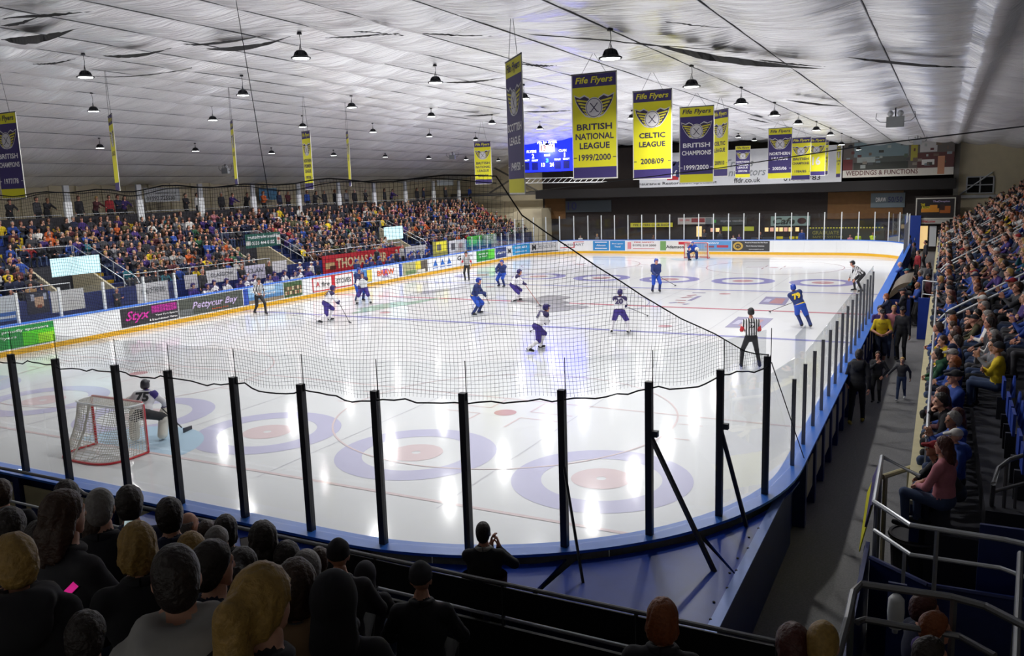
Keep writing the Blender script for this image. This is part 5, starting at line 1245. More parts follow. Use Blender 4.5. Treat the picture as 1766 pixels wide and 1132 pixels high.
rail('handrail', 'level white rail in front of the second aisle of the right stand', [(16.6, -4.2, 2.0), (17.3, -4.4, 1.95), (18.6, -4.4, 2.0)], 0.026, M_STEEL, base=0.6, mid=0.5)
# blue seats left empty, visible between people
def seat(loc, rz, m, label, group):
    t = thing('stadium_seat', label, 'seat', loc, rz, group)
    if 'seat' not in VAR:
        b = MB(); n = 10
        for i in range(n):
            a0, a1 = PI*i/n, PI*(i+1)/n
            b.slab([(-0.21*math.cos(a0), 0.17, 0.42+0.36*math.sin(a0)*0+0.02), (-0.21*math.cos(a1), 0.17, 0.44), (-0.21*math.cos(a1), 0.21, 0.46+0.34*math.sin(a1)), (-0.21*math.cos(a0), 0.21, 0.46+0.34*math.sin(a0))], (0, 0.025, 0))
        VAR['seat'] = (b, MB().box(-0.2, 0.2, 0.05, 0.09, 0.40, 0.74), MB().box(-0.03, 0.03, -0.02, 0.12, 0.0, 0.40))
    bk, pn, lg = VAR['seat']
    bk.build('backrest', m, t, local=True); pn.build('seat_pan', m, t, local=True); lg.build('pedestal', M_BLACK, t, local=True)
for i, y in enumerate((-26.0, -25.35, -24.2, -23.7, -23.1, -21.9)):
    seat((RX0+RDX*1+0.35, y, RZ0+RDZ), -PI/2, M_SEATB, f'{ORD[i+1]} empty blue seat in the second row of right stand from near end', 'empty blue seats')
# ---------------------------------------------------------------- near stand below the camera
NY0, NDY, NZ0, NDZ = -32.55, 0.75, 1.43, 0.42
stn = thing('grandstand', 'dark stepped near stand under the foreground crowd', 'grandstand', (8, NY0, 0))
MB().box(-2, 16.3, NY0, -30.66, 0, 0.5).build('aisle_floor', M_SLAB, stn)
for k in range(6): MB().box(-2, 16.3, NY0-NDY*(k+1), NY0-NDY*k, 0, NZ0+NDZ*k).build('seat_step', M_SLAB, stn)
MB().box(-2, 16.3, -46.9, NY0-NDY*6, 0, NZ0+NDZ*5).build('seat_step', M_SLAB, stn)
barrier = thing('barrier', 'black near barrier with pale top rail and lower rail', 'barrier', (8, -31.25, 0.5))
MB().box(10.9, 16.15, -31.3, -31.26, 0.5, 1.34).build('barrier_sheet', mat('black_sheet', '0e0e11', 0.7), barrier)
MB().tube([(0, -31.25, 1.9), (5.9, -31.25, 1.93), (6.25, -31.25, 1.93), (6.6, -31.25, 1.80), (6.9, -31.25, 1.78), (16.1, -31.25, 1.80)], 0.024, 8).build('top_rail', M_GREYT, barrier)
MB().tube([(6.9, -31.25, 1.41), (16.1, -31.25, 1.41)], 0.02, 8).build('lower_rail', M_STEEL, barrier); MB().tube([(0, -31.25, 1.42), (6.2, -31.25, 1.42)], 0.02, 8).build('lower_rail', M_STEEL, barrier)
MB().box(10.9, 16.15, -31.27, -31.25, 1.45, 1.76).build('infill_sheet', mat('smoked_sheet', '121216', 0.6), barrier)
for x in (1.5, 4.0, 6.75, 9.0, 11.62, 13.25, 14.7, 16.0): MB().tube([(x, -31.25, 0.5), (x, -31.25, 1.8)], 0.022, 8).build('post', M_GREYT, barrier)
# ---------------------------------------------------------------- pen, bin and rails at the near right
def zp(px, py, z): return tuple(atz(px, py, z))
pen = thing('banner', 'yellow and purple club flag hung outside the near right pen', 'banner', (16.5, -26.5, 0))
fl = [zp(1519, 800, 1.75), zp(1506, 872, 1.75), zp(1483, 952, 0.75), zp(1497, 850, 0.75)]
b = MB(); b.slab(fl, (-0.015, 0, 0)); b.build('cloth', B_Y, pen)
b = MB(); b.slab([fl[0], fl[1], tuple(0.55*np.array(fl[1])+0.45*np.array(fl[2])), tuple(0.55*np.array(fl[0])+0.45*np.array(fl[3]))], (-0.03, 0, 0)); b.build('purple_band', B_P, pen)
rail('handrail', 'white pen rail turning the corner beside the big bin', [zp(1587, 822, 1.8), zp(1521, 788, 1.95), zp(1508, 866, 1.95), zp(1570, 906, 1.95), zp(1732, 931, 1.95), zp(1790, 944, 1.95)], 0.03, M_STEEL, posts=(0.18, 0.42, 0.78), base=0.0, mid=None)
rail('handrail', 'lower white pen rail below the corner rail', [zp(1508, 915, 1.6), zp(1570, 957, 1.6), zp(1725, 980, 1.6), zp(1790, 1004, 1.6)], 0.026, M_STEEL, posts=(0.3,), base=0.2)
rail('handrail', 'cream barred return of the right stand front at the pen', [zp(1522, 823, 1.5), zp(1574, 806, 1.5)], 0.04, M_CREAM, posts=(0.1, 0.9), base=0.0)
rail('handrail', 'curved grey rail in the bottom right corner', [zp(1440, 1150, 2.75), zp(1462, 1070, 2.9), zp(1472, 1022, 2.95), zp(1486, 1008, 2.95), zp(1640, 1030, 2.95), zp(1700, 1046, 2.95), zp(1790, 1092, 2.95)], 0.028, M_GREYT, posts=(0.3, 0.72), base=0.5)
rail('handrail', 'lower bar of the curved grey rail in the bottom right corner', [zp(1478, 1074, 2.75), zp(1492, 1069, 2.75), zp(1655, 1098, 2.75), zp(1716, 1132, 2.75)], 0.024, M_GREYT, posts=(0.6,), base=0.5)
rail('handrail', 'grey hooped stair rail at the right edge below the seats', [zp(1708, 892, 1.3), zp(1713, 835, 2.05), zp(1722, 808, 2.15), zp(1742, 793, 2.2), zp(1790, 778, 2.25)], 0.028, M_GREYT, posts=(0.75,), base=1.1)
rail('handrail', 'short mid bar of the hooped stair rail', [zp(1714, 848, 1.85), zp(1790, 828, 1.9)], 0.024, M_GREYT, posts=(0.5,), base=1.1)
rail('handrail', 'upright grey rail at the bottom right corner of the view', [zp(1760, 955, 2.6), zp(1752, 1150, 2.6)], 0.026, M_GREYT, posts=(0.0,), base=0.5)
bn = thing('bin', 'large round black bin inside the pen', 'bin', (17.02, -26.3, 0))
MB().lathe([(0.27, 0.0), (0.33, 0.95), (0.35, 0.97), (0.35, 1.0), (0.31, 1.0), (0.29, 0.7), (0.0, 0.7)], (17.02, -26.3, 0), 26).build('drum', mat('bin_black', '1a1a1c', 0.45), bn)
MB().lathe([(0.352, 0.955), (0.36, 0.97), (0.352, 0.985)], (17.02, -26.3, 0), 26).build('rim', mat('bin_rim', '4a4a4e', 0.4), bn)
nav = thing('stair_wall', 'navy boarded wall beside the bottom right stairs', 'wall panel', (16.6, -30, 0))
q = [zp(1500, 962, 1.25), zp(1600, 1010, 1.25), zp(1790, 1040, 1.25)]
for i in range(2):
    a, c = q[i], q[i+1]; b = MB(); b.slab([(a[0], a[1], 0), (c[0], c[1], 0), c, a], (0.03, 0.06, 0)); b.build('boarding', M_NAVY, nav)
    MB().tube([a, c], 0.03, 6).build('top_capping', M_NAVY, nav)
MB().box(16.45, 16.5, -33.5, -27.3, 0, 1.2).build('boarding', M_NAVY, nav)
for k in range(5): MB().tube([(16.44, -27.4-0.6*k, 1.18), (16.44, -28.6-0.6*k, 0.2)], 0.006, 4).build('pinstripe', mat('pinstripe', '7f8aa8', 0.5), nav)
MB().box(16.32, 26.9, -46.9, -33.2, 0, 1.6).build('landing', M_SLAB, nav)
bw2 = meta(MB().box(*(lambda a, c: (min(a[0], c[0]), max(a[0], c[0])+2.5, a[1]-0.05, a[1], 0.3, a[2]))(zp(1690, 902, 1.9), zp(1766, 880, 1.9))).build('wall_panel', M_NAVY), 'dark blue panel at the right edge beyond the bin', 'panel')
dp = thing('dispenser', 'white soap dispenser on the navy wall at bottom right', 'dispenser', zp(1545, 1075, 1.7))
p = np.array(zp(1545, 1056, 1.8)); h_ = 0.21
MB().lathe([(0.03, -0.17), (0.065, -0.15), (0.075, 0.0), (0.07, 0.13), (0.04, 0.17)], tuple(p), 14).build('casing', M_WHITE, dp, smooth=True); MB().lathe([(0.025, -0.21), (0.03, -0.16)], tuple(p), 10).build('nozzle', M_STEEL, dp)
MB().box(p[0]-0.08, p[0]+0.08, p[1]+0.07, p[1]+0.1, 0.0, p[2]+0.25).build('back_board', M_NAVY, dp)
# arched brown canopy over the dugout by the boards
dg_ = thing('dugout_canopy', 'arched brown dugout canopy standing against the boards', 'canopy', (15.9, 8, 0))
pA = atz(1546, 490, 1.4); b = MB(); n = 10; vs = []; fs = []
for k in range(n+1):
    a = PI/2*k/n; x, z = 16.15-0.78*math.cos(a)*1.0, 1.0+0.7*math.sin(a)
    for y in (pA[1]-1.9, pA[1]+1.9): vs.append((x, y, z)); 
for k in range(n): fs.append((2*k, 2*k+1, 2*k+3, 2*k+2))
fs.append(tuple(range(0, 2*n+2, 2))); fs.append(tuple(range(1, 2*n+2, 2)))
b.add(vs, fs); b.build('shell', mat('canopy_brown', '574a38', 0.6), dg_)
MB().box(15.4, 16.15, pA[1]-1.9, pA[1]+1.9, 0, 1.0).build('dugout_wall', M_NAVY, dg_)
# ================================================================== SPECTATORS
rng = random.Random(11)
POSE_SIT = ['lap', 'forward', 'crossed', 'chin', 'clap', 'back', 'lap', 'crossed']
TOPW = ['black']*16+['charcoal']*10+['navy']*12+['royal blue']*5+['purple']*4+['grey']*4+['light grey']*2+['white']*2+['red']*1+['maroon']*4+['pink']*1+['olive', 'olive', 'brown', 'brown', 'tan', 'yellow', 'teal', 'green', 'orange']
HAIRW = ['dark']*4+['brown']*5+['blond']*2+['grey']*3+['auburn', 'ginger']
STYLES = ['short', 'short', 'short', 'long', 'crop', 'beanie', 'bob', 'cap']
EMPTY = []
pool = []     # seats: (distance, stand, row, seat ordinal, loc, rz)
for k in range(LN):
    n = 0
    for y in np.arange(-22.5, 32.6, 0.5):
        n += 1
        if in_vom(y, k) or in_vom(y-0.9, k, 0.2): continue
        yj = y+rng.uniform(-0.06, 0.06); x = LX0-LDX*k-0.47
        if rng.random() >= (0.93 if y > -12 else 0.8):
            if y < 10 and rng.random() < 0.6: EMPTY.append((k, n, (x-0.05, y, LZ0+LDZ*k)))
        else: pool.append((np.linalg.norm(v3(x, yj, 2)-CP), 'left', k, n, (x, yj, LZ0+LDZ*k), PI/2+rng.uniform(-0.35, 0.15)))
for k in range(RN-1):
    n = 0
    for y in np.arange(RY0+0.5, RY1-0.4, 0.54):
        n += 1
        if (k == 1 and y < -21.5) or any(a-0.1 < y < a+1.5 for a in (-14.1, -0.2, 11.9, 21.5)): continue
        x = RX0+RDX*k+0.36; u = proj((x, y, RZ0+RDZ*k+1.0))
        if u[0] > 1800 or y < -24 and k > 2: continue
        if rng.random() < 0.92: pool.append((np.linalg.norm(v3(x, y, 2)-CP), 'right', k, n, (x, y+rng.uniform(-0.05, 0.05), RZ0+RDZ*k), -PI/2+rng.uniform(-0.2, 0.45)))
for i, (k, n, loc) in enumerate(EMPTY): seat(loc, PI/2, M_SEATY if i % 3 else M_SEATB, f'empty {"yellow" if i % 3 else "blue"} seat, {ORD[k+1]} row of left stand, {ordn(n)} along from near end', 'empty seats of the left stand')
pool.sort(key=lambda p: p[0])
N_IND = 175
def look(rg):
    top = rg.choice(TOPW); return top, rg.choice(['black', 'black', 'denim', 'denim', 'grey', 'navy']), rg.choice([0, 0, 1, 1, 2]), rg.choice(HAIRW), rg.choice(STYLES)
for i, (d, st, k, n, loc, rz) in enumerate(pool[:N_IND]):
    top, legs, sk, hr, stl_ = look(rng)
    if st == 'right' and loc[1] < 2 and rng.random() < 0.28: top = 'royal blue'
    if stl_ in ('beanie', 'cap'): hr = rng.choice(['black', 'grey', 'navy', 'red', 'white'])
    spectator(loc, rz, rng.choice(POSE_SIT), stl_, top, legs, sk, hr, f'person in {top} top, {ORD[k+1]} row of {st} stand, {ordn(n)} seat along', f'seated spectators of the {st} stand', fine=(st == 'right' and d < 26), scale=rng.uniform(0.9, 1.04), hood=rng.random() < 0.25)
# the rest of the seated crowd, too far and too many to tell apart
PAL = [TOPS[n] for n in TOPS]+[LEGS[n] for n in LEGS]+SKINS+[HAIRS[n] for n in HAIRS]+[M_SHOE, M_EYE, M_LIP]
PIX = {m.name: i for i, m in enumerate(PAL)}
coarse = []
for ps, hs_ in (('lap', 'short'), ('forward', 'short'), ('crossed', 'long'), ('clap', 'bob'), ('back', 'beanie'), ('chin', 'short')):
    coarse.append(figure(**POSES[ps], kit='jacket', h=0.058, fine=False, hair=hs_)[0])
def crowd(name, label, seats):
    Vs = []; Fs = []; Ms = []; n = 0
    for (d, st, k, nn, loc, rz) in seats:
        V, F, T = rng.choice(coarse); top, legs, sk, hr, _ = look(rng); mt = base_mats(top, legs, sk, hr); s = rng.uniform(0.9, 1.05)
        c, s_ = math.cos(rz), math.sin(rz); R = np.array([[c, -s_, 0], [s_, c, 0], [0, 0, 1]])
        lut = {q: PIX[mt[q].name] for q in set(T)}
        Vs.append(V@R.T*s+np.array(loc)); Fs.append(F+n); Ms.append(np.array([lut[t] for t in T])); n += len(V)
    V = np.concatenate(Vs); F = np.concatenate(Fs); M = np.concatenate(Ms)
    me = bpy.data.meshes.new(name); me.vertices.add(len(V)); me.vertices.foreach_set('co', V.ravel()); me.loops.add(F.size); me.loops.foreach_set('vertex_index', F.ravel()); me.polygons.add(len(F))
    me.polygons.foreach_set('loop_start', np.arange(0, F.size, 4)); me.polygons.foreach_set('loop_total', np.full(len(F), 4))
    for m in PAL: me.materials.append(m)
    me.polygons.foreach_set('material_index', M); me.polygons.foreach_set('use_smooth', [True]*len(F)); me.update(calc_edges=True)
    o = bpy.data.objects.new(name, me); link(o); meta(o, label, 'crowd', kind='stuff')
rest = pool[N_IND:]
crowd('crowd', 'dense seated crowd filling the far part of the left stand', [p for p in rest if p[1] == 'left'])
crowd('crowd', 'dense seated crowd filling the far part of the right stand', [p for p in rest if p[1] == 'right'])
# standing along the back of the left stand
for i, (px, top, ps) in enumerate(((15, 'black', 'rail'), (62, 'charcoal', 'stand'), (80, 'black', 'rail'), (135, 'black', 'stand'), (165, 'maroon', 'rail'), (188, 'red', 'stand'), (203, 'navy', 'folded'), (214, 'purple', 'rail'), (320, 'black', 'folded'), (340, 'white', 'stand'), (382, 'black', 'stand'), (400, 'purple', 'rail'), (426, 'black', 'rail'), (455, 'orange', 'folded'), (482, 'navy', 'stand'), (497, 'maroon', 'folded'), (530, 'royal blue', 'stand'), (545, 'charcoal', 'rail'), (560, 'black', 'stand'), (578, 'black', 'folded'),
        (598, 'grey', 'stand'), (612, 'black', 'stand'), (631, 'charcoal', 'folded'), (664, 'black', 'stand'), (677, 'purple', 'rail'), (720, 'black', 'stand'), (731, 'navy', 'stand'), (769, 'charcoal', 'raise'), (811, 'royal blue', 'stand'))):
    y = float(atx(px, 340, -24.8)[1])
    spectator((-24.85, y, 4.45), PI/2+rng.uniform(-0.3, 0.2), ps, rng.choice(['short', 'crop', 'short', 'long']), top, 'black', rng.choice([0, 1, 2]), rng.choice(HAIRW), f'person in {top} standing behind the left stand, {ordn(i+1)} from the near end', 'people standing behind the left stand', fine=False)
# ---------------------------------------------------------------- foreground crowd seen from behind
near_list = [  # px, py, head width, hair style, hair, top, hood, pose, description
 (116, 858, 40, 'bob', 'dark', 'black', 0, 'lap', 'dark bobbed hair beside the rail'), (113, 890, 60, 'long', 'brown', 'charcoal', 0, 'lap', 'long wavy brown hair turned to the right'), (174, 877, 46, 'crop', 'grey', 'black', 0, 'lap', 'short grey hair'),
 (168, 914, 53, 'short', 'brown', 'charcoal', 0, 'lap', 'short brown hair and grey collar'), (224, 870, 38, 'short', 'dark', 'navy', 0, 'lap', 'thick dark hair above the blue ledge'), (293, 891, 40, 'short', 'dark', 'navy', 0, 'lap', 'dark hair in front of a tall post'),
 (326, 905, 30, 'bald', 'grey', 'black', 0, 'lap', 'bald grey head turned right'), (357, 919, 30, 'short', 'brown', 'brown', 0, 'lap', 'small child with brown hair'), (390, 916, 36, 'bob', 'dark', 'charcoal', 0, 'lap', 'dark bob beside a small child'), (454, 933, 42, 'long', 'dark', 'tan', 0, 'lap', 'long dark hair holding a white phone'),
 (375, 939, 40, 'beanie', 'grey', 'teal', 0, 'lap', 'pale grey knitted hat'), (331, 953, 55, 'bob', 'blond', 'black', 0, 'lap', 'blond bobbed hair'), (238, 945, 55, 'bob', 'blond', 'black', 0, 'lap', 'dark blond hair behind a raised phone'), (369, 979, 50, 'short', 'dark', 'navy', 0, 'lap', 'tall dark hair and long jaw turned right'),
 (420, 980, 50, 'pony', 'dark', 'black', 0, 'lap', 'dark hair tied back'), (496, 965, 45, 'short', 'dark', 'tan', 1, 'lap', 'dark hair and tan hooded coat'), (530, 981, 42, 'hood', 'grey', 'grey', 0, 'lap', 'pale grey hood up'), (551, 967, 33, 'short', 'brown', 'brown', 0, 'lap', 'small brown head beside a grey hood'),
 (584, 960, 42, 'beanie', 'black', 'charcoal', 0, 'lap', 'dark knitted hat and patterned scarf'), (512, 1014, 55, 'bob', 'brown', 'tan', 1, 'lap', 'smooth brown hair and beige collar'), (304, 1000, 76, 'crop', 'dark', 'light grey', 1, 'lap', 'cropped dark hair and pale grey hooded top'), (456, 1042, 68, 'pony', 'blond', 'black', 0, 'lap', 'bright blond ponytail'),
 (25, 972, 66, 'short', 'blond', 'black', 1, 'chin', 'blond fringe and black jersey at the left edge'), (578, 1036, 66, 'hood', 'black', 'black', 0, 'lap', 'large black hood and jacket'), (726, 1000, 45, 'beanie', 'charcoal', 'black', 0, 'lap', 'grey knitted hat and black coat behind the barrier'), (1143, 1070, 52, 'bob', 'ginger', 'black', 0, 'lap', 'ginger bob below the blue deck'),
 (1367, 1116, 48, 'short', 'auburn', 'black', 0, 'lap', 'dark auburn hair at the bottom edge by the walkway'), (1419, 1112, 50, 'crop', 'blond', 'tan', 0, 'lap', 'cropped sandy hair at the bottom edge by the walkway'), (307, 1128, 84, 'short', 'auburn', 'black', 0, 'lap', 'reddish dark hair cut by the bottom edge'), (631, 992, 36, 'hood', 'charcoal', 'charcoal', 0, 'lap', 'dark hood behind a patterned scarf'),
 (18, 912, 44, 'short', 'dark', 'royal blue', 0, 'lap', 'dark hair and blue collar at the left edge'), (2, 852, 36, 'short', 'brown', 'black', 0, 'lap', 'face with glasses cut by the left edge'), (150, 1100, 80, 'short', 'dark', 'black', 0, 'lap', 'dark hair cut by the bottom edge at left'), (70, 935, 50, 'short', 'dark', 'black', 0, 'lap', 'dark hair below the long wavy hair')]
NB = {}
def collar_mesh(inf, hood):
    c, RB = inf['neck'], inf['RB']; b = MB(); R, r = (0.09, 0.032) if hood else (0.074, 0.027)
    b.tube([c+RB@v3(R*math.sin(a), -0.005+R*0.95*math.cos(a), 0.03+0.012*math.cos(a)) for a in np.linspace(0, 2*PI, 19)], r, 8, caps=False)
    me = bpy.data.meshes.new('collar'); me.from_pydata(b.v, [], b.f); me.materials.append(TOPS['black']); me.polygons.foreach_set('use_smooth', [True]*len(b.f)); me['slots'] = 'top'; me.update(); return me

for (px, py, wd_, stl_, hr, top, hd, ps, desc) in near_list:
    d = ray(px, py); d = d/(d@CF); Y = float((CP+d*(FPX*0.17/wd_))[1]); k = int(np.clip(round((NY0-0.45-Y)/NDY), 0, 5))
    best = None
    for dk in (0, 1, -1):
        kk = k+dk
        if kk < 0 or kk > 5: continue
        Yk = NY0-NDY*kk-0.30; p = aty(px, py, Yk); s = (p[2]-(NZ0+NDZ*kk))/1.19
        c = abs(s-0.97)+0.06*abs(dk)
        if best is None or c < best[0]: best = (c, kk, Yk, p, s)
    _, kk, Yk, p, s = best; s = float(np.clip(s, 0.72, 1.12))
    key = (ps, stl_, hd)
    if key not in NB:
        m, hm, inf = figure(**POSES[ps], kit='jacket', h=0.02, hair=stl_, hood=bool(hd), split_hair=True)
        NB[key] = (to_mesh('person', m, base_mats()), to_mesh('hair', hm, base_mats()), inf['head'], collar_mesh(inf, bool(hd)))
    bm_, hm_, hl, cm_ = NB[key]; rz = PI+YAW*0.85-0.9*math.atan((px-W_/2)/FPX)+rng.uniform(-0.2, 0.15)-(0.75 if 'right' in desc else 0)
    o = bpy.data.objects.new('person', bm_); link(o); cz, sz = math.cos(rz), math.sin(rz); o.location = (p[0]-s*(cz*hl[0]-sz*hl[1]), Yk-s*(sz*hl[0]+cz*hl[1]), p[2]-hl[2]*s); o.rotation_euler = (0, 0, rz); o.scale = (s,)*3
    mt = base_mats(top, 'denim' if px % 2 else 'black', 0, hr); recolour(o, mt); meta(o, uniq('person from behind with '+desc if 'face' not in desc else 'person with '+desc), 'person', 'foreground crowd')
    ho = bpy.data.objects.new('hood' if stl_ == 'hood' else ('knitted_hat' if stl_ == 'beanie' else 'hair'), hm_); link(ho, o); recolour(ho, mt)
    co = bpy.data.objects.new('collar', cm_); link(co, o); recolour(co, dict(mt, top=TOPS['grey'] if 'collar' in desc else mt['top']))
# phones in hands
def phone(px, py, y, cols, label, rx=0.9, rz=0.2):
    p = aty(px, py, y); t = thing('phone', label, 'phone', tuple(p)); t.rotation_euler = (rx, 0, rz)
    MB().box(-0.038, 0.038, -0.078, 0.078, -0.004, 0.004).build('case', M_BLACK, t, local=True)
    MB().box(-0.034, 0.034, -0.072, 0.072, 0.004, 0.0055).build('screen', cols, t, local=True)
phone(222, 917, -34.7, mat('phone_screen_pale', 'bcd6dc', 0.4, emit=0.5, var=0.6, scale=40), 'phone with a pale lit screen held up in the crowd', 1.1, 0.5)
phone(110, 1031, -36.1, mat('phone_screen_pink', 'e0208a', 0.4, emit=0.6, var=0.5, scale=30), 'phone with a magenta lit screen at lower left', 0.6, -0.3)
phone(424, 944, -33.8, M_WHITE, 'white phone held beside long dark hair', 1.2, 0.9)
# man applauding at the boards, seen from behind
def single(px, py, z, rz, label, top, legs, skin, hair, style, pose, scale=1.0, kit='jacket', hood=False, shoe=None, floor=0.0, group=None, p=None, **kw):
    m, hm, inf = figure(**{**POSES[pose], **kw}, kit=kit, h=0.024, hair=style, hood=hood, split_hair=True)
    mt = base_mats(top, legs, skin, hair, shoe); o = bpy.data.objects.new('person', to_mesh('person', m, mt)); link(o)
    hl = inf['head']*scale
    if p is None: p = atz(px, py, floor+hl[2])
    cz, sz = math.cos(rz), math.sin(rz); o.location = (p[0]-(cz*hl[0]-sz*hl[1]), p[1]-(sz*hl[0]+cz*hl[1]), floor); o.rotation_euler = (0, 0, rz); o.scale = (scale,)*3; meta(o, uniq(label), 'person', group)
    ORG[o] = (0, 0, 0)
    if hm is not None: ho = bpy.data.objects.new('hat' if style in ('cap', 'beanie', 'pompom') else 'hair', to_mesh('hair', hm, mt)); link(ho, o)
    return o, inf
ap = aty(833, 912, -30.93)
o, inf = single(0, 0, 0, PI+0.42, 'cropped-haired man applauding at the boards in a dark jersey with maroon bands', 'black', 'black', 1, 'dark', 'crop', 'stand', 1.02, floor=0.5, p=ap, hands=((-0.14, -0.32, 1.32), (-0.05, -0.33, 1.34)), elbow=((-1, 0.3, -0.8), (1, 0.3, -0.8)), palms=((1, 0, 0), (-1, 0, 0)), hdir=((0.15, -0.3, 1), (-0.1, -0.3, 1)))
b = MB()
prof = [(0.232, 1.02), (0.242, 1.1), (0.248, 1.18)]
vs = [(r*math.cos(a), 0.01+r*0.74*math.sin(a), z) for r, z in prof for a in np.linspace(0, 2*PI, 28, endpoint=False)]
b.add(vs, [(i*28+k, i*28+(k+1) % 28, (i+1)*28+(k+1) % 28, (i+1)*28+k) for i in range(2) for k in range(28)]); b.build('jersey_band', TOPS['maroon'], o, local=True, smooth=True)
co = bpy.data.objects.new('collar', collar_mesh(inf, False)); link(co, o); recolour(co, dict(top=TOPS['light grey']))
# walkway
GW = 'people on the walkway'
o, inf = single(1522, 541, 1.66, 0.1, 'man in a bright yellow shirt and dark shorts walking toward the camera', 'yellow', 'navy', 1, 'black', 'cap', 'walk', 1.05, kit='tee', shoe=M_SHOEW, group=GW, hands=((-0.1, -0.26, 1.05), (0.1, -0.28, 1.05)), elbow=((-1, 0.5, -0.6), (1, 0.5, -0.6)))
letter('FLYERS', o, (0, -0.158, 1.34), XR, ZU, mat('print_tan', '8a6a1c', 0.5), width=0.24, height=0.05, off=0.0)
single(1482, 612, 1.64, PI-0.1, 'person in black hooded jacket walking away along the boards', 'black', 'black', 1, 'dark', 'short', 'walk', 1.04, hood=True, shoe=mat('shoe_yellow', 'b9a021', 0.6), group=GW)
single(1514, 613, 1.64, -0.2, 'child in black clothes walking beside the dark hooded person', 'black', 'black', 1, 'brown', 'short', 'folded', 0.78, group=GW, hands=((0.02, -0.2, 1.38), (0.2, -0.1, 0.95)))
single(1556, 622, 1.64, -0.15, 'small fair child in dark top and white trainers reaching to the rail', 'charcoal', 'denim', 0, 'blond', 'short', 'walk', 0.66, shoe=M_SHOEW, group=GW, hands=((-0.45, -0.3, 1.05), (0.3, 0.1, 0.9)))
for i, (px, py, top, hr, stl_, ps, rz, lab) in enumerate(((1518, 534, 'purple', 'brown', 'short', 'stand', 0.2, 'person in purple top behind the yellow shirt'), (1542, 533, 'pink', 'blond', 'crop', 'stand', 0.0, 'bald person in pale pink top and jeans'), (1557, 536, 'black', 'black', 'cap', 'stand', -0.3, 'person in dark cap and black coat by the blue panel'),
        (1528, 512, 'navy', 'ginger', 'crop', 'rail', -PI/2-0.3, 'balding person in navy leaning on the boards'), (1557, 503, 'black', 'black', 'cap', 'folded', -PI/2, 'person in black coat and cap beside the canopy'), (1582, 492, 'royal blue', 'blond', 'bald', 'folded', -1.2, 'bald person in blue jersey by the white rail'),
        (1552, 456, 'royal blue', 'grey', 'bald', 'rail', -PI/2, 'person in blue jersey leaning over the boards'), (1564, 468, 'teal', 'teal', 'cap', 'rail', -PI/2, 'person in teal cap at the boards'), (1576, 422, 'black', 'dark', 'short', 'stand', -1.2, 'dark haired person near the far corner of the boards'), (1583, 436, 'red', 'brown', 'short', 'stand', -1.0, 'person in red hooded top near the far corner'),
        (1596, 418, 'charcoal', 'dark', 'short', 'stand', -1.3, 'person in charcoal near the lit passage'), (1587, 471, 'royal blue', 'grey', 'short', 'stand', -1.2, 'white haired person in blue'), (1578, 480, 'black', 'dark', 'short', 'folded', -1.2, 'dark haired person behind the white haired one'), (1601, 457, 'black', 'brown', 'long', 'stand', -1.0, 'long haired person in black with white top'),
        (1601, 478, 'maroon', 'dark', 'beanie', 'stand', -1.2, 'person in maroon with dark hat'), (1568, 409, 'navy', 'brown', 'short', 'stand', -1.0, 'person in navy beside the far glass corner'), (1594, 397, 'lime', 'dark', 'short', 'stand', -0.2, 'steward in lime vest in the lit passage'))):
    single(px, py, 1.64, rz, lab, top, 'denim' if 'jeans' in lab else 'black', i % 3, hr, stl_, ps, 1.0, group='people standing by the boards at right')
# behind the far glass
for i, (px, py, top, lab) in enumerate(((1466, 407, 'pink', 'person in pink behind the far glass'), (1480, 404, 'lime', 'steward in lime vest behind the far glass, left of two'), (1505, 403, 'lime', 'steward in lime vest behind the far glass, right of two'), (1265, 408, 'white', 'person in pale top behind the glass right of the far goal'), (1275, 406, 'purple', 'person in purple behind the glass right of the far goal'), (1215, 395, 'charcoal', 'person in white cap at the lit doorway'), (1001, 408, 'white', 'person in white behind the far glass at left'), (1030, 406, 'grey', 'person in grey behind the far glass at left'), (1127, 407, 'brown', 'person in brown below the yellow shop sign'), (1383, 396, 'royal blue', 'person in blue at the cafe counter'), (1312, 402, 'black', 'person in black at the cafe counter'), (1242, 400, 'charcoal', 'person in charcoal beside the shop counter'))):
    yy = 31.2 if top in ('lime', 'pink', 'white', 'grey', 'purple') else 33.2
    p = aty(px, py, yy)
    spectator((p[0], yy, 0), rng.uniform(-0.4, 0.4), rng.choice(['stand', 'folded']), 'short', top, 'black', i % 3, rng.choice(HAIRW), lab, 'people behind the far glass', fine=False, scale=float(np.clip(p[2]/1.62, 0.8, 1.05)))
# two people on the stairs at the bottom right
for (px, py, y, top, hr, lab) in ((1597, 1047, -31.9, 'navy', 'auburn', 'dark haired person in profile on the stairs at bottom right'), (1615, 1080, -32.3, 'purple', 'ginger', 'child in bright top and red hair on the stairs at bottom right'), (1607, 1126, -32.9, 'green', 'dark', 'dark head cut by the bottom edge beside the grey rail')):
    p = aty(px, py, y); single(0, 0, 0, PI-1.2, lab, top, 'black', 1, hr, 'short', 'lap', 0.92, floor=float(p[2]-1.19*0.92), p=p, group='people on the stairs')
# ---------------------------------------------------------------- right stand, nearest people placed one by one
for (px, py, z, top, hr, stl_, ps, lab, s) in ((1627, 767, 2.5, 'pink', 'auburn', 'long', 'lap', 'woman with very long auburn hair in a pink quilted jacket', 1.0),):
    p = atz(px, py, z); single(0, 0, 0, -PI/2-0.45, lab, top, 'denim', 1, hr, stl_, ps, s, floor=float(p[2]-1.19*s), p=p, group='seated spectators of the right stand')
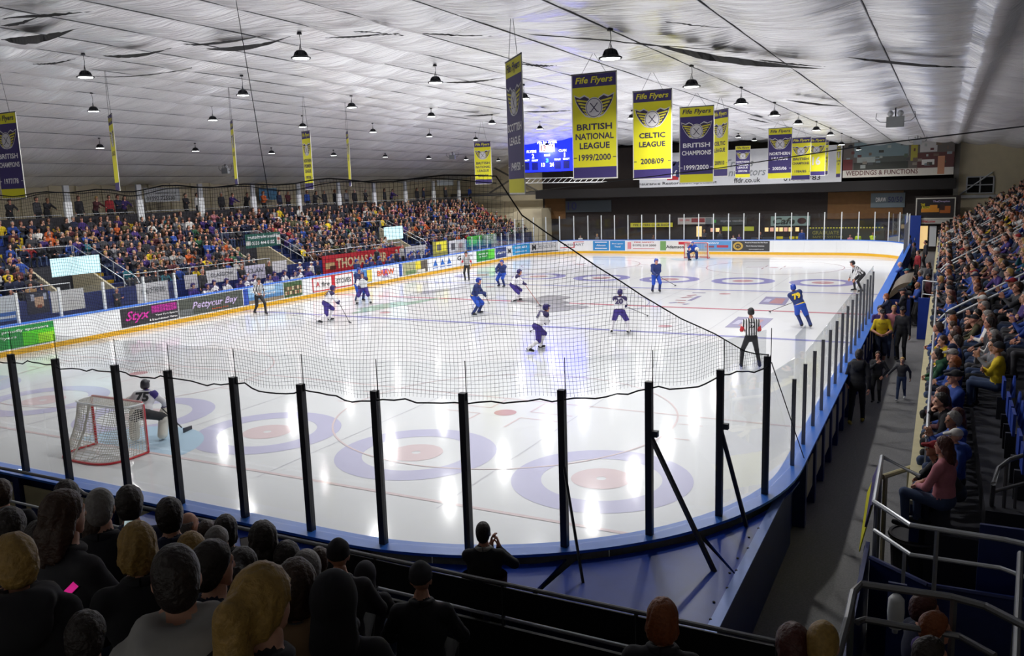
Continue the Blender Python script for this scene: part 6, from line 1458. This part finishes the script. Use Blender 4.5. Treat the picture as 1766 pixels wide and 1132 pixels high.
# ================================================================== PLAYERS, OFFICIALS, GOALS
K_WHITE = mat('jersey_white', 'dfdde2', 0.8, var=0.06); K_PURP = mat('kit_purple', '36267a', 0.75, var=0.12); K_PURPD = mat('kit_purple_dark', '2a1f52', 0.7)
K_NAVY = mat('jersey_navy', '1f2f66', 0.8, var=0.12); K_BLUE = mat('kit_royal', '1745ad', 0.75, var=0.12); K_BLK = mat('kit_black', '1a1a1f', 0.7); K_SOCKW = mat('sock_white', 'dcdadf', 0.8)
K_YNUM = mat('number_yellow', 'e6c61e', 0.6); K_CREAM = mat('pads_cream', 'd9d3c6', 0.7); K_HBLUE = mat('helmet_blue', '1c3c9e', 0.3); K_HPUR = mat('helmet_purple', '2f2560', 0.3)
M_STRIPE = bpy.data.materials.new('striped_shirt'); M_STRIPE.use_nodes = True
_nt = M_STRIPE.node_tree; _b = _nt.nodes['Principled BSDF']; _tc = _nt.nodes.new('ShaderNodeTexCoord'); _w = _nt.nodes.new('ShaderNodeTexWave'); _w.bands_direction = 'X'; _w.inputs['Scale'].default_value = 4.6
_cr = _nt.nodes.new('ShaderNodeValToRGB'); _cr.color_ramp.interpolation = 'CONSTANT'; _cr.color_ramp.elements[0].color = (0.012, 0.012, 0.014, 1); _cr.color_ramp.elements[1].color = (0.78, 0.78, 0.79, 1); _cr.color_ramp.elements[1].position = 0.5
_nt.links.new(_tc.outputs['Object'], _w.inputs['Vector']); _nt.links.new(_w.outputs['Fac'], _cr.inputs[0]); _nt.links.new(_cr.outputs[0], _b.inputs['Base Color']); _b.inputs['Roughness'].default_value = 0.8
M_BLADE = mat('skate_blade', 'c9ccd0', 0.25, metal=0.9); M_STICK = mat('stick_dark', '1a1715', 0.5); M_STICKR = mat('stick_rust', '8a3a22', 0.5)
SK = dict(
 glide=dict(hip=(0, 0.10, 0.80), lean=0.55, feet=((-0.24, 0.12, 0.13), (0.2, -0.12, 0.13)), knees=(0, -1, 0.2)),
 stride=dict(hip=(0, 0.05, 0.80), lean=0.6, feet=((-0.22, 0.5, 0.17), (0.16, -0.12, 0.13)), knees=(0, -1, 0.1), toes=((-0.5, -0.8, -0.3), (0, -1, 0))),
 strideL=dict(hip=(0, 0.05, 0.80), lean=0.5, feet=((-0.16, -0.14, 0.13), (0.26, 0.46, 0.17)), knees=(0, -1, 0.1), toes=((0, -1, 0), (0.5, -0.8, -0.3))),
 wide=dict(hip=(0, 0.08, 0.82), lean=0.38, feet=((-0.3, 0.05, 0.13), (0.3, 0.0, 0.13)), knees=(0, -1, 0.1), toes=((-0.3, -1, 0), (0.3, -1, 0))),
 leaning=dict(hip=(-0.06, 0.05, 0.82), lean=0.4, feet=((-0.42, 0.14, 0.14), (-0.16, -0.05, 0.13)), knees=(0, -1, 0.1)),
 up=dict(hip=(0, 0.03, 0.88), lean=0.22, feet=((-0.16, 0.05, 0.13), (0.17, -0.06, 0.13)), knees=(0, -1, 0.1)),
)
TEAM = {'white': dict(top=K_WHITE, extra=K_PURPD, bottom=K_PURP, lip=K_SOCKW, helmet=K_HPUR, num=K_PURPD), 'blue': dict(top=K_NAVY, extra=K_NAVY, bottom=K_BLUE, lip=K_NAVY, helmet=K_HBLUE, num=K_YNUM)}
def player(px, py, rz, team, pose, label, number=None, stick=None, handA=(-0.12, -0.42, 0.95), side=0.0, scale=1.12, head=(0, -0.1), stick_m=None, right=False):
    p = atz(px, py, 0.0); T = TEAM[team]; c, s = math.cos(rz), math.sin(rz)
    A = v3(*handA); A[2] = min(A[2], 1.0)
    kw = dict(SK[pose])
    if stick:
        q = atz(stick[0], stick[1], 0.03)-v3(p[0], p[1], 0); ql = v3(c*q[0]+s*q[1], -s*q[0]+c*q[1], q[2])/scale
        B = A+nrm(ql-A)*0.42
        hands = (tuple(A), tuple(B)) if not right else (tuple(B), tuple(A))
    else: hands = (tuple(A), (0.2, -0.4, 0.9))
    m, hm, inf = figure(**kw, hands=hands, elbow=((-1, 0.6, -0.2), (1, 0.6, -0.2)), kit='hockey', h=0.0235, hair='helmetcap', split_hair=True, side=side, head=head)
    mt = base_mats('black', 'black', 1); mt.update(top=T['top'], extra=T['extra'], bottom=T['bottom'], lip=T['lip'], hair=T['helmet'], shoe=K_BLK)
    o = bpy.data.objects.new('person', to_mesh('person', m, mt)); link(o); ORG[o] = (0, 0, 0)
    o.location = (p[0], p[1], 0); o.rotation_euler = (0, 0, rz); o.scale = (scale,)*3; meta(o, uniq(label), 'person', 'ice hockey players')
    ho = bpy.data.objects.new('helmet', to_mesh('helmet', hm, mt)); link(ho, o)
    for i, f in enumerate(kw['feet']):
        t = nrm(v3(*kw.get('toes', ((0, -1, 0), (0, -1, 0)))[i])*v3(1, 1, 0)); b = MB()
        a0 = v3(f[0], f[1], 0)-t*0.1; a1 = v3(f[0], f[1], 0)+t*0.2; nn = v3(-t[1], t[0], 0)*0.006; zb = f[2]-0.13
        b.slab([a0-nn+v3(0, 0, zb+0.002), a1-nn+v3(0, 0, zb+0.002), a1-nn+v3(0, 0, zb+0.07), a0-nn+v3(0, 0, zb+0.07)], nn*2); b.build('skate_blade', M_BLADE, o, local=True)
    RB, up, hip = inf['RB'], inf['up'], inf['hip']
    if number:
        ctr = hip+up*0.33+RB@v3(0, 0.172, 0); letter(number, o, ctr, RB@v3(-1, 0, 0), up, T['num'], height=0.22, bold=0.05, off=0.0, name='shirt_number')
    # hem stripes of the jersey
    b = MB(); n = 26; vs = []
    for z in (0.02, 0.05): vs += [tuple(hip+up*z+RB@v3(0.204*math.cos(a), 0.005+0.152*math.sin(a), 0)) for a in np.linspace(0, 2*PI, n, endpoint=False)]
    b.add(vs, [(k, (k+1) % n, n+(k+1) % n, n+k) for k in range(n)]); b.build('jersey_stripe', T['num'], o, local=True)
    if stick:
        w0 = v3(p[0]+(c*A[0]-s*A[1])*scale, p[1]+(s*A[0]+c*A[1])*scale, A[2]*scale); e = atz(stick[0], stick[1], 0.03); d = nrm(e-w0)
        hd = nrm(v3(d[0], d[1], 0))
        stk = thing('hockey_stick', 'stick held by '+label.replace('player in ', '').replace(',', ''), 'hockey stick', tuple(e), 0, 'hockey sticks')
        MB().tube([w0-d*0.08, e-hd*0.22+v3(0, 0, 0.06)], 0.014, 4).build('shaft', stick_m or M_STICK, stk)
        b = MB(); n_ = v3(-hd[1], hd[0], 0)*0.01; a0 = e-hd*0.26; b.slab([a0-n_, e-n_, e-n_+v3(0, 0, 0.05), a0-n_+v3(0, 0, 0.08)], n_*2); b.build('blade', M_BLACK, stk)
    return o
player(566, 556, 2.6, 'white', 'stride', 'player in white number 19, crouching near the boards ads', '19', (606, 558), handA=(-0.1, -0.45, 0.85))
player(628, 526, 0.6, 'white', 'wide', 'player in white facing the camera, in front of a blue player', None, (648, 497), handA=(-0.15, -0.42, 0.9))
player(620, 521, 1.2, 'blue', 'up', 'player in blue behind a white player at the boards', None, (672, 492), handA=(-0.05, -0.5, 0.9))
player(822, 544, 1.75, 'blue', 'wide', 'player in blue standing with feet apart in mid ice', None, (844, 524), handA=(0.0, -0.35, 0.95))
player(866, 496, 0.0, 'blue', 'glide', 'player in blue skating beyond the striped referee', None, (838, 474), handA=(-0.1, -0.4, 0.9), side=0.25)
player(889, 521, 2.0, 'white', 'glide', 'player in white bending with long rust stick', None, (933, 528), handA=(-0.1, -0.45, 0.85), stick_m=M_STICKR)
player(930, 605, 2.5, 'white', 'stride', 'player in white number 8, nearest skater left of centre', '8', (914, 572), handA=(0.1, -0.4, 0.9))
player(1069, 576, 3.35, 'white', 'wide', 'player in white number 20, back to the camera', '20', (1118, 545), handA=(-0.1, -0.42, 0.95), right=True)
player(1131, 505, 0.55, 'blue', 'up', 'player in blue facing the camera before the far ring', None, (1166, 493), handA=(-0.15, -0.4, 0.95))
player(1375, 566, 3.5, 'blue', 'leaning', 'player in blue number 79, skating away near the walkway boards', '79', (1326, 538), handA=(-0.05, -0.5, 0.9), side=0.36, right=True)
def official(px, py, rz, label, number=None, **kw):
    p = atz(px, py, 0.0)
    m, hm, inf = figure(**kw, kit='ref', h=0.0235, hair='helmetcap', split_hair=True)
    mt = base_mats('black', 'black', 1); mt.update(top=M_STRIPE, hair=K_BLK, bottom=K_BLK, shoe=K_BLK)
    o = bpy.data.objects.new('person', to_mesh('person', m, mt)); link(o); ORG[o] = (0, 0, 0)
    o.location = (p[0], p[1], 0.0); o.rotation_euler = (0, 0, rz); o.scale = (1.12,)*3; meta(o, label, 'person', 'match officials'); ho = bpy.data.objects.new('helmet', to_mesh('helmet', hm, mt)); link(ho, o)
    for i, f in enumerate(kw['feet']):
        MB().box(f[0]-0.006, f[0]+0.006, f[1]-0.2, f[1]+0.1, f[2]-0.13+0.002, f[2]-0.07).build('skate_blade', M_BLADE, o, local=True)
    hip, up, RB = inf['hip'], inf['up'], inf['RB']
    if number: 
        c_ = hip+up*0.36+RB@v3(0, 0.138, 0); b = MB(); panel(b, c_, RB@v3(-1, 0, 0), up, 0.17, 0.15, 0.006); b.build('number_patch', K_BLK, o, local=True)
        letter(number, o, c_+RB@v3(0, 0.006, 0), RB@v3(-1, 0, 0), up, M_TXTW, height=0.11, bold=0.03, off=0.0, name='shirt_number')
    if 'armbands' in label:
        for i, s in enumerate((-1, 1)):
            e, w = ik(inf['sh'][i], v3(*kw['hands'][i]), 0.285, 0.255, v3(*kw.get('elbow', ((-0.6, 0.8, -0.4), (0.6, 0.8, -0.4)))[i]))
            a = inf['sh'][i]+(e-inf['sh'][i])*0.55; MB().tube([a, e, e+(w-e)*0.1], [0.064, 0.058, 0.057], 12).build('armband', M_RED, o, local=True)
    return o
st = dict(hip=(0, 0.03, 0.90), lean=0.1, knees=(0, -1, 0.05))
official(1294, 636, 3.5, 'referee with red armbands and number 19, back to the camera', '19', **st, feet=((-0.25, 0, 0.13), (0.25, 0, 0.13)), hands=((-0.14, -0.3, 1.05), (0.14, -0.3, 1.05)))
official(806, 485, 0.35, 'referee with red armbands standing by the far boards', None, **st, feet=((-0.12, 0, 0.13), (0.12, -0.1, 0.13)), hands=((-0.26, -0.1, 0.86), (0.26, -0.1, 0.86)))
official(1478, 504, -1.1, 'linesman in stripes bending forward with hands on knees', None, hip=(0, 0.22, 0.84), lean=0.85, knees=(0, -1, 0.05), feet=((-0.26, 0.0, 0.13), (0.26, 0.1, 0.13)), hands=((-0.22, -0.28, 0.62), (0.24, -0.25, 0.62)), head=(0, -0.1))
official(449, 543, 1.2, 'linesman in stripes striding along the left boards', None, hip=(0, 0.05, 0.86), lean=0.25, knees=(0, -1, 0.05), feet=((-0.1, 0.36, 0.13), (0.12, -0.32, 0.13)), hands=((-0.2, -0.35, 1.0), (0.26, 0.0, 0.9)))
# ---------------------------------------------------------------- goals
M_CORDW = mat('net_white', 'd6d2c8', 0.8)
def goal(x, y, fy, label):
    """fy = +1 when the mouth faces +y"""
    t = thing('hockey_goal', label, 'goal', (x, y, 0))
    def W(a, b_, z): return (x+a, y-fy*b_, z)
    R = 0.032
    MB().tube([W(-0.915, 0, 0.03), W(-0.915, 0, 1.16), W(-0.87, 0, 1.22), W(0.87, 0, 1.22), W(0.915, 0, 1.16), W(0.915, 0, 0.03)], R, 10).build('goal_frame', M_RED, t)
    th = np.linspace(0, PI, 41)
    base = [W(1.08*math.copysign(abs(math.cos(a))**0.55, math.cos(a))*(0.85+0.15*math.sin(a)), 1.12*math.sin(a)**0.75, 0.03) for a in th]
    top = [W(0.915*math.copysign(abs(math.cos(a))**0.35, math.cos(a)), 0.52*math.sin(a)**0.5, 1.20) for a in th]
    MB().tube(base, 0.026, 8).build('base_frame', M_RED, t)
    MB().tube(top, 0.024, 8).build('top_frame', M_WHITE, t)
    MB().tube([W(-0.25, 0.52, 1.2), W(-0.25, 0.75, 0.6), W(-0.25, 1.1, 0.04)], 0.03, 6).build('back_stay', M_CORDW, t)
    MB().tube([W(0.0, 0.45, 0.02), W(0.0, 1.1, 0.02)], 0.02, 6).build('centre_bar', M_WHITE, t)
    b = MB(); n = 46
    thb = np.linspace(0, PI, n+1)
    for i in range(n+1):
        a = thb[i]; p = np.array([np.interp(a, th, [q[j] for q in base]) for j in range(3)]); q = np.array([np.interp(a, th, [q_[j] for q_ in top]) for j in range(3)])
        b.tube([p+(q-p)*s+v3(0, fy*0.10*math.sin(PI*s)*math.sin(a), 0) for s in np.linspace(0, 1, 8)], 0.0068, 3, caps=False)
    for s in np.linspace(0.03, 0.97, 23):
        b.tube([np.array(p)+(np.array(q)-np.array(p))*s+v3(0, fy*0.10*math.sin(PI*s)*math.sin(a), 0) for p, q, a in zip(base[::2], top[::2], th[::2])], 0.0068, 3, caps=False)
    for k in range(1, 26):
        xx = -0.9+1.8*k/26; b.tube([W(xx, 0, 1.22), W(xx*0.97, 0.5, 1.205)], 0.0068, 3, caps=False)
    for k in range(1, 8): b.tube([W(-0.9, 0.5*k/8, 1.215), W(0.9, 0.5*k/8, 1.215)], 0.0068, 3, caps=False)
    o = b.build('netting', M_CORDW, t); o['kind'] = 'stuff'
    b = MB()
    for s in np.linspace(0, 1, 40): 
        z = 0.06+1.08*s
        for sx in (-1, 1): b.tube([W(sx*0.915, -0.02, z), W(sx*0.95, 0.04, z+0.02), W(sx*0.915, 0.03, z+0.03)], 0.007, 4)
    for s in np.linspace(-0.86, 0.86, 50): b.tube([W(s, -0.03, 1.22), W(s+0.015, 0.0, 1.26), W(s+0.02, 0.04, 1.22)], 0.007, 4)
    b.build('lacing', mat('lacing_white', 'e9d9d6', 0.8), t)
    return t
goal(-0.02, -25.74, 1, 'near red goal frame with white net, seen from behind')
goal(0.12, 25.8, -1, 'far red goal frame behind the distant goalkeeper')
def goalie(p, rz, label, mats, number, scale=1.0, **kw):
    m, hm, inf = figure(kit='goalie', h=0.0235, hair='helmetcap', split_hair=True, **kw)
    mt = base_mats('black', 'black', 1); mt.update(mats)
    o = bpy.data.objects.new('person', to_mesh('person', m, mt)); link(o); ORG[o] = (0, 0, 0); o.location = (p[0], p[1], 0); o.rotation_euler = (0, 0, rz); o.scale = (scale,)*3
    meta(o, label, 'person', 'ice hockey players'); ho = bpy.data.objects.new('helmet', to_mesh('helmet', hm, mt)); link(ho, o)
    hd, RD = inf['head'], inf['RD']; b = MB()      # cage of the mask
    for k in range(-2, 3): b.tube([hd+RD@v3(0.035*k, -0.10-0.03*(1-abs(k)/3), 0.07), hd+RD@v3(0.03*k, -0.125-0.03*(1-abs(k)/3), -0.02), hd+RD@v3(0.028*k, -0.11, -0.11)], 0.004, 4)
    b.build('mask_cage', M_STEEL, o, local=True)
    hip, up, RB = inf['hip'], inf['up'], inf['RB']
    if number: letter(number, o, hip+up*0.33+RB@v3(0, 0.172, 0), RB@v3(-1, 0, 0), up, mats['num'], height=0.24, bold=0.05, off=0.0, name='shirt_number'); 
    # yoke patch over the shoulders, blocker pad and catching glove
    L, Rr = [v3(*h) for h in kw['hands']]
    b = MB(); panel(b, L+v3(-0.06, -0.06, 0.02), (1, 0, 0), (0, 0, 1), 0.2, 0.36, 0.05); b.build('blocker_pad', mats['pad'], o, local=True)
    MB().lathe([(0.03, -0.03), (0.15, -0.02), (0.17, 0.02), (0.1, 0.05)], tuple(Rr+v3(0.03, -0.06, 0.05)), 14, 'y').build('catching_glove', mats['pad'], o, local=True, smooth=True)
    return o
gl = dict(hip=(0, 0.16, 0.70), lean=0.62, feet=((-0.3, 0.0, 0.13), (0.3, 0.0, 0.13)), knees=((-0.5, -1, 0), (0.5, -1, 0)), elbow=((-1, 0.4, -0.3), (1, 0.4, -0.3)), hands=((-0.34, -0.32, 0.72), (0.36, -0.34, 0.78)), head=(0, -0.15))
pg = atz(256, 762, 0.0)
goalie(pg, 3.75, 'goalkeeper in white and purple crouching before the near goal', dict(top=K_WHITE, bottom=K_BLK, lip=K_CREAM, extra=K_PURP, hair=mat('mask_dark', '34313a', 0.3), shoe=K_BLK, num=K_BLK, pad=K_CREAM), '75', 1.08, **gl)
o = bpy.context.scene.objects
goalie((0.15, 24.9), 0.0, 'goalkeeper in blue before the far goal', dict(top=K_BLUE, bottom=K_NAVY, lip=K_NAVY, extra=K_NAVY, hair=K_HBLUE, shoe=K_BLK, num=K_YNUM, pad=K_CREAM), None, 1.0, **gl)
def gstick(hand, foot, label):
    t = thing('hockey_stick', label, 'hockey stick', tuple(foot), 0, 'hockey sticks'); h = v3(*hand); e = v3(*foot); d = nrm(e-h); hd = nrm(v3(d[0], d[1], 0.0001))
    MB().tube([h-d*0.2, e-hd*0.05+v3(0, 0, 0.15)], 0.016, 4).build('shaft', M_STICK, t); b = MB(); n_ = v3(-hd[1], hd[0], 0)*0.012
    b.slab([e-n_, e+hd*0.35-n_, e+hd*0.35-n_+v3(0, 0, 0.09), e-n_+v3(0, 0, 0.12)], n_*2); b.build('blade', M_BLACK, t)
gstick((pg[0]+0.4, pg[1]+0.25, 0.72), (pg[0]+0.25, pg[1]+0.85, 0.01), 'goal stick of the near goalkeeper')
gstick((0.45, 24.6, 0.72), (0.2, 24.2, 0.01), 'goal stick of the far goalkeeper')
# ---------------------------------------------------------------- benches
M_BENCH = mat('bench_wood', '5a4632', 0.7)
for nm, a, c, lab in (('visitors', -9.6, 1.2, 'long visitors bench behind the left boards'), ('home', 3.6, 14.4, 'long home bench behind the left boards')):
    t = thing('bench', lab, 'bench', (-16.2, (a+c)/2, 0.35)); MB().box(-16.4, -16.05, a, c, 0.72, 0.78).build('seat', M_BENCH, t)
    for y in np.arange(a+0.3, c, 2.0): MB().box(-16.3, -16.15, y-0.05, y+0.05, 0.35, 0.72).build('leg', M_BLACK, t)
struct(MB().box(-17.6, -15.06, -24, 30, 0.0, 0.35).build('floor_bench', M_SLAB))
for pose in ('lap', 'forward', 'crossed'):
    m, _, _ = figure(**POSES[pose], kit='hockey', h=0.035, fine=False, hair='helmetcap'); VAR[('bench', pose)] = to_mesh('person', m, base_mats())
for team, ys_b, x in (('white', np.arange(-9.0, -0.2, 0.72), 'visitors'), ('blue', np.arange(4.2, 13.9, 0.78), 'home')):
    for i, y in enumerate(ys_b):
        T = TEAM[team]; ps = ('lap', 'forward', 'crossed')[i % 3]
        o = bpy.data.objects.new('person', VAR[('bench', ps)]); link(o); o.location = (-16.15, y+0.07*math.sin(i*5), 0.35); o.rotation_euler = (0, 0, PI/2+0.2*math.sin(i*3)); o.scale = (1.04,)*3
        mt = base_mats('black', 'black', i % 2); mt.update(top=T['top'] if (i % 4 or team == 'blue') else K_PURP, extra=T['extra'], bottom=T['bottom'], lip=T['lip'], hair=T['helmet'], shoe=K_BLK); recolour(o, mt)
        meta(o, f'seated player in {"white and purple" if team == "white" else "blue"}, {ordn(i+1)} on the {x} bench from near end', 'person', f'players on the {x} bench')
for i, (px, py, top, lab, st_) in enumerate(((348, 458, 'charcoal', 'coach in dark jacket standing behind the visitors bench, nearest', 'stand'), (416, 448, 'black', 'coach in black standing at the middle of the visitors bench', 'folded'), (463, 450, 'black', 'coach in dark coat at the far end of the visitors bench', 'stand'), (517, 455, 'white', 'person in white top and white cap between the benches', 'folded'), (537, 457, 'white', 'person in white shirt beside the white cap', 'stand'), (548, 458, 'navy', 'bald person in navy beside the white shirt', 'stand'),
        (201, 500, 'charcoal', 'bald steward in grey jacket standing behind the glass', 'folded'), (650, 426, 'black', 'man in black suit standing behind the home bench', 'stand'), (684, 433, 'navy', 'tall player in navy rising from the home bench', 'stand'), (693, 424, 'light grey', 'person in pale grey top behind the home bench', 'stand'), (736, 432, 'royal blue', 'player in blue at the far end of the home bench', 'stand'))):
    p = aty(px, py, 0); X = -16.85 if i != 8 else -16.0
    q = atx(px, py, X); single(0, 0, 0, PI/2, lab, top, 'black', 1, 'grey' if 'white cap' not in lab else 'white', 'crop' if 'cap' not in lab else 'cap', st_, float(np.clip((q[2]-0.35)/1.64, 0.85, 1.08)), floor=0.35, p=q, group='staff by the benches')
